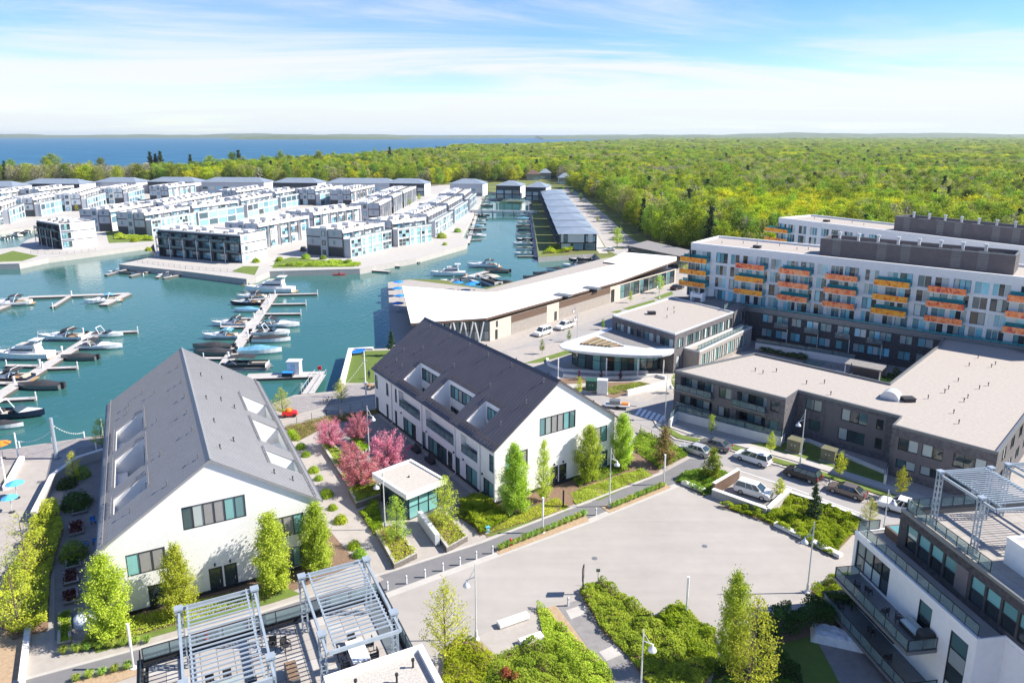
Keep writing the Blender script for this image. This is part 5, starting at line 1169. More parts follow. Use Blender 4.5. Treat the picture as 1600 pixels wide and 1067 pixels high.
dock('dock behind the market hall with several boats',[(700,440),(760,424),(785,420)],2.0,[(745,428,770,436),(725,433,748,441)],1.2,False)
dock('dock in the basin beside the market hall',[(932,402),(944,417)],2.0,[(934,405,905,402),(940,412,908,412)],1.2,False)
# footbridge over the canal
a,b=G(737,331,.2),G(836,332,.2); t=empty('footbridge',(a.x,a.y,0),azd(a,b),'pale footbridge crossing the canal','bridge'); L=(b-a).length
g=MB(); g.box(-1,L+1,-1.8,1.8,-.4,0); g.build('deck','concrete',t)
for s_ in (-1.75,1.75): g=MB(); g.box(-1,L+1,s_-.06,s_+.06,0,1.1); g.build('parapet','white_concrete',t)
for k in range(1,6): g=MB(); g.box(L*k/6-.3,L*k/6+.3,-1.5,1.5,-3.5,-.4); g.build('pier','concrete',t)
for k in range(0,7): g=MB(); g.box(L*k/6-.12,L*k/6+.12,-1.95,-1.82,-.1,1.2); g.build('rail_post','dark_metal',t)
for x in (.35,.42,.9): g=MB(); g.tube((L*x,0,0),(L*x,0,6),.12); g.build('light_pole','white_paint',t)
# ================================================================ boats
def hull(L,B,H,mat,bow=1.0,name='hull',parent=None,sternw=.88):
    g=MB(); st=[]
    for i in range(9):
        f=i/8; x=-L/2+L*f; b=B/2*(sternw+(1-sternw)*min(1,f*3) if f<.33 else (1-((f-.33)/.67)**2.4)); b=max(b,.02); sh=H*(1+.28*bow*f**2); kz=-.25+.25*max(0,f-.6)/.4+(.5*H if f>.97 else 0)
        st.append([(x,-b,sh),(x,-b*.93,H*.35),(x,-b*.45,kz),(x,0,kz-.05),(x,b*.45,kz),(x,b*.93,H*.35),(x,b,sh)])
    g.loft(st,closed=False,caps=False); g.poly([p for p in st[0]])
    return g.build(name,mat,parent,smooth=False),st
def deckmb(st,z=-.05,i0=0,i1=9,inset=.97):
    g=MB(); L_=[(s[0][0],s[0][1]*inset,s[0][2]+z) for s in st[i0:i1]]; R_=[(s[-1][0],s[-1][1]*inset,s[-1][2]+z) for s in st[i0:i1]]
    for k in range(len(L_)-1): g.poly([L_[k],L_[k+1],R_[k+1],R_[k]])
    return g
def cabin_loft(x0,x1,w0,w1,z0,h,fs=.8,bs=.15,n=4):
    g=MB(); rings=[]
    for x,hh,ww in ((x0,.05,w0*.9),(x0+bs,h,w0*.8),((x0+x1)/2,h*1.02,(w0+w1)/2*.82),(x1-fs,h*.9,w1*.75),(x1,.05,w1*.6)):
        rings.append([(x,-ww/2,z0),(x,-ww/2*.86,z0+hh*.85),(x,-ww/2*.6,z0+hh),(x,ww/2*.6,z0+hh),(x,ww/2*.86,z0+hh*.85),(x,ww/2,z0)])
    g.loft(rings,closed=False,caps=True); return g
def rail_loop(st,parent,i0=4,h=.6,mat='pale_metal'):
    g=MB(); P=[(s[0][0],s[0][1]*.95,s[0][2]) for s in st[i0:]]; Q=[(s[-1][0],s[-1][1]*.95,s[-1][2]) for s in st[i0:]]
    for S in (P,Q):
        for a,b in zip(S,S[1:]): g.tube((a[0],a[1],a[2]+h),(b[0],b[1],b[2]+h),.025,n=4,caps=False)
        for a in S: g.tube(a,(a[0],a[1],a[2]+h),.02,n=4,caps=False)
    return g.build('bow_rail',mat,parent)
def cruiser(hm='boat_white',canopy='canvas_dark',L=10.5):
    t=empty('motor_cruiser',(0,0,0),0,'x','boat'); B=L*.31; H=1.15
    ho,st=hull(L,B,H,hm,parent=t); g=MB()
    for s_ in (-1,1): g.box(-L*.42,L*.2,min(s_*B*.478,s_*B*.492),max(s_*B*.478,s_*B*.492),.45,.62)
    g.build('hull_stripe','navy',t)
    deckmb(st,-.04,3,9).build('foredeck','boat_white',t); deckmb(st,-.35,0,4,.9).build('cockpit_floor','teak',t)
    cabin_loft(-L*.08,L*.34,B*.86,B*.5,H+.02,.55,1.6,.1).build('cabin','boat_white',t,smooth=False)
    g=MB(); g.loft([[(L*.02,-B*.38,H+.5),(L*.02,B*.38,H+.5),(-.3,B*.38,H+.5),(-.3,-B*.38,H+.5)],[(-L*.07,-B*.34,H+1.15),(-L*.07,B*.34,H+1.15),(-L*.07-.25,B*.34,H+1.15),(-L*.07-.25,-B*.34,H+1.15)]]); g.build('windscreen','glass_dark',t)
    g=MB()
    for s_ in (-1,1): g.tube((-L*.16,s_*B*.42,H),(-L*.22,s_*B*.36,H+1.6),.09,n=6)
    g.tube((-L*.22,-B*.36,H+1.6),(-L*.22,B*.36,H+1.6),.1,n=6); g.build('radar_arch','boat_white',t)
    g=MB(); g.loft([[(x,-B*.40,z-.25),(x,-B*.3,z),(x,B*.3,z),(x,B*.40,z-.25)] for x,z in ((-L*.34,H+1.35),(-L*.2,H+1.72),(-L*.06,H+1.45))],closed=False,caps=False); g.build('canopy',canopy,t)
    g=MB(); g.box(-L*.36,-L*.14,-B*.36,-B*.18,H-.35,H+.15); g.box(-L*.42,-L*.36,-B*.36,B*.36,H-.35,H+.2); g.build('seating','canvas_beige',t)
    g=MB(); g.box(-L*.57,-L*.5,-B*.4,B*.4,.3,.42); g.build('swim_platform','teak',t)
    rail_loop(st,t); return cache_tree(t)
def bowrider(hm='boat_white',cover=None,L=7.2):
    t=empty('runabout',(0,0,0),0,'x','boat'); B=L*.33; H=.85; ho,st=hull(L,B,H,hm,parent=t)
    if cover:
        g=MB(); rings=[]
        for s_ in st[:8]:
            x=s_[0][0]; b=abs(s_[0][1])*.98; z=s_[0][2]; hh=.5*math.exp(-((x+.4)/1.6)**2)+.12; rings.append([(x,-b,z),(x,-b*.55,z+hh*.8),(x,0,z+hh),(x,b*.55,z+hh*.8),(x,b,z)])
        rings.append([(st[8][0][0],-.03,st[8][0][2]),(st[8][0][0],-.02,st[8][0][2]+.03),(st[8][0][0],0,st[8][0][2]+.04),(st[8][0][0],.02,st[8][0][2]+.03),(st[8][0][0],.03,st[8][0][2])])
        g.loft(rings,closed=False); g.build('cover',cover,t)
    else:
        deckmb(st,-.04,5,9).build('foredeck','boat_white',t); deckmb(st,-.4,0,6,.86).build('cockpit_floor','canvas_beige',t)
        g=MB(); g.box(-L*.36,-L*.24,-B*.38,B*.38,H-.4,H+.05); g.box(-.3,.3,-B*.38,-B*.14,H-.4,H+.2); g.box(-.3,.3,B*.14,B*.38,H-.4,H+.2); g.build('seating','canvas_dark',t)
        g=MB(); g.loft([[(L*.14,-B*.4,H),(L*.14,B*.4,H),(L*.10,B*.4,H),(L*.10,-B*.4,H)],[(L*.06,-B*.36,H+.55),(L*.06,B*.36,H+.55),(L*.04,B*.36,H+.55),(L*.04,-B*.36,H+.55)]]); g.build('windscreen','glass_dark',t)
        g=MB()
        for s_ in (-1,1): g.tube((-L*.1,s_*B*.45,H),(-L*.2,s_*B*.38,H+1.3),.06,n=5)
        g.tube((-L*.2,-B*.38,H+1.3),(-L*.2,B*.38,H+1.3),.07,n=5); g.build('tower','boat_white',t)
    g=MB(); g.box(-L*.5-.55,-L*.5,-.28,.28,.2,H+.35); g.build('outboard','charcoal',t); return cache_tree(t)
def pontoon(L=7.5,canopy='canvas_dark'):
    t=empty('pontoon_boat',(0,0,0),0,'x','boat'); B=2.5
    for s_ in (-1,1):
        g=MB(); g.tube((-L/2,s_*.85,.15),(L*.42,s_*.85,.15),.36,n=10); g.tube((L*.42,s_*.85,.15),(L*.52,s_*.85,.3),.36,.05,n=10); g.build('pontoon','alloy',t)
    g=MB(); g.box(-L/2,L*.46,-B/2,B/2,.5,.6); g.build('deck','paver_grey',t)
    for s_ in (-1,1): g=MB(); g.box(-L*.46,L*.42,s_*B*.47-.03,s_*B*.47+.03,.68,1.25); g.build('side_fence','charcoal',t)
    for x in (-L*.46,L*.42): g=MB(); g.box(x-.03,x+.03,-B*.46,B*.46,.68,1.25); g.build('end_fence','pale_metal',t)
    g=MB(); g.box(-L*.42,-L*.28,-B*.42,B*.42,.6,1.0); g.box(L*.05,L*.38,B*.22,B*.44,.6,1.0); g.build('seating','canvas_beige',t)
    g=MB(); g.loft([[(x,-B*.46,z-.12),(x,-B*.3,z),(x,B*.3,z),(x,B*.46,z-.12)] for x,z in ((-L*.38,2.3),(-L*.1,2.5),(L*.2,2.3))],closed=False,caps=False); g.build('canopy',canopy,t)
    g=MB()
    for x in (-L*.36,L*.18):
        for s_ in (-1,1): g.tube((-L*.08,s_*B*.46,.6),(x,s_*B*.46,2.2),.03,n=4)
    g.build('canopy_frame','pale_metal',t); g=MB(); g.box(-L*.58,-L*.5,-.25,.25,.2,1.1); g.build('outboard','charcoal',t); return cache_tree(t)
def yacht(L=15):
    t=empty('flybridge_yacht',(0,0,0),0,'x','boat'); B=4.4; H=1.7; ho,st=hull(L,B,H,'boat_white',1.2,parent=t)
    deckmb(st,-.05,0,9).build('deck','boat_white',t); cabin_loft(-L*.32,L*.28,B*.84,B*.55,H,1.6,2.4,.3).build('cabin','boat_white',t)
    g=MB()
    for s_ in (-1,1): g.poly([(-L*.27,s_*B*.405,H+.75),(L*.1,s_*B*.375,H+.75),(L*.1,s_*B*.345,H+1.25),(-L*.27,s_*B*.372,H+1.3)])
    g.poly([(L*.27,-B*.2,H+.35),(L*.27,B*.2,H+.35),(L*.135,B*.27,H+1.42),(L*.135,-B*.27,H+1.42)]); g.build('cabin_window','glass_dark',t)
    g=MB(); g.box(-L*.3,L*.02,-B*.33,B*.33,H+1.65,H+2.2); g.build('flybridge','boat_white',t); g=MB(); g.box(-L*.25,-L*.02,-B*.28,B*.28,H+2.2,H+2.35); g.build('flybridge_seating','canvas_beige',t)
    g=MB()
    for s_ in (-1,1): g.tube((-L*.28,s_*B*.33,H+2.1),(-L*.34,s_*B*.3,H+3.3),.1,n=6)
    g.box(-L*.36,-L*.2,-B*.34,B*.34,H+3.3,H+3.42); g.build('radar_arch','boat_white',t); g=MB(); g.box(-L*.56,-L*.5,-B*.42,B*.42,.3,.45); g.build('swim_platform','teak',t)
    g=MB(); g.tube((-L*.3,0,H+3.4),(-L*.34,0,H+5.6),.03,n=4); g.build('antenna','white_paint',t); rail_loop(st,t,4,.7); return cache_tree(t)
K=dict(cw=cruiser(),cn=cruiser('navy'),cb=cruiser('boat_white','boat_blue',9.5),rw=bowrider(),rn=bowrider('navy'),cd=bowrider('car_grey','canvas_dark'),cv=bowrider('boat_white','boat_blue'),cg=bowrider('boat_white','canvas_dark'),po=pontoon(),pb=pontoon(8,'canvas_beige'),ya=yacht())
def boat(k,px,py,ang,label,sc=1.0,grp=None):
    p=G(px,py,WZ); return dup(K[k],(p.x,p.y,WZ-.02),R(ang),label,grp,sc)
# ang: compass of the bow in the place (0 = to the right, 90 = away)
P1=azd(G(0,616,WZ),G(150,522,WZ)); pr_=math.degrees(P1)-90
boat('cw',97,531,180,'white cruiser with dark canopy tied at the outer end of the left pier',1.05); boat('rw',166,526,0,'open white runabout at the tip of the left pier, bow to the right',1.15)
boat('cw',158,545,2,'long white open cruiser on the marina side of the left pier, second from its tip',.92); boat('cd',124,562,182,'dark covered runabout beside the left pier',1.05)
boat('ya',35,560,180,'big white flybridge yacht moored on the left of the left pier',.85); boat('cn',8,595,180,'cruiser with black canopy cut by the left photo edge',1.0); boat('cd',63,607,180,'black covered speedboat on the right of the left pier',1.15)
boat('rn',25,651,3,'navy speedboat with white deck at the near end of the left pier',1.35); boat('cg',6,668,3,'small white boat nearest the promenade at the left edge',.9)
boat('cb',160,473,205,'white boat with tall windscreen inside the hooked pier',.95); boat('cw',12,478,200,'white boat at the left end of the far left pier',1.1)
boat('ya',421,457,178,'large white yacht across the end of the middle pier',1.0); boat('cw',393,466,182,'white cruiser just left of the yacht at the middle pier',.8); boat('cn',385,476,180,'dark-hulled cruiser on the left of the middle pier',.85); boat('cv',386,487,180,'white runabout with bright blue cover on the left of the middle pier',1.0)
boat('cw',360,509,180,'white cruiser with black canopy midway along the middle pier left side',.9); boat('cb',346,529,180,'white cruiser with blue canopy on the left of the middle pier',.92); boat('cd',333,546,180,'black covered boat at the near left of the middle pier, behind another',1.25); boat('cd',334,555,180,'black covered boat at the near left of the middle pier, in front',1.2)
boat('cw',437,511,2,'white cruiser on the right of the middle pier, farthest of four',.95); boat('rw',424,523,2,'white open runabout on the right of the middle pier',1.25); boat('cg',425,534,2,'white boat with black cover on the right of the middle pier',1.2); boat('cv',407,552,4,'white runabout with blue cover at the near right of the middle pier',1.3); boat('po',388,577,2,'pontoon boat with dark canopy nearest the grey-roofed house',1.25)
boat('ya',700,431,185,'white yacht behind the market hall',.8); boat('cw',755,418,175,'white cruiser behind the market hall roof',1.1); boat('cd',777,426,170,'dark covered boat behind the market hall',1.2); boat('rw',747,436,175,'open white boat just behind the white roof',1.0); boat('cg',722,439,178,'small white boat with cover behind the white roof',.9); boat('rw',703,441,180,'low white boat nearest the patio umbrellas',.9); boat('pb',768,444,120,'pale canopy pontoon boat against the white roof edge',1.3); boat('cd',790,445,150,'dark boat partly hidden by the white roof',1.1)
for i,(px,py,k,a) in enumerate(((905,408,'rn',178),(912,414,'cd',175),(895,417,'rw',170),(870,424,'cg',160),(850,431,'cd',165),(835,437,'cd',165))): boat(k,px,py,a,['dark runabout highest in the basin beside the market hall','dark covered boat in the basin beside the market hall','white open boat in the basin beside the market hall','white boat with black cover along the market hall','dark covered boat along the market hall, second from the left','dark covered boat along the market hall, nearest the camera'][i],1.1)
ks=['rw','cg','cw','rn','cg','po','cd','rw','cv','cw','cg']
for i,y in enumerate((398,391,383,376,369,362,355,349,343,338)): boat(ks[i%11],817+(i%2)*2,y,180,'moored boat on the right bank of the canal, %s from the market hall'%('first second third fourth fifth sixth seventh eighth ninth tenth'.split()[i]),.85 if ks[i%11]=='cw' else 1.0,'boats on the right bank slips')
for i,(x,y) in enumerate(((745,370),(744,362),(747,354),(750,346),(753,339))): boat(ks[(i*3+2)%11],x,y,0,'moored boat on the left bank of the canal, %s from the quay corner'%('first second third fourth fifth'.split()[i]),.85,'boats on the left bank slips')
for i in range(9): boat(ks[(i*2)%11],766+i*7.5,308+(i%2)*1.8+(0 if i>2 else 3),170+i*3,'small boat moored at the head of the canal',.9,'boats at the canal head')
boat('cd',760,323,180,'dark boat by itself beyond the footbridge',1.1); boat('rw',757,316,180,'white boat at the quay beyond the footbridge',1.0)
for i,(x,y,k) in enumerate(((180,427,'rw'),(195,428,'cd'),(215,429,'cg'),(258,432,'rw'),(140,397,'cd'),(150,395,'rn'),(165,393,'rw'),(88,402,'cd'),(390,437,'rn'),(648,386,'cd') )): boat(k,x,y,170,['white boat at the mooring fingers, leftmost','dark covered boat at the mooring fingers','white covered boat at the mooring fingers','white boat right of the mooring fingers','dark boat by the quay near the white cube house','navy boat by the quay right of the white cube house','white boat by the quay right of the white cube house','dark covered boat on the dock before the white cube house','navy boat at the end of the long low dock','dark boat on the quay of the canal corner'][i],.75)
for i,(x,y) in enumerate(((5,374),(14,372),(25,369),(34,366),(42,363))): boat(ks[i],x,y,150,'small boat in the left side canal, %s from the photo edge'%('first second third fourth fifth'.split()[i]),.8,'boats in the left side canal')
for i,(x,y,k) in enumerate(((692,394,'cg'),(665,401,'rw'))): boat(k,x,y,175,['white boat at the mooring finger by the canal mouth','white boat at the mooring finger farther from the canal mouth'][i],.8)
for k in K.values(): drop(k)
# kayaks, buoy
def kayak(label,px,py,mat,ang):
    p=G(px,py,WZ); t=empty('kayak',(p.x,p.y,WZ),R(ang),label,'kayak'); ho,st=hull(4.2,.8,.32,mat,parent=t,sternw=.2); deckmb(st,-.02).build('deck',mat,t)
    g=MB(); g.lathe((0,0,.2),[(.24,0),(.27,.3),(.2,.55),(.1,.62),(.12,.75),(.08,.88)],8); g.build('paddler','navy',t)
    g=MB(); g.tube((0,-1.1,.75),(0,1.1,.55),.03); g.build('paddle','yellow',t)
kayak('yellow kayak left of the large yacht',389,447,'yellow',10); kayak('red kayak in open water before the quay lawn',530,430,'red_paint',10)
t=empty('marker_buoy',G(22,417,WZ),0,'round orange marker buoy near the left lawn','buoy'); g=MB(); g.lathe((0,0,0),[(.3,-.4),(.8,-.2),(1.0,.3),(.8,.8),(.3,1.05)],12); g.build('float','orange',t,smooth=True); g=MB(); g.tube((0,0,1),(0,0,1.5),.06); g.build('mast','dark_metal',t)
# waterside patio of the hall: umbrellas
def umbrella(label,p,mat,r=1.5,h=2.5,grp=None,cat='umbrella',tilt=0):
    t=empty('patio_umbrella',p,0,label,cat,grp); g=MB(); g.tube((0,0,0),(0,0,h),.04); g.build('pole','pale_metal',t); g=MB(); n=8
    for i in range(n):
        a0,a1=2*math.pi*i/n,2*math.pi*(i+1)/n; g.poly([(r*math.cos(a0),r*math.sin(a0),h-.35),(r*math.cos(a1),r*math.sin(a1),h-.35),(0,0,h+.15)])
    g.build('canopy',mat,t); g=MB(); g.lathe((0,0,0),[(.35,0),(.35,.08),(.06,.12)],10); g.build('base','charcoal',t); return t
for i,(px,py) in enumerate(((623,446),(622,456),(625,468),(622,480),(716,447),(735,450),(741,447))): umbrella('blue patio umbrella on the hall terrace, %s'%(['at its far corner','second along the water edge','third along the water edge','nearest along the water edge','behind the roof, leftmost','behind the roof, middle','behind the roof, rightmost'][i]),G(px,py,LZ+1.2)-Vector((0,0,1.2)),'blue_fabric',1.7,2.6,'blue umbrellas on the hall terrace')
umbrella('orange patio umbrella at the left photo edge',G(5,716,0),'orange',1.3,2.6); umbrella('light blue patio umbrella by the shaded wall at the left',G(27,778,0),'lightblue',1.1,2.4); umbrella('second light blue umbrella just below the first at the left',G(19,800,0),'lightblue',.95,2.3); umbrella('pale blue patio umbrella behind the terrace railing',G(619,960,7)-Vector((0,0,7)) if False else G(655,1010,0),'lightblue',1.1,9.0) if False else None
# ================================================================ vegetation
def quads_mesh(name,C,S,mat,seed,up=.35,elong=1.5,vals=None,ncol=None):
    """many leaf-sized quads: centres C (n,3), sizes S (n)"""
    rs=np.random.RandomState(seed); n=len(C); nrm=rs.normal(size=(n,3)); nrm[:,2]=np.abs(nrm[:,2])+up; nrm/=np.linalg.norm(nrm,axis=1)[:,None]
    a=np.cross(nrm,rs.normal(size=(n,3))); a/=np.linalg.norm(a,axis=1)[:,None]+1e-9; b=np.cross(nrm,a)
    s=S[:,None]; V=np.stack([C-a*s*elong*.5,C+b*s*.42,C+a*s*elong*.5,C-b*s*.42],1).reshape(-1,3)
    me=bpy.data.meshes.new(name); me.vertices.add(4*n); me.vertices.foreach_set('co',V.astype('f').ravel()); me.loops.add(4*n); me.loops.foreach_set('vertex_index',np.arange(4*n,dtype='i'))
    me.polygons.add(n); me.polygons.foreach_set('loop_start',np.arange(0,4*n,4,dtype='i')); me.polygons.foreach_set('loop_total',np.full(n,4,dtype='i'))
    me.update(calc_edges=True); at=me.attributes.new('v','FLOAT','FACE'); at.data.foreach_set('value',(vals if vals is not None else rs.rand(n)).astype('f')); me.materials.append(MATS[mat]); return me
def tree_meshes(name,h,prof,mat,bark,seed,nb=40,per=60,leaf=.2,spread=.35,base=.2,rise=.5,trunk_r=.12,tips=.35,whisk=True,limbs=True):
    """trunk with limbs, and a crown of leaf clumps along them. prof(f): crown radius at height fraction f"""
    r=random.Random(seed); rs=np.random.RandomState(seed); tr=MB(); top=h*.97
    tr.tube((0,0,-.1),(0,0,h*.45),trunk_r,trunk_r*.7,7); tr.tube((0,0,h*.45),(r.uniform(-.1,.1),r.uniform(-.1,.1),top),trunk_r*.7,.015,6)
    Cs=[];vs=[]
    for i in range(nb):
        f=base+(1-base)*((i+r.random())/nb); a=2.399*i+r.uniform(-.4,.4); R_=prof(f)*r.uniform(.58,1.16)
        z1=f*h; z0=max(h*base*.7,z1-R_*rise*r.uniform(.8,1.5)); p0=Vector((0,0,z0)); p1=Vector((R_*math.cos(a),R_*math.sin(a),z1+r.uniform(-.05,.05)*h))
        if limbs and R_>.15: tr.tube(p0,p1,trunk_r*.38*(1-f*.6),.01,4,caps=False)
        n=int(per*(.4+.6*R_/max(prof(.5),.01)))
        tt=tips+(1-tips)*rs.rand(n)**.7; c=np.array(p0)[None,:]*(1-tt[:,None])+np.array(p1)[None,:]*tt[:,None]
        c=c+rs.normal(size=(n,3))*spread*np.array([1,1,.85])*(.5+.5*tt[:,None]); Cs.append(c); vs.append(np.clip(r.random()*.5+rs.rand(n)*.5,0,1))
    C=np.concatenate(Cs); v=np.concatenate(vs); C=np.maximum(C,np.array([-99,-99,.15])); S=leaf*(.7+.6*rs.rand(len(C)))
    return tr.mesh('trunk',bark),quads_mesh('crown',C,S,mat,seed+1,vals=v)
def plant_tree(ms,name,label,p,sc=1.0,rz=0,grp=None,cat='tree'):
    t=empty(name,p,rz,label,cat,grp); put(ms[0],'trunk',t,scale=sc); put(ms[1],'crown',t,scale=sc); return t
ell=lambda w,lo=.12,pk=.4: (lambda f: w*math.sin(math.pi*min(1,max(0,(f-lo)/(1-lo)))**(math.log(.5)/math.log(max(.01,(pk-lo)/(1-lo)))))**.75)
colm=[tree_meshes('c%d'%s,1.0*9,lambda f:2.15*(max(0,1-((f-.34)/.68)**2) if f>.34 else .55+.45*f/.34)**.7,'leaf_spring','bark_pale',s,80,300,.135,.30,.10,1.1,.13,.2) for s in (11,12,13)]
colg=[tree_meshes('g%d'%s,9,lambda f:1.55*(max(0,1-((f-.34)/.68)**2) if f>.34 else .55+.45*f/.34)**.7,'leaf_spring','bark_pale',s,60,170,.115,.26,.10,1.2,.12,.2) for s in (14,)]
airy=[tree_meshes('a%d'%s,8,lambda f:2.4*math.sin(math.pi*min(1,max(.02,f))**.9)**.7,'leaf_yellow' if s%2 else 'leaf_spring','bark',s,54,74,.13,.27,.22,.9,.10,.3) for s in (21,22,23)]
thin=tree_meshes('th',8,lambda f:2.6*math.sin(math.pi*min(1,max(.02,f))**.9)**.7,'leaf_yellow','bark',24,44,30,.11,.3,.25,.9,.09,.3)
crab=[tree_meshes('p%d'%s,5.2,lambda f:2.5*(.45+.55*math.sin(math.pi*min(1,max(.02,f*.85+.1)))),'leaf_pink','bark',s,64,170,.105,.18,.28,1.2,.14,.25) for s in (31,32,33)]
small=[tree_meshes('s%d'%s,4.6,lambda f:.95*math.sin(math.pi*min(1,max(.03,f)))**.6,m_,'bark',s,26,45,.14,.16,.3,1.0,.05,.2) for s,m_ in ((41,'leaf_spring'),(42,'leaf_green'),(43,'leaf_yellow'))]
dens=[tree_meshes('d%d'%s,5.5,lambda f:1.75*(1.02-f)**.55*min(1,f*5+.3),'leaf_brown' if s==51 else 'leaf_green','bark',s,50,80,.15,.22,.12,.5,.10,.15) for s in (51,52)]
pine=[tree_meshes('n%d'%s,6,lambda f:1.7*(1.03-f)**.8*min(1,f*6+.2),'leaf_pine','bark',s,70,60,.15,.16,.06,.1,.12,.1) for s in (61,62)]
purp=[tree_meshes('u',2.6,lambda f:.42*math.sin(math.pi*min(1,max(.05,f)))**.5,'leaf_purple','bark',71,18,26,.13,.1,.2,1,.04,.1)]
def by_h(ms,href,px,py,ty,name,label,z=0.0,grp=None,wide=1.0,rz=None):
    h=hgt(px,py,ty,z); s_=h/href; t=plant_tree(ms,name,label,G(px,py,z),(s_*wide,s_*wide,s_),rnd.uniform(0,6.28) if rz is None else rz,grp); return t
gr='columnar trees along the house fronts'
for i,(px,py,ty,lab) in enumerate(((175,997,868,'upright leafy tree at the left corner of the grey-roofed house'),(282,962,855,'upright leafy tree beside the double doors of the grey-roofed house'),(429,924,802,'upright leafy tree right of the double doors of the grey-roofed house'),(497,894,787,'upright leafy tree at the right corner of the grey-roofed house'),(805,800,696,'upright leafy tree at the left corner of the dark-roofed house'),(920,752,665,'upright leafy tree just right of the dark-roofed house door'),(971,731,647,'upright leafy tree at the right corner of the dark-roofed house'))): by_h(colm[i%3],9,px,py,ty,'columnar_tree',lab,0,gr,.92 if i<4 else .9)
by_h(colg[0],9,849,782,687,'columnar_tree','thin upright tree just left of the dark-roofed house door',0,gr,.8)
by_h(airy[0],8,696,1036,908,'young_tree','yellow-green open tree beside the street lamp in the foreground',wide=.82); by_h(colm[0],9,1142,1048,895,'columnar_tree','tall upright tree before the dark hedge in the foreground',0,gr,.66); by_h(airy[2],8,1172,1085,938,'young_tree','open yellow-green tree overlapping the tall upright one',wide=.9)
by_h(airy[1],8,621,852,775,'young_tree','small open tree in the planter left of the glass pavilion',wide=.8); by_h(airy[1],8,696,828,742,'young_tree','small open tree in the planter right of the glass pavilion',wide=.85)
for i,(px,py,ty,lab) in enumerate(((516,702,655,'pink blossoming tree nearest the promenade, left of the lamp'),(561,693,645,'pink blossoming tree behind the courtyard lamp'),(607,735,677,'pink blossoming tree right of the courtyard lamp'),(546,728,690,'pink blossoming tree in the middle of the planter'),(562,766,706,'pink blossoming tree nearest the glass pavilion'))): by_h(crab[i%3],5.2,px,py,ty,'crabapple_tree',lab,0,'pink blossoming trees',[1,.85,1.1,.9,1.1][i])
for i,(px,py,ty,k,lab) in enumerate(((442,650,606,0,'bright yellow-green tree beside the red ride-on car'),(534,629,592,0,'bright yellow-green tree on the promenade left of the white mast'),(160,700,655,2,'bright green tree behind the left eave of the grey-roofed house'),(117,752,706,2,'thin airy tree over the shaded wall at the left'))): by_h(airy[k],8,px,py,ty,'young_tree',lab,wide=1.1 if i!=3 else .8)
by_h(thin,8,45,905,800,'young_tree','airy tree over the hedge at the left edge, farther',wide=1.0); by_h(thin,8,30,985,862,'young_tree','airy tree over the hedge at the left edge, nearer',wide=1.0)
for i,(px,py,ty,z,k,lab) in enumerate(((847,553,530,LZ,1,'small street tree on the lawn before the glass hall'),(889,534,515,LZ,1,'small street tree left of the office canopy'),(942,515,498,LZ,1,'small street tree beside the office brick corner'),(1030,458,430,LZ,0,'round street tree before the market hall right end'),(985,473,454,LZ,0,'small street tree by the market hall glass wall'),(1111,680,647,LZ,0,'small street tree before the brick balconies, left'),(1204,709,675,LZ,2,'thin street tree where the brick wall steps back'),(1311,748,706,LZ,2,'small yellow-green street tree between the parked cars'),(1406,778,731,LZ,2,'small yellow-green street tree behind the white pickup'),(1217,781,747,0,2,'small tree beside the sunken parking bay'),(905,618,588,LZ,0,'small green tree left of the green utility box'),(990,612,597,LZ,0,'thin tree in the office front garden'),(1052,614,585,LZ,2,'thin tree at the office entrance corner'))): by_h(small[k],4.6,px,py,ty,'street_tree',lab,z,'small street trees',1.35 if i in(3,9) else 1.0)
by_h(dens[0],5.5,1037,726,667,'ornamental_tree','bronze-green tree at the path end by the street'); by_h(dens[1],5.5,1112,748,700,'ornamental_tree','round green tree in the bed beside the sunken bay',wide=1.2); by_h(pine[0],6,1270,812,757,'pine_tree','dark pine in the shrub bed behind the concrete benches',wide=1.0); by_h(airy[0],8,1358,818,778,'young_tree','yellow airy shrub tree before the white pickup',wide=1.0); by_h(pine[1],6,612,549,517,'pine_tree','dark little tree on the turf by the hall',LZ+1)
for i,x in enumerate((905,939,969)): by_h(purp[0],2.6,x,594,578,'purple_tree','small purple column tree before the glass hall, %s of three'%(['left','middle','right'][i]),LZ,'purple column trees')
by_h(airy[1],8,1022,716,680,'young_tree','loose green tree behind the fence right of the dark-roofed house',wide=.7) if False else None
# --- shrubs and beds
def mound_pts(r,h,n,rs): 
    d=rs.normal(size=(n,3)); d[:,2]=np.abs(d[:,2]); d/=np.linalg.norm(d,axis=1)[:,None]; rr=.72+.28*rs.rand(n)
    return d*np.array([r,r,h])*rr[:,None]
def shrub_mesh(name,r,h,n,leaf,mat,seed):
    rs=np.random.RandomState(seed); C=mound_pts(r,h,n,rs); C+=rs.normal(size=C.shape)*.05
    return quads_mesh(name,C,leaf*(.7+.6*rs.rand(n)),mat,seed,.5,1.4)
sh_hedge=[shrub_mesh('foliage',.8,.9,700,.13,m_,s) for s,m_ in ((81,'leaf_hedge'),(82,'leaf_green'),(83,'leaf_hedge'))]
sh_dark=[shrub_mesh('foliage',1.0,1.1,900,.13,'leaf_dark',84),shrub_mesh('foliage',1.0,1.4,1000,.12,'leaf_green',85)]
sh_rust=shrub_mesh('foliage',.6,1.3,500,.12,'leaf_rust',86)
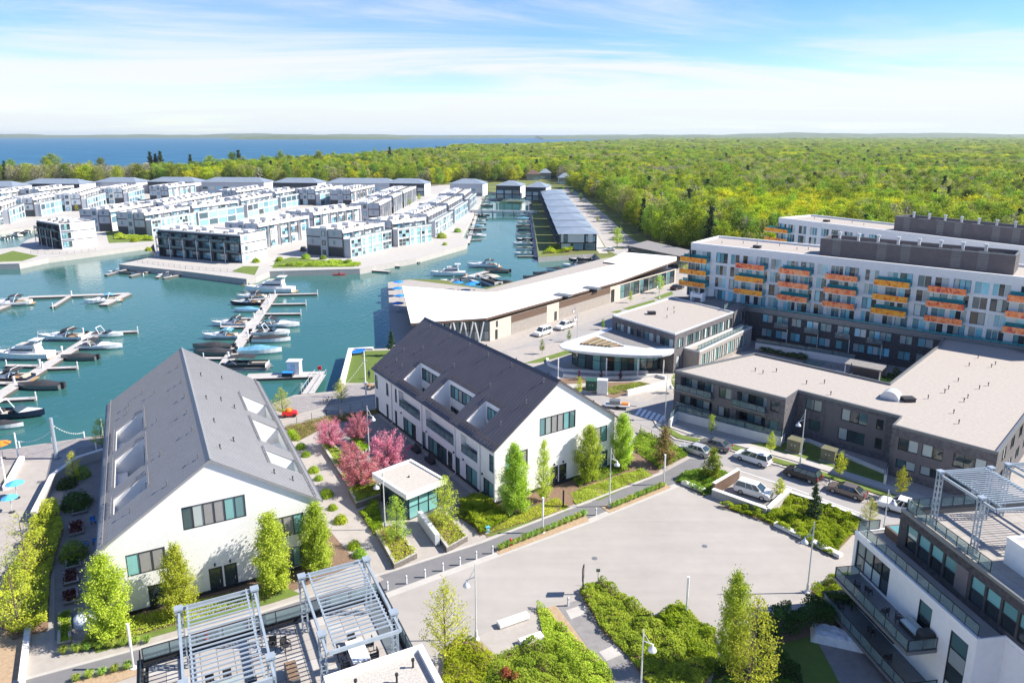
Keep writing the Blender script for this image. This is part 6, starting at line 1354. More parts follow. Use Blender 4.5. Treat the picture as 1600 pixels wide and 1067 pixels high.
def tuft_mesh(seed,mat='leaf_tuft',n=150,h=.75,r=.5):
    rs=np.random.RandomState(seed); g=MB(); vals=[]
    for i in range(n):
        a=rs.rand()*6.28; o=rs.rand()*.12; l=r*(.5+.6*rs.rand()); x0,y0=o*math.cos(a),o*math.sin(a); hh=h*(.6+.5*rs.rand()); w_=.018
        m1=(x0+l*.45*math.cos(a),y0+l*.45*math.sin(a),hh*.85); e=(x0+l*math.cos(a),y0+l*math.sin(a),hh*(.55+.35*rs.rand())); px_,py_=-math.sin(a)*w_,math.cos(a)*w_
        g.poly([(x0-px_,y0-py_,0),(x0+px_,y0+py_,0),(m1[0]+px_,m1[1]+py_,m1[2]),(m1[0]-px_,m1[1]-py_,m1[2])]); g.poly([(m1[0]-px_,m1[1]-py_,m1[2]),(m1[0]+px_,m1[1]+py_,m1[2]),e]); vals+=[rs.rand()]*2
    me=g.mesh('blades',mat); at=me.attributes.new('v','FLOAT','FACE'); at.data.foreach_set('value',np.array(vals,dtype='f')); return me
tufts=[tuft_mesh(s) for s in (91,92,93)]
def one(me,name,label,p,sc=1.0,cat='shrub',grp=None,part=None):
    o=put(me,name,None,p,rnd.uniform(0,6.28),sc); return tag(o,label,cat,grp)
def line_px(a,b,n): return [(a[0]+(b[0]-a[0])*i/(n-1),a[1]+(b[1]-a[1])*i/(n-1)) for i in range(n)]
for lab,a,b,n in (('grass clump in the kerb strip beside the hydrant',(783,858),(912,806),15),('grass clump in the kerb strip nearer the street',(957,793),(1037,760),13),('grass clump along the path before the left house garden',(120,1063),(200,1044),5),('grass clump along the garden edge at the left path',(100,1020),(230,1003),8)):
    for k,(x,y) in enumerate(line_px(a,b,n)): one(tufts[k%3],'grass_clump',lab,G(x,y,.05),rnd.uniform(.85,1.15),'grass clump',lab+'s')
sheet('kerb_planting_strip',[(771,856),(780,866),(921,813),(912,802)],.06,'dry_soil',thick=.05); sheet('kerb_planting_strip',[(939,791),(952,801),(1049,761),(1035,754)],.06,'dry_soil',thick=.05); sheet('kerb_planting_strip',[(100,1067),(210,1037),(225,1050),(150,1075)],.06,'dry_soil',thick=.05)
def in_poly(x,y,P):
    c_=False; n=len(P)
    for i in range(n):
        a,b=P[i],P[i-1]
        if (a[1]>y)!=(b[1]>y) and x<(b[0]-a[0])*(y-a[1])/(b[1]-a[1])+a[0]: c_=not c_
    return c_
_bedn=0
def bed(name,pts,z,h,dens_,leaf,mat,label,cat='planting',seed=1,bump=.8,kind='stuff',soil='mulch',cell=1.15):
    """leafy mass with an uneven top over a surveyed outline"""
    P=[(p.x,p.y) if isinstance(p,Vector) else tuple(G(p[0],p[1],z)[:2]) for p in pts]; rs=np.random.RandomState(seed)
    global _bedn; _bedn+=1
    if label: sheet('planting_soil',[Vector((p[0],p[1],0)) for p in P],z+.035+.0012*_bedn,soil)
    dens_*=3.6; leaf*=.86
    x0,x1=min(p[0] for p in P),max(p[0] for p in P); y0,y1=min(p[1] for p in P),max(p[1] for p in P); n=int((x1-x0)*(y1-y0)*dens_); X=x0+(x1-x0)*rs.rand(n); Y=y0+(y1-y0)*rs.rand(n)
    k=np.array([in_poly(a,b,P) for a,b in zip(X,Y)]); X,Y=X[k],Y[k]; n=len(X)
    m=max(3,int((x1-x0)*(y1-y0)/cell**2)); cx,cy=x0+(x1-x0)*rs.rand(m),y0+(y1-y0)*rs.rand(m); ch=.42+.58*rs.rand(m); 
    d=np.full(n,9.); hh=np.full(n,.7); cv=rs.rand(m); vv=np.zeros(n)
    for i in range(m):
        q=np.hypot(X-cx[i],Y-cy[i]); s_=q<d; d[s_]=q[s_]; hh[s_]=ch[i]; vv[s_]=cv[i]
    top=h*hh*(1-bump*np.clip(d/cell,0,1)**1.5); Z=z+top*(1-.6*rs.rand(n)**2.2)
    C=np.stack([X,Y,Z],1); o_=C.mean(0); o_[2]=z
    me=quads_mesh('foliage',C-o_,leaf*(.7+.6*rs.rand(n)),mat,seed,.7,1.4,vals=np.clip(vv*.55+rs.rand(n)*.5,0,1)); o=put(me,name,None,tuple(o_)); tag(o,label,cat,kind=kind)
    return o
bed('shrub_bed',[(905,925),(940,908),(985,940),(1025,965),(1060,948),(1112,988),(1120,1040),(1080,1100),(1030,1100),(985,1030),(940,985)],0,1.0,75,.17,'leaf_green','bed of round green shrubs right of the grey side walk',seed=101)
bed('shrub_bed',[(1030,965),(1060,945),(1118,990),(1125,1060),(1060,1010)],0,1.2,60,.17,'leaf_hedge','bright green shrubs at the plaza corner',seed=102)
bed('shrub_bed',[(838,948),(850,950),(905,1005),(945,1040),(965,1075),(940,1100),(880,1060),(850,1000)],0,.8,80,.15,'leaf_yellow','yellow-green shrub border along the dry soil strip',seed=103)
bed('shrub_bed',[(740,1090),(770,1030),(830,1005),(870,1010),(905,1040),(935,1100)],0,1.3,70,.15,'leaf_green','tall mixed shrubs behind the concrete benches',seed=104,cell=1.3)
bed('shrub_bed',[(695,1010),(730,1000),(770,1025),(760,1060),(740,1100),(690,1100)],0,1.0,60,.16,'leaf_hedge','green shrubs at the foot of the foreground lamp',seed=105)
bed('shrub_bed',[(1120,790),(1195,815),(1300,870),(1310,860),(1352,815),(1235,775),(1215,800),(1190,795)],0,1.1,90,.16,'leaf_hedge','thick bright shrubs behind the two concrete benches',seed=106,cell=1.1)
bed('shrub_bed',[(1055,752),(1075,735),(1110,735),(1150,745),(1130,765),(1100,775)],0,1.0,80,.15,'leaf_green','green shrubs under the round tree by the street',seed=107)
bed('shrub_bed',[(985,700),(1000,675),(1050,695),(1075,712),(1030,735),(1010,718)],0,.9,80,.15,'leaf_green','green shrubs right of the dark-roofed house behind the kerb',seed=108)
bed('clipped_hedge',[(716,790),(740,775),(790,800),(790,815),(750,838),(735,815)],0,1.2,110,.13,'leaf_hedge','bright clipped hedge before the dark-roofed house corner',seed=109,bump=.15,kind=None,cat='hedge')
bed('ground_cover',[(760,836),(890,794),(870,778),(795,812)],0,.35,70,.12,'leaf_spring','low yellow-green ground cover along the path, left of the entrance',seed=110)
bed('ground_cover',[(900,790),(1018,744),(1000,733),(890,770)],0,.4,70,.12,'leaf_spring','low yellow-green ground cover along the path, right of the entrance',seed=111)
bed('ground_cover',[(905,762),(985,735),(975,725),(895,752)],0,.9,70,.14,'leaf_green','green shrubs under the upright trees right of the entrance',seed=112)
bed('ground_cover',[(120,1020),(420,935),(440,915),(300,940),(140,985)],0,.45,60,.13,'leaf_spring','low bright planting before the grey-roofed house',seed=113)
bed('hedge',[(20,1000),(75,985),(80,900),(100,830),(90,790),(60,800),(30,880),(-20,960)],0,2.2,70,.16,'leaf_spring','tall bright green hedge along the left walk',seed=114,kind=None,cat='hedge',cell=1.4)
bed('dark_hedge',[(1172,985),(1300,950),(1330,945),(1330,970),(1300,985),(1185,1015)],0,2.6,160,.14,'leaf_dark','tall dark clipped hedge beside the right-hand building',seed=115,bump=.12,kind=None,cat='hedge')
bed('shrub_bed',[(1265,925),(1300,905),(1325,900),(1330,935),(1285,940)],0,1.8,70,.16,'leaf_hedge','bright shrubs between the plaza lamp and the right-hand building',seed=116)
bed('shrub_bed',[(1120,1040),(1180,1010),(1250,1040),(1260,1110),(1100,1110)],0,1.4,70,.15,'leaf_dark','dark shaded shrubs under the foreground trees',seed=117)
bed('ground_cover',[(930,612),(960,616),(1015,602),(1000,597),(945,606)],LZ+.05,.35,45,.13,'leaf_tuft','rows of young plants in the office front garden',seed=118)
bed('shrub_bed',[(420,416),(560,416),(565,413),(520,408),(470,413)],LZ,1.2,10,.4,'leaf_spring','low bright hedge along the townhouse quay lawn',seed=119,cell=2.5)
bed('shrub_bed',[(850,397),(895,394),(893,386),(862,387)],LZ,2.0,9,.45,'leaf_hedge','bright hedge before the first canal house',seed=120,cell=2.5); bed('shrub_bed',[(178,374),(240,376),(238,371),(180,368)],LZ,1.5,6,.5,'leaf_spring','pale hedge on the lawn right of the white cube house',seed=121,cell=3)
bed('court_planting',[(1185,549),(1260,565),(1262,558),(1200,545)],LZ,1.2,30,.2,'leaf_dark','dark planting along the pool court wall',seed=122); bed('court_planting',[(1370,598),(1395,612),(1430,590),(1400,580)],LZ,1.3,25,.2,'leaf_dark','dark planting at the right end of the pool court',seed=123)
for i,(x,y,s_) in enumerate(((790,1062,1.0),(805,1068,.9))): one(sh_rust,'rust_shrub','rust-brown upright shrub at the bottom edge, %s'%(['left','right'][i]),G(x,y,0),s_)
# --- planters of the garden between the two houses
def planter(label,pts,h,wd=.35,mat='concrete',soilh=.08,leaf=None,seed=1,dens_=60,lh=.5):
    P=[G(x,y,0) for x,y in pts]; t=empty('raised_planter',(P[0].x,P[0].y,0),0,label,'planter'); Q=[p-P[0] for p in P]
    A=sum(Q[i].x*Q[(i+1)%len(Q)].y-Q[(i+1)%len(Q)].x*Q[i].y for i in range(len(Q)))
    if A<0: Q.reverse()
    strip('planter_wall',Q,wd,0,mat,h,parent=t,closed=True,side=1); g=MB(); g.prism([(q.x,q.y) for q in Q],0,h-soilh-.05,0,bottom=False); g.build('soil','mulch',t)
    if leaf:
        o=bed('planting',[p+Vector((0,0,0)) for p in P],h-.12,lh,dens_,.14,leaf,None,None,seed); o.parent=t; o.location-=Vector((P[0].x,P[0].y,0))
        for k in ('category','label'): 
            if k in o: del o[k]
    return t
planter('long raised concrete planter with the pink trees',[(503,700),(512,690),(575,745),(598,768),(560,785),(555,780)],.55,leaf='leaf_spring',seed=201,lh=.4,dens_=40)
planter('raised concrete planter beside the courtyard lamp',[(548,690),(563,683),(580,703),(565,712)],.5,leaf='leaf_hedge',seed=202,lh=.5)
planter('sloping concrete planter below the nearest pink tree',[(545,772),(560,762),(597,772),(600,780),(557,795)],.9,leaf='leaf_green',seed=203,lh=.4)
planter('concrete planter left of the metal letterboxes',[(587,838),(618,828),(652,872),(616,890)],.75,leaf='leaf_yellow',seed=204,lh=.45,dens_=30)
planter('concrete planter right of the metal letterboxes',[(664,815),(695,805),(731,845),(698,864)],.75,leaf='leaf_yellow',seed=205,lh=.45,dens_=30)
bed('shrub_bed',[(560,800),(590,785),(600,830),(585,838)],0,1.1,90,.14,'leaf_hedge','dark green shrubs left of the glass pavilion',seed=206); bed('hedge',[(712,805),(735,795),(795,815),(760,836),(755,835)],0,.9,90,.13,'leaf_hedge','low bright hedge beside the right planter walk',seed=207,kind=None,cat='hedge',bump=.2)
for i,(x,y,s_,k) in enumerate(((455,680,1.1,0),(462,686,1.0,1),(470,700,1.0,2),(478,712,.9,1),(490,737,1.0,0),(498,749,.8,1),(510,775,1.2,0),(520,795,.8,2),(532,815,1.1,2),(553,855,1.0,2),(562,868,1.0,1))): one(sh_hedge[k],'garden_shrub','round garden shrub beside the grey-roofed house, %s from the promenade'%('first second third fourth fifth sixth seventh eighth ninth tenth eleventh'.split()[i]),G(x,y,0),s_,grp='round shrubs beside the grey-roofed house')
bed('ground_cover',[(445,668),(510,652),(590,640),(592,646),(515,664),(465,690)],0,.5,50,.13,'leaf_brown','dry yellow planting along the promenade fence',seed=208)
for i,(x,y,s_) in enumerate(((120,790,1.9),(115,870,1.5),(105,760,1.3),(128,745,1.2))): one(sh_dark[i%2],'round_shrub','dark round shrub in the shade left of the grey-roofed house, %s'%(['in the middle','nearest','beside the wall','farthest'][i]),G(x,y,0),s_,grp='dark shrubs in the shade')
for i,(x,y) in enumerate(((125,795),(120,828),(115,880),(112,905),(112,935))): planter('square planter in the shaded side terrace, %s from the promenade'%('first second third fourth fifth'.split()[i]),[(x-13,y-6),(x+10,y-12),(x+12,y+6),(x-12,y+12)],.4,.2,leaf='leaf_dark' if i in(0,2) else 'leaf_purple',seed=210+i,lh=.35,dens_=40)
planter('long planter with green grasses at the near end of the left walk',[(90,1010),(92,962),(112,958),(112,1005)],.4,.25,leaf='leaf_hedge',seed=216)
for i,(x,y) in enumerate(((455,672),(940,800))): pass
for i,(px,py,s_) in enumerate(((478,404,2.2),(505,405,1.8),(437,408,2),(400,410,2),(545,412,2.0),(210,378,2),(690,372,3),(715,363,2.4),(232,392,1.8),(695,383,1.4))): one(sh_hedge[i%3],'quay_shrub','small bright tree or shrub on the townhouse quay, %s counted from this list of ten'%i if False else ['bright bush on the quay lawn, near its middle','bright bush on the quay lawn, right of the path','bush at the left end of the quay lawn','bush beside the white end wall','bush at the right end of the quay lawn','bush on the small lawn behind the cube house','bush by the dark canal townhouse corner','tall bush on the canal promenade','bush at the waterside left of the glass block','low bush by the quay corner'][i],G(px,py,LZ),s_,grp='bushes on the townhouse quays')
tr_=random.Random(17)
for i,(px,py) in enumerate(((300,349),(330,345),(360,341),(388,337),(440,362),(462,358),(500,352),(560,338),(585,333),(160,350),(185,346),(120,330),(90,327),(65,332),(215,338),(420,322),(455,317),(480,313),(520,310),(548,306),(350,320),(310,327),(640,322),(655,314),(30,335),(145,312),(180,308),(700,345),(708,335),(716,325))): by_h(small[i%3],4.6,px,py,py-tr_.uniform(9,13),'courtyard_tree','small tree between the townhouse rows',LZ,'small trees between the townhouse rows',1.7)
# ================================================================ forest
fo=[]
for k,(m_,h,w_,nb,per,lf,sp) in enumerate((('forest_a',15,4.4,50,80,.43,.75),('forest_b',14,4.6,50,80,.43,.75),('forest_c',16,4.0,50,80,.42,.7),('forest_d',15,3.6,44,46,.38,.7),('forest_a',17,4.2,54,74,.43,.75),('forest_b',12,4.0,44,80,.42,.7))):
    fo.append(tree_meshes('f%d'%k,h,(lambda w_:lambda f:w_*math.sin(math.pi*min(1,max(.04,(f-.12)/.9)))**.65)(w_),m_,'bark_pale' if k%2 else 'bark',300+k,nb,per,lf,sp,.22,.7,.22,.3))
bare=tree_meshes('fb',15,lambda f:3.4*math.sin(math.pi*min(1,max(.04,(f-.1)/.92)))**.7,'leaf_bare','bark_pale',311,60,9,.5,.6,.25,1.1,.2,.4)
cone=tree_meshes('fc',17,lambda f:3.0*(1.03-f)**.85*min(1,f*6+.2),'leaf_pine','bark',312,70,34,.6,.35,.08,.1,.22,.1)
kinds=fo+[bare,cone]
klab=['mid green forest tree','bright yellow-green forest tree','darker green forest tree','olive thinly leafed forest tree','tall green forest tree','low yellow-green forest tree','bare grey forest tree','dark conifer']
near_edge=[G(x,y,LZ) for x,y in ((880,291),(905,297),(955,330),(1000,368),(1035,385),(1085,405))]+[V2(95,225),V2(120,250),V2(200,245),V2(330,180),V2(520,120)]
def edge_y(x):
    for a,b in zip(near_edge,near_edge[1:]):
        if a.x<=x<=b.x: return a.y+(b.y-a.y)*(x-a.x)/(b.x-a.x+1e-9)
    return None
fr=random.Random(99); cand=[]
def noise2(x,y,s): return math.sin(x*s+1.3*math.sin(y*s*.7+.5))*math.cos(y*s*1.1+1.7*math.sin(x*s*.6))
def pick(x,y,r):
    n=noise2(x,y,.012)+.6*noise2(x+400,y-90,.031); u=r.random()
    if n>.55: return 1 if u<.55 else 5 if u<.8 else 0
    if n<-.75: return 6 if u<.5 else 3
    if u<.02: return 7
    return (0,0,2,3,4,1,5,6,3,2)[int(r.random()*10)]
def visible(x,y): return y>30 and abs(x)/y<.80
# right-hand forest
y=205.0
while y<6600:
    st=5.6 if y<420 else 6.4 if y<900 else 9 if y<1500 else 14 if y<2500 else 24 if y<4000 else 40
    x=(-.05*y if y<900 else -.08*y)
    while x<.80*y+10:
        xx,yy=x+fr.uniform(-.45,.45)*st,y+fr.uniform(-.45,.45)*st; ok=False
        ey=edge_y(xx)
        if xx>near_edge[0].x: ok=ey is None and xx>500 or (ey is not None and yy>ey+2)
        else: ok=yy>720+max(0,-xx)*.2
        if yy>2300 and xx<.333*(yy-2480)+40: ok=False
        if ok and visible(xx,yy): cand.append((xx,yy,st/5.6 if st>7.5 else 1.0))
        x+=st
    y+=st
# belt behind the islands, left
y=645.0
while y<1900:
    st=7.2 if y<800 else 9
    x=-.82*y
    while x<.02*y:
        xx,yy=x+fr.uniform(-.45,.45)*st,y+fr.uniform(-.45,.45)*st
        shore=985+max(0,(xx+760))*.16 if xx<-520 else 1020+(xx+520)*1.1 if xx<-330 else 1230+(xx+330)*4.1
        rt=-xx/yy; shore=min(shore,770+max(0,.45-rt)*1500 if rt>.36 else 905+max(0,.36-rt)*2050 if rt>.216 else 1200+(.216-rt)*4700)
        if yy<shore-12 and yy>(640+.10*abs(xx+120) if xx>-330 else 655+.06*abs(xx)) and not(-60<xx<40 and yy<690) and fr.random()<(.9 if yy>690 else .7): cand.append((xx,yy,.85 if xx<0 else 1))
        x+=st
    y+=st
clear=[G(px,py,3) for px,py in ((833,277),(852,275),(884,283),(565,262),(650,265),(757,274),(230,262))]
cand=[c_ for c_ in cand if not any(abs(c_[0]-q_.x)<13 and -34<c_[1]-q_.y<16 for q_ in clear)]
cand.sort(key=lambda c_:math.hypot(c_[0],c_[1]))
near=[c_ for c_ in cand if abs(c_[0])/c_[1]<.76][:300]; ns=set(near)
for i,(x,y,s_) in enumerate(near):
    k=pick(x,y,fr); sc=fr.uniform(.8,1.15)
    plant_tree(kinds[k],'forest_tree' if k<6 else 'bare_tree' if k==6 else 'conifer_tree',klab[k]+' at the near edge of the wood',(x,y,LZ),(sc*fr.uniform(.9,1.1),sc*fr.uniform(.9,1.1),sc),fr.uniform(0,6.28),klab[k]+'s at the edge of the wood')
# everything beyond: one wood, its trees scattered by geometry nodes over fixed points
pc=bpy.data.collections.new('wood_tree_kinds')
for k,ms in enumerate(kinds):
    mm=bpy.data.meshes.new('wood_kind'); 
    o=bpy.data.objects.new('wood_kind_%d'%k,ms[1]); pc.objects.link(o)
rest=[c_ for c_ in cand if c_ not in ns]
groups={}
for c_ in rest: groups.setdefault(pick(c_[0],c_[1],fr),[]).append(c_)
def wood(name,k,pts,label):
    me=bpy.data.meshes.new(name); me.from_pydata([(a,b,LZ-.3) for a,b,_ in pts],[],[])
    rot=me.attributes.new('rz','FLOAT_VECTOR','POINT'); rot.data.foreach_set('vector',np.array([(0,0,fr.uniform(0,6.28)) for _ in pts],dtype='f').ravel())
    sc=me.attributes.new('sc','FLOAT_VECTOR','POINT'); sv=[]
    for a,b,s_ in pts: u=fr.uniform(.75,1.15); e_=1.12 if b<500 else 1.3; sv.append((u*min(max(s_,1),5)*e_,u*min(max(s_,1),5)*e_,u))
    sc.data.foreach_set('vector',np.array(sv,dtype='f').ravel())
    o=put(me,name); tag(o,label,'wood',kind='stuff')
    ng=bpy.data.node_groups.new(name,'GeometryNodeTree'); ng.interface.new_socket('Geometry',in_out='INPUT',socket_type='NodeSocketGeometry'); ng.interface.new_socket('Geometry',in_out='OUTPUT',socket_type='NodeSocketGeometry')
    gi=ng.nodes.new('NodeGroupInput'); go=ng.nodes.new('NodeGroupOutput'); ip=ng.nodes.new('GeometryNodeInstanceOnPoints'); oi=ng.nodes.new('GeometryNodeObjectInfo'); oi.inputs['Object'].default_value=pc.objects['wood_kind_%d'%k]; oi.inputs['As Instance'].default_value=True
    m2p=ng.nodes.new('GeometryNodeMeshToPoints')
    a1=ng.nodes.new('GeometryNodeInputNamedAttribute'); a1.data_type='FLOAT_VECTOR'; a1.inputs['Name'].default_value='rz'; a2=ng.nodes.new('GeometryNodeInputNamedAttribute'); a2.data_type='FLOAT_VECTOR'; a2.inputs['Name'].default_value='sc'
    ng.links.new(gi.outputs[0],m2p.inputs[0]); ng.links.new(m2p.outputs[0],ip.inputs['Points']); ng.links.new(oi.outputs['Geometry'],ip.inputs['Instance']); ng.links.new(a1.outputs[0],ip.inputs['Rotation']); ng.links.new(a2.outputs[0],ip.inputs['Scale']); ng.links.new(ip.outputs[0],go.inputs[0])
    md=o.modifiers.new('trees','NODES'); md.node_group=ng
    return o
for k,pts in groups.items(): wood('distant_wood',k,pts,['mass of mid green','mass of yellow-green','mass of dark green','mass of olive','mass of tall green','mass of low bright','mass of bare grey','scatter of dark conifer'][k]+' trees in the distant wood')
# taller trees that break the shoreline of the left belt
for i,(px,by,ty,k) in enumerate(((238,277,238,7),(246,277,241,7),(254,277,237,7),(300,275,242,7),(85,277,241,0),(75,278,246,4),(160,276,247,2),(20,279,250,0),(375,270,235,7),(365,270,238,2),(440,268,237,4),(610,262,230,7),(500,266,236,2),(330,274,244,0))): by_h(kinds[k],(15,14,16,15,17,12,15,17)[k],px,by,ty,'shore_tree','tall %s standing above the left shore belt, %s from the left'%('dark conifer' if k==7 else 'green tree','fifth sixth seventh eighth third second fourth first eleventh tenth twelfth fourteenth thirteenth ninth'.split()[i]),LZ,'tall trees of the left shore belt',1.25)
# young trees along the forest street and quay
for i,(px,py,ty) in enumerate(((964,388,355),(907,315,302),(934,347,338),(893,305,296),(880,298,291),(903,300,290))): by_h(small[i%3],4.6,px,py,ty,'street_tree','young tree in the planting islands of the forest street, %s from the shelter'%('first second third fourth fifth sixth'.split()[i]),LZ,'trees of the forest street',1.5)
# ================================================================ vehicles
def car(kind,paint):
    L,Wd,H,belt,hood=dict(sedan=(4.8,1.84,1.45,.92,.92),suv=(4.7,1.92,1.72,1.08,1.08),minivan=(5.1,2.0,1.75,1.08,1.02),pickup=(5.7,2.0,1.85,1.15,1.15),van=(5.0,1.95,1.9,1.1,1.1))[kind]
    t=empty({'sedan':'parked_car','suv':'parked_car','minivan':'parked_minivan','pickup':'parked_pickup','van':'parked_van'}[kind],(0,0,0),0,'x','car')
    h=L/2
    if kind=='sedan': prof=[(-h,.45),(-h+.02,.75),(-h+.12,.93),(-h+.75,.98),(-.9,.96),(h-1.35,.95),(h-.35,.80),(h-.03,.62),(h,.40),(h-.1,.24),(-h+.1,.26)]; cab=(-h+.55,h-1.25,.95,-h+1.25,.35,H)
    elif kind in('suv','van'): prof=[(-h,.5),(-h+.03,.8),(-h+.08,belt),(-.5,belt+.02),(h-1.2,belt),(h-.25,.95),(h-.02,.7),(h,.45),(h-.1,.28),(-h+.1,.3)]; cab=(-h+.1,h-1.05,belt,-h+.45,h-1.85,H)
    elif kind=='minivan': prof=[(-h,.5),(-h+.03,.8),(-h+.06,belt),(0,belt),(h-1.1,1.0),(h-.2,.85),(h,.6),(h,.4),(h-.1,.26),(-h+.1,.28)]; cab=(-h+.08,h-.95,belt-.02,-h+.35,h-1.85,H)
    else: prof=[(-h,.55),(-h+.02,1.1),(-.6,1.12),(h-1.5,1.12),(h-.3,1.05),(h,.85),(h,.5),(h-.1,.35),(-h+.1,.38)]; cab=(-.75,h-1.35,1.1,-.55,h-2.15,H)
    g=MB(); cxm=0
    def ring(y,s_,dz): return [(x*s_,y,z+(dz if z<.5 else -dz*.5)) for x,z in prof]
    g.loft([ring(-Wd/2,.955,.05),ring(-Wd/2+.07,.99,.0),ring(0,1,0),ring(Wd/2-.07,.99,0),ring(Wd/2,.955,.05)]); g.build('body',paint,t,smooth=False)
    x0,x1,zb,r0,r1,zt=cab; a,b=Wd/2-.10,Wd/2-.27
    Bt=[(x0,-a,zb),(x1,-a,zb),(x1,a,zb),(x0,a,zb)]; Tp=[(r0,-b,zt-.05),(r1,-b,zt-.05),(r1,b,zt-.05),(r0,b,zt-.05)]
    g=MB(); g.loft([Bt,Tp]); g.build('windows','glass_dark',t)
    g=MB(); g.loft([[(x*1.0+(.04 if i in(1,2) else -.04),y*1.04,zt-.06) for i,(x,y,z) in enumerate(Tp)],[(x,y*.96,zt+.02) for x,y,z in Tp]]); g.build('roof',paint,t)
    g=MB()
    for p,q in zip(Bt,Tp): g.tube(p,q,.055,n=5)
    for f in (.42,.7):
        for s_ in (0,3): p=Vector(Bt[s_]).lerp(Vector(Bt[1 if s_==0 else 2]),f); q=Vector(Tp[s_]).lerp(Vector(Tp[1 if s_==0 else 2]),f); g.tube(p,q,.045,n=5)
    g.build('pillars',paint,t)
    wb=L*.29
    for sx in (-1,1):
        for sy in (-1,1):
            g=MB(); y0=sy*(Wd/2-.2); y1=sy*(Wd/2+.015); g.tube((0,min(y0,y1),0),(0,max(y0,y1),0),.335,n=14); wo_=g.build('wheel','black_rubber',t,(sx*wb,0,.335)); g=MB(); g.tube((0,min(y1,y1+sy*.012),0),(0,max(y1,y1+sy*.012),0),.21,n=10); put(g.mesh('rim','alloy'),'rim',wo_)
    for s_ in (-1,1):
        g=MB(); g.box(h*.955-.04,h*.955+.01,s_*Wd*.36-.18,s_*Wd*.36+.18,.62,.76); g.build('headlight','head_light',t,(-.05 if kind=='sedan' else .0,0,.02 if kind!='pickup' else .2))
        g=MB(); g.box(-h*.99-.02,-h*.99+.05,s_*Wd*.38-.12,s_*Wd*.38+.12,.72,.98); g.build('tail_light','tail_light',t)
        g=MB(); g.box(x1-.35,x1-.15,s_*(Wd/2+.02)-.08,s_*(Wd/2+.02)+.08,zb,zb+.14); g.build('mirror',paint,t)
    if kind=='pickup': g=MB(); g.box(-h+.12,-.85,-Wd/2+.15,Wd/2-.15,.98,1.125); g.build('cargo_bed','charcoal',t)
    return cache_tree(t)
def park(kind,paint,px,py,ang,label,z=LZ,grp=None,cat='car'):
    c_=car(kind,paint); p=G(px,py,z); c_.location=(p.x,p.y,z+.01); c_.rotation_euler=(0,0,R(ang)); c_['label']=label; c_['category']=cat
    if grp: c_['group']=grp
    return c_
gp_='cars parked along the street'
park('sedan','car_silver',1087,708,138,'silver sedan facing left, nearest the bronze-green tree',grp=gp_); park('sedan','car_grey',1117,700,142,'dark grey sedan beside the verge, behind the silver one',grp=gp_); park('minivan','car_white',1176,721,136,'white minivan on the street',grp=gp_,cat='minivan'); park('suv','car_black',1253,747,136,'black SUV parked at the verge',grp=gp_); park('sedan','car_bronze',1322,772,137,'bronze sedan parked right of the black SUV',grp=gp_); park('pickup','car_white',1412,801,140,'white pickup truck half hidden by the right-hand building',grp=gp_,cat='pickup')
park('suv','car_cream',1177,773,-38,'cream SUV in the sunken bay below the brick side wall',z=.03); park('van','car_white',848,523,229,'white van parked before the market hall',cat='van'); park('pickup','car_white',883,513,229,'white pickup parked before the market hall, right of the van',cat='pickup')
park('sedan','car_white',952,392,170,'white car by the first canal house'); park('sedan','car_black',1058,452,40,'dark car at the right end of the market hall'); park('suv','car_black',988,394,60,'black car beside the shelter'); park('sedan','car_grey',560,387,20,'dark car between the townhouse blocks') ; park('suv','car_black',474,392,100,'dark car parked at the townhouse street corner')
# red ride-on toy car on the promenade
t=empty('ride_on_car',G(453,650,.02),R(15),'red ride-on show car on the promenade','car'); g=MB(); g.loft([[(x,y,z*(1 if abs(y)<.5 else .9)) for x,z in ((-1.2,.3),(-1.2,.9),(-.5,1.05),(.3,1.0),(1.1,.8),(1.25,.35))] for y in (-.65,-.5,.5,.65)]); g.build('body','red_paint',t); g=MB(); g.lathe((-.1,0,.95),[(.5,0),(.45,.3),(.2,.5)],10); g.build('cab','orange',t)
for x in (-.75,.75):
    for y in (-.62,.62): g=MB(); g.tube((x,y-.08,.28),(x,y+.08,.28),.28,n=10); g.build('wheel','black_rubber',t)
# utility trailer by the ramp
t=empty('utility_trailer',G(965,637,LZ),R(-10),'small utility trailer loaded with equipment beside the ramp wall','trailer'); g=MB(); g.box(-2,2,-.9,.9,.5,.7); g.build('bed','pale_metal',t); g=MB(); g.box(-1.4,.4,-.6,.6,.7,1.4); g.build('generator','mid_metal',t); g=MB(); g.box(.6,1.8,-.5,.3,.7,1.0); g.build('crate','orange',t); g=MB(); g.tube((2,0,.5),(3.2,0,.45),.06); g.build('drawbar','dark_metal',t)
for y in (-.95,.95): g=MB(); g.tube((0,y-.1,.35),(0,y+.1,.35),.35,n=10); g.build('wheel','black_rubber',t)
# ================================================================ walls of the sunken bay
def low_wall(label,pts,z,h,wd,mat,name='bay_wall',cap=True):
    P=[G(x,y,z) for x,y in pts]; t=empty(name,(P[0].x,P[0].y,0),0,label,'wall'); Q=[Vector((p.x-P[0].x,p.y-P[0].y,0)) for p in P]
    strip('wall',Q,wd,z,mat,h,parent=t)
    if cap: strip('coping',Q,wd+.1,z+h,'white_concrete',.08,parent=t)
    return t
low_wall('pale concrete wall between the plaza and the sunken bay',[(1113,775),(1198,806)],0,1.0,.5,'concrete'); low_wall('slanting concrete wall at the right end of the sunken bay',[(1199,806),(1232,775)],0,1.0,.5,'concrete'); low_wall('dark-topped long wall along the street behind the shrubs',[(1233,776),(1300,798),(1355,820)],0,.7,.4,'concrete'); low_wall('brown panelled wall on the left of the sunken bay',[(1114,773),(1153,750)],0,1.6,.35,'brown_wood')
sheet('bay_floor',[(1118,775),(1155,752),(1230,776),(1198,803)],.02,'asphalt_road')
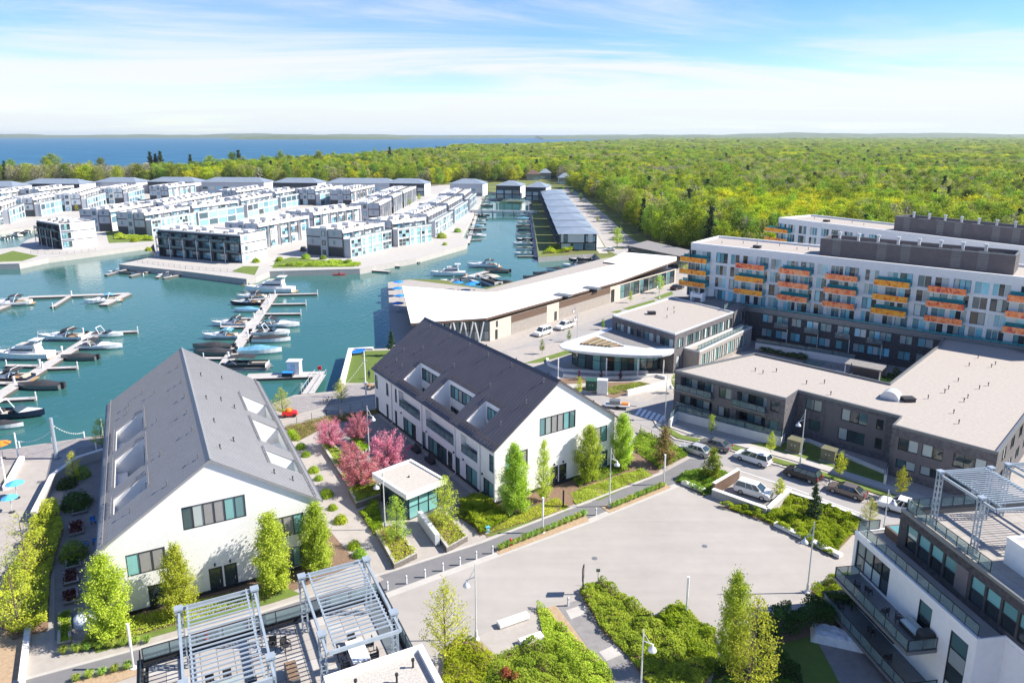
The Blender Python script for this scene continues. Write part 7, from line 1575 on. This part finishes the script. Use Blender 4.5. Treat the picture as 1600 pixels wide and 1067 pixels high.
# ================================================================ street furniture
def bench(label,a,b,wd=.75,h=.5):
    A,B=G(a[0],a[1],0),G(b[0],b[1],0); L=(B-A).length; t=empty('concrete_bench',((A.x+B.x)/2,(A.y+B.y)/2,0),azd(A,B),label,'bench'); g=MB(); g.box(-L/2+.1,L/2-.1,-wd/2+.1,wd/2-.1,0,.12); g.build('plinth','mid_metal',t)
    g=MB(); r=[(-wd/2,.12),(wd/2,.12),(wd/2,h-.05),(wd/2-.05,h),(-wd/2+.05,h),(-wd/2,h-.05)]; g.loft([[(x,y,z) for y,z in r] for x in (-L/2,L/2)]); g.build('seat_block','white_concrete',t)
bench('white concrete bench on the paving, nearer the plaza',(779,980),(825,964)); bench('white concrete bench on the paving, behind the shrubs',(812,1008),(847,996)); bench('white concrete bench under the bright shrubs, left of the plaza lamp',(1211,821),(1254,842)); bench('white concrete bench under the bright shrubs, right of the plaza lamp',(1268,849),(1314,872)); bench('white concrete bench at the path end by the street',(1066,756),(1100,769))
def street_lamp(label,px,py,h,side,z=0.0,grp='bell-shaded street lamps',az=0):
    p=G(px,py,z); t=empty('street_lamp',(p.x,p.y,z),az,label,'lamp',grp); g=MB(); g.tube((0,0,0),(0,0,h),.085,.05,8); g.build('pole','pale_metal',t)
    g=MB(); g.lathe((0,0,0),[(.3,0),(.3,.18),(.16,.3),(.12,1.0),(.09,1.05)],10); g.build('base','pale_metal',t)
    za=h*.83; g=MB(); g.tube((0,0,za),(side*.75,0,za-.35),.045,n=6); g.tube((0,0,h*.95),(side*.6,0,za-.28),.025,n=5); g.build('arm','pale_metal',t)
    g=MB(); g.lathe((side*.78,0,za-.95),[(.36,0),(.34,.12),(.22,.28),(.1,.4),(.07,.62)],14); g.build('bell_shade','pale_metal',t,smooth=True); g=MB(); g.lathe((side*.78,0,za-.99),[(.02,-.02),(.26,.0),(.26,.05)],12); g.build('lamp_glass','white_paint',t)
for lab,px,py,ty,s_,z in (('street lamp in the foreground between plaza and yellow-green tree',744,999,880,-1,0),('street lamp at the bottom edge beside the side walk',1001,1082,983,1,0),('street lamp at the right side of the plaza',1261,926,815,-1,0),('tall street lamp beside the black SUV',1250,727,640,-1,LZ),('street lamp before the white pickup',1380,832,765,1,0),('tall lamp on the path kerb right of the entrance',952,791,700,1,0),('courtyard lamp among the pink trees',577,709,634,1,0),('courtyard lamp left of the glass pavilion',602,827,735,-1,0),('street lamp left of the office canopy',902,531,487,-1,LZ),('street lamp at the street bend by the crossing',1039,656,586,1,LZ),('lamp before the market hall doors',900,500,478,-1,LZ),('lamp at the market hall right end',1030,466,440,-1,LZ)): street_lamp(lab,px,py,hgt(px,py,ty,z),s_,z)
def light_column(label,px,py,ty,z=0.0):
    h=hgt(px,py,ty,z); t=empty('light_column',G(px,py,z),0,label,'lamp','slim light columns'); g=MB(); g.lathe((0,0,0),[(.3,0),(.3,.1),(.12,.14)],10); g.build('base','pale_metal',t); g=MB(); g.tube((0,0,.1),(0,0,h*.5),.09,n=8); g.build('pole','pale_metal',t); g=MB(); g.tube((0,0,h*.5),(0,0,h-.08),.115,n=10); g.tube((0,0,h-.08),(0,0,h),.13,n=10); g.build('lamp_tube','white_paint',t)
for lab,px,py,ty,z in (('light column at the kerb strip beside the hydrant',848,832,777,0),('light column on the kerb near the street end of the path',1037,757,710,0),('light column at the shrub corner of the plaza',1072,962,901,0),('light column by the path at the lower left',209,1044,974,0),('light column before the glass hall, far left',872,590,560,LZ),('light column before the glass hall, second',947,593,560,LZ),('light column before the glass hall, third',996,592,561,LZ),('light column before the glass hall, right',1036,588,562,LZ)): light_column(lab,px,py,ty,z)
bo=None
for i,(px,py) in enumerate(((605.5,921),(635,911.5),(664,901.5),(692,891.5),(718.5,882.5),(744,873),(769.5,864.5),(931,804.5),(887.5,946))):
    lab=['nearest the pergola','second from the pergola','third from the pergola','fourth from the pergola','fifth from the pergola','sixth from the pergola','at the end of the row by the grass clumps'][i] if i<7 else ['between the two kerb planting strips','alone at the head of the grey side walk'][i-7]
    lab='pale metal bollard '+lab
    if bo is None:
        bo=empty('bollard',G(px,py,.01),0,lab,'bollard','bollards'); g=MB(); g.lathe((0,0,0),[(.11,0),(.11,.88),(.09,.95),(.03,.98)],12); g.build('post','pale_metal',bo,smooth=True); g=MB(); g.lathe((0,0,.72),[(.115,0),(.115,.06)],12); g.build('band','mid_metal',bo); cache_tree(bo)
    else: dup(bo,G(px,py,.01),0,lab,'bollards')
def hydrant(lab,p):
    t=empty('fire_hydrant',p,0,lab,'hydrant'); g=MB(); g.lathe((0,0,0),[(.17,0),(.17,.06),(.12,.08),(.12,.6),(.16,.62),(.15,.72),(.06,.82)],12); g.build('barrel','red_paint',t,smooth=True)
    for s_ in (-1,1): g=MB(); g.tube((s_*.1,0,.48),(s_*.22,0,.48),.06); g.build('outlet','red_paint',t)
hydrant('red fire hydrant in the kerb strip by the grass clumps',G(798,851,.06)); hydrant('red fire hydrant seen through the left pergola',G(322,998,.02))
t=empty('dark_sign',G(910.5,928,0),R(75),'tall dark information sign at the head of the side walk','sign'); g=MB(); g.box(-.06,.06,-.06,.06,0,3.2); g.build('post','dark_metal',t); g=MB(); g.box(-.42,.42,-.05,.05,1.7,3.15); g.build('panel','charcoal',t); g=MB(); g.box(-.3,.3,-.056,-.051,2.2,2.9); g.build('map_face','taupe_panel',t)
t=empty('sign_post',G(934,914,0),0,'thin metal sign post at the tip of the shrub bed','post'); g=MB(); g.tube((0,0,0),(0,0,1.9),.03); g.build('post','mid_metal',t); g=MB(); g.box(-.2,.2,-.015,.015,1.55,1.9); g.build('plate','mid_metal',t)
t=empty('no_entry_sign',G(1109,750,0),0,'small white sign in the shrubs by the sunken bay','sign'); g=MB(); g.tube((0,0,0),(0,0,1.9),.03); g.build('post','mid_metal',t); g=MB(); g.box(-.22,.22,-.05,-.03,1.4,2.0); g.build('plate','white_paint',t)
t=empty('dark_totem',G(880,791,0),0,'slim dark light totem before the dark-roofed house entrance','lamp'); g=MB(); g.box(-.1,.1,-.1,.1,0,2.2); g.build('column','charcoal',t); g=MB(); g.box(-.16,.16,-.16,.16,0,.06); g.build('base_plate','dark_metal',t)
t=empty('metal_mast',G(572,619,0),0,'tall white light mast on the promenade','mast'); h=hgt(572,619,549); g=MB(); g.tube((0,0,0),(0,0,h),.14,.10,8); g.build('pole','white_paint',t); g=MB(); g.tube((-.5,0,h*.8),(.5,0,h*.8),.05); g.tube((-.4,0,h*.3),(.4,0,h*.3),.2); g.build('crossbar','pale_metal',t)
# promenade poles with light strings at the left
pol=[]
for lab,px,py,ty,r_ in (('tall white steel column on the left promenade',89,716,653,.28),('white light pole left of the tall column',29,716,676,.12),('white light pole at the left photo edge',9,756,714,.12),('white light pole close to the eave of the grey-roofed house',152,712,691,.1),('thin white pole at the water edge by the house eave',161,681,655,.1),('short white pole at the water edge right of the tall column',132,684,674,.1),('short white pole at the water edge left of the tall column',31,700,690,.1),('short white pole just left of the tall column',82,692,683,.1)):
    p=G(px,py,0); h=hgt(px,py,ty); t=empty('promenade_pole',p,0,lab,'pole','white poles of the promenade'); g=MB(); g.tube((0,0,0),(0,0,h),r_,r_*.8,8); g.build('pole','pergola_steel' if r_>.2 else 'white_paint',t); g=MB(); g.tube((0,0,0),(0,0,.08),r_*2); g.build('base_plate','mid_metal',t); pol.append((p,h))
def light_string(lab,a,b,sag,parent_n=14):
    g=MB(); P=[]
    for i in range(parent_n+1): f=i/parent_n; q=a.lerp(b,f); q.z-=sag*4*f*(1-f); P.append(q)
    t=empty('light_string',a,0,lab,'light string'); 
    for p,q in zip(P,P[1:]): g.tube(p-a,q-a,.03,n=4,caps=False)
    g.build('cable','pale_metal',t)
    for p in P[1:-1]:
        g=MB(); g.lathe(tuple(p-a-Vector((0,0,.12))),[(.02,0),(.07,.04),(.06,.1),(.02,.13)],6); g.build('bulb','white_paint',t)
tp=lambda i,f=1.0: pol[i][0]+Vector((0,0,pol[i][1]*f))
light_string('string of bulbs from the tall column to the left pole',tp(0,.72),tp(1,.7),.8); light_string('string of bulbs from the tall column to the short pole on its right',tp(0,.85),tp(5,.9),.7)
m0=G(572,619,0)+Vector((0,0,hgt(572,619,549)*.8)); light_string('cable of bulbs from the white mast down to the promenade',m0,G(525,628,0)+Vector((0,0,1.5)),.4,18)
# utility boxes
def ubox(name,lab,px,py,z,w_,d,h,mat,ang,feet=True):
    t=empty(name,G(px,py,z),R(ang),lab,'utility box'); g=MB(); g.box(-w_/2-.15,w_/2+.15,-d/2-.15,d/2+.15,0,.12); g.build('pad','concrete',t); g=MB(); g.box(-w_/2,w_/2,-d/2,d/2,.12,h); g.build('cabinet',mat,t); g=MB(); g.box(-w_/2-.05,w_/2+.05,-d/2-.05,d/2+.05,h,h+.1); g.build('lid',mat,t)
    for s_ in (-1,1): g=MB(); g.box(s_*w_*.25-w_*.22,s_*w_*.25+w_*.22,-d/2-.03,-d/2-.005,.2,h-.1); do=g.build('door',mat,t); g=MB(); g.box(s_*w_*.12-.06,s_*w_*.12+.06,-d/2-.05,-d/2-.03,h*.6,h*.6+.14); put(g.mesh('label_plate','white_paint'),'label_plate',do)
ubox('transformer_box','olive transformer box on the shaded lawn, left',1242,704,LZ,1.9,1.7,1.8,'olive_box',-42); ubox('transformer_box','olive transformer box on the shaded lawn, right',1295,719,LZ,1.9,1.7,1.8,'olive_box',-42); ubox('transformer_box','dark green transformer box in the office garden',924,609,LZ,2.0,1.8,1.9,'green_box',-10); ubox('switch_cabinet','tall pale grey cabinet beside the green transformer box',941,615,LZ,1.8,1.4,2.6,'pale_metal',-10); ubox('service_box','small blue service box in the low hedge by the path',762,832,0,.4,.3,.7,'lightblue',20)
# letterboxes between the planters
a,b=G(656,815,0),G(684,853,0); t=empty('letterbox_row',((a.x+b.x)/2,(a.y+b.y)/2,0),azd(a,b),'row of pale metal letterbox cabinets between the two planters','letterboxes'); L=(b-a).length; n=6
for i in range(n): 
    g=MB(); x=-L/2+L*i/n; g.box(x+.02,x+L/n-.02,-.28,.28,.15,1.45); co=g.build('cabinet','pale_metal',t)
    for k in range(4): g=MB(); g.box(x+.06,x+L/n-.06,.281,.30,.25+k*.3,.5+k*.3); put(g.mesh('letterbox_door','mid_metal'),'letterbox_door',co)
    g=MB(); g.tube((x+L/n/2,0,0),(x+L/n/2,0,.15),.08); g.build('foot','dark_metal',t)
# promenade fence
def fence(lab,pts,z,h,post=2.2,bars=3):
    P=[G(x,y,z) for x,y in pts]; t=empty('metal_fence',(P[0].x,P[0].y,z),0,lab,'fence')
    for a,b in zip(P,P[1:]):
        L=(b-a).length; n=max(1,round(L/post))
        for i in range(n+1): q=a.lerp(b,i/n)-P[0]; g=MB(); g.box(q.x-.035,q.x+.035,q.y-.035,q.y+.035,0,h); g.build('post','mid_metal',t)
        for k in range(bars): zz=h*(.12+.86*k/(bars-1)); g=MB(); g.tube((a-P[0])+Vector((0,0,zz)),(b-P[0])+Vector((0,0,zz)),.022,n=4); g.build('rail','mid_metal',t)
fence('grey metal fence between the promenade and the garden',[(440,668),(510,650),(585,634)],0,1.2); fence('thin fence at the raised edge right of the dark-roofed house',[(985,665),(1035,690),(1068,706)],0,1.0); fence('white fence before the white cube house',[(48,396),(105,398),(150,392)],LZ,1.1,3); fence('white fence before the blue glass waterfront block',[(215,410),(290,420),(378,427)],LZ,1.1,3)
# shaded wall at the left and side terrace furniture
low_wall('pale wall with dark shaded face left of the grey-roofed house',[(172,712),(122,728),(84,756),(55,815)],0,1.3,.5,'concrete',name='terrace_wall'); low_wall('low white wall with a grass strip by the left promenade',[(35,718),(9,766)],0,.5,.6,'white_concrete',name='terrace_wall'); low_wall('pale edge wall along the left walk',[(45,985),(35,1070)],0,.5,.4,'white_concrete',name='terrace_wall')
sheet('grass_strip',[(24,722),(30,718),(12,757),(4,752)],.25,'grass',thick=.2)
for i,(x,y,a) in enumerate(((140,912,20),(152,906,60),(134,855,100),(150,850,200),(146,818,40))): dup(ch0,G(x,y,.02),R(a),['blue terrace chair under the house corner, left','blue terrace chair under the house corner, right','terrace chair near the round shrub, left','terrace chair near the round shrub, right','terrace chair beside the house wall, farthest'][i],'chairs on the shaded side terrace')
for c_ in [c_ for o_ in col.objects if o_.get('group')=='chairs on the shaded side terrace' for c_ in o_.children if c_.name.startswith(('seat','backrest'))]:
    c_.data=c_.data.copy(); c_.data.materials.clear(); c_.data.materials.append(MATS['blue_fabric'])
t=empty('covered_table',G(134,972,0),R(20),'round table under a crumpled pale cover at the left terrace','furniture'); g=MB(); g.lathe((0,0,0),[(1.1,0),(1.0,.3),(.95,.72),(.5,.8),(.1,.82)],14); g.build('cover','cover_cloth',t,smooth=True); g=MB(); g.tube((0,0,0),(0,0,.7),.15); g.build('stem','charcoal',t)
# courtyard furniture along the dark-roofed house: sofas and covers in the shade
for i,(x,y,a,m_) in enumerate(((650,705,-57,'canvas_dark'),(672,722,-57,'canvas_dark'),(757,783,-57,'canvas_dark'))): sofa(['black sofa in the shade of the dark-roofed house, farthest','black sofa in the shade of the dark-roofed house, behind the pavilion','black sofa at the near corner of the dark-roofed house'][i],G(x,y,.02),R(a),m_)
# blue loungers on the turf and people-free benches on the promenade
for i,(x,y) in enumerate(((558,554),(563,552))): sofa('bright blue beanbag lounger on the turf, %s'%(['left','right'][i]),G(x,y,.03),R(20),'blue_fabric')
def bicycle(lab,px,py,ang,mat='charcoal',z=.02):
    t=empty('bicycle',G(px,py,z),R(ang),lab,'bicycle')
    for x in (-.52,.52):
        g=MB(); n=14
        for i in range(n): a0,a1=2*math.pi*i/n,2*math.pi*(i+1)/n; g.tube((x+.33*math.cos(a0),0,.34+.33*math.sin(a0)),(x+.33*math.cos(a1),0,.34+.33*math.sin(a1)),.025,n=4,caps=False)
        g.build('wheel','black_rubber',t)
    g=MB(); 
    for p,q in (((-.52,0,.34),(-.1,0,.34)),((-.52,0,.34),(-.2,0,.85)),((-.1,0,.34),(-.25,0,.9)),((-.1,0,.34),(.4,0,.8)),((-.2,0,.85),(.38,0,.85)),((.52,0,.34),(.36,0,1.0))): g.tube(p,q,.022,n=5)
    g.build('frame',mat,t); g=MB(); g.box(-.36,-.12,-.07,.07,.9,.96); g.build('saddle','black_rubber',t); g=MB(); g.tube((.36,-.28,1.0),(.36,.28,1.0),.02); g.build('handlebar','dark_metal',t)
bicycle('dark bicycle parked on the promenade left of the white mast',516,628,30); bicycle('second bicycle by the promenade tree',508,632,20); bicycle('red bicycle parked at the verge behind the black SUV',1281,755,-40,'red_paint',LZ+.02); bicycle('bicycle at the verge behind the bronze sedan',1352,784,-40,'charcoal',LZ+.02)
t=empty('picnic_table',G(578,607,0),R(-30),'slatted picnic table on the promenade by the mast','table'); g=MB()
for k in range(5): g=MB(); g.box(-.9,.9,-.4+k*.17,-.26+k*.17,.72,.76); g.build('slat','teak',t)
for x in (-.7,.7): g=MB(); g.box(x-.04,x+.04,-.6,.7,.02,.72); g.build('trestle','dark_metal',t)
t=empty('promenade_person',G(577,596,0),0,None,None); bpy.data.objects.remove(t)
# ---------------------------------------------------------------- two people on the promenade
def person(lab,p,rz,top,leg,h=1.72):
    t=empty('person',p,rz,lab,'person'); s_=h/1.72
    J=[(0,0,.95),(0,0,1.18),(0,.01,1.42),(0,.0,1.52),(0,.02,1.62),(.09,0,.93),(.1,.03,.5),(.1,-.03,.08),(.1,.1,.04),(-.09,0,.93),(-.1,.1,.5),(-.1,.12,.08),(-.1,.24,.04),(.19,0,1.40),(.25,-.04,1.12),(.24,.08,.88),(.24,.1,.80),(-.19,0,1.40),(-.25,.03,1.12),(-.24,.14,.90),(-.24,.16,.82)]
    E_=[(0,1),(1,2),(2,3),(3,4),(0,5),(5,6),(6,7),(7,8),(0,9),(9,10),(10,11),(11,12),(2,13),(13,14),(14,15),(15,16),(2,17),(17,18),(18,19),(19,20)]
    rad=[.15,.14,.15,.06,.105,.1,.07,.045,.045,.1,.07,.045,.045,.07,.048,.035,.04,.07,.048,.035,.04]
    me=bpy.data.meshes.new('body'); me.from_pydata([tuple(c*s_ for c in j) for j in J],E_,[]); me.materials.append(MATS[top]); o=put(me,'body',t); md=o.modifiers.new('skin','SKIN'); 
    for i,sv in enumerate(me.skin_vertices[0].data): sv.radius=(rad[i]*s_,rad[i]*s_); sv.use_root=(i==0)
    ss=o.modifiers.new('sub','SUBSURF'); ss.levels=1; ss.render_levels=1
    g=MB(); g.lathe((0,-.0,1.60*s_),[(.04,-.02),(.11,.02),(.12,.08),(.09,.15),(.02,.17)],10); g.build('hair',leg,t,smooth=True)
person('person in dark clothes standing on the promenade by the mast',G(577,592,.01),R(40),'navy','black_rubber'); person('person in a pale top walking on the promenade',G(534,654,.01),R(200),'canvas_beige','brown_wood')
# manhole and stain marks on the plaza
for i,(x,y) in enumerate(((929,872),(1101,853),(1074,757))):
    t=empty('manhole_cover',G(x,y,.006),0,'round manhole cover in the plaza, %s'%(['left','middle','near the path end'][i]),'manhole'); g=MB(); g.lathe((0,0,0),[(.26,0),(.26,.012),(.2,.014)],14); g.build('lid','mid_metal',t); g=MB(); g.lathe((0,0,0),[(.32,0),(.32,.006),(.27,.006)],14); g.build('ring','mid_metal',t)
# lounge furniture in the pool court and on the podium terrace
rr=random.Random(5)
for i in range(9):
    x,y=1262+i*5+rr.uniform(-2,2),583+i*4.0+rr.uniform(-3,0)
for i,(x,y) in enumerate(((1313,583),(1322,587),(1332,590),(1341,597),(1362,601),(1370,605))): 
    t=empty('sun_lounger',G(x,y,LZ+.03),R(-40),'white sun lounger in the pool court','lounger','sun loungers in the pool court'); g=MB(); g.box(-.9,.4,-.33,.33,.25,.38); g.build('base','white_paint',t); g=MB(); g.loft([[(.4,-.33,.28),(.4,.33,.28),(.4,.33,.4),(.4,-.33,.4)],[(1.0,-.33,.65),(1.0,.33,.65),(1.0,.33,.75),(1.0,-.33,.75)]]); g.build('backrest','white_paint',t)
for i,f_ in enumerate((6,10,15,20,25,31,37)):
    c_=PA+Vector((math.cos(Paz)*f_-math.sin(Paz)*3.0,math.sin(Paz)*f_+math.cos(Paz)*3.0,0)); dup(ch0,(c_.x,c_.y,PZ-1.02),Paz+i,'chair on the podium terrace below the orange balconies','chairs on the podium terrace')
# ================================================================ air: thin summer haze over the whole view
mb=MB(); mb.box(-15000,15000,-400,13000,-6.5,75)
m,t_=newmat('haze_air'); o_=N(t_,'ShaderNodeOutputMaterial'); v_=N(t_,'ShaderNodeVolumePrincipled'); v_.inputs['Color'].default_value=(.80,.90,1,1); v_.inputs['Density'].default_value=.00005; v_.inputs['Anisotropy'].default_value=.2; LK(t_,v_.outputs[0],o_.inputs['Volume'])
hz_=mb.build('haze','haze_air'); tag(hz_,kind='stuff')
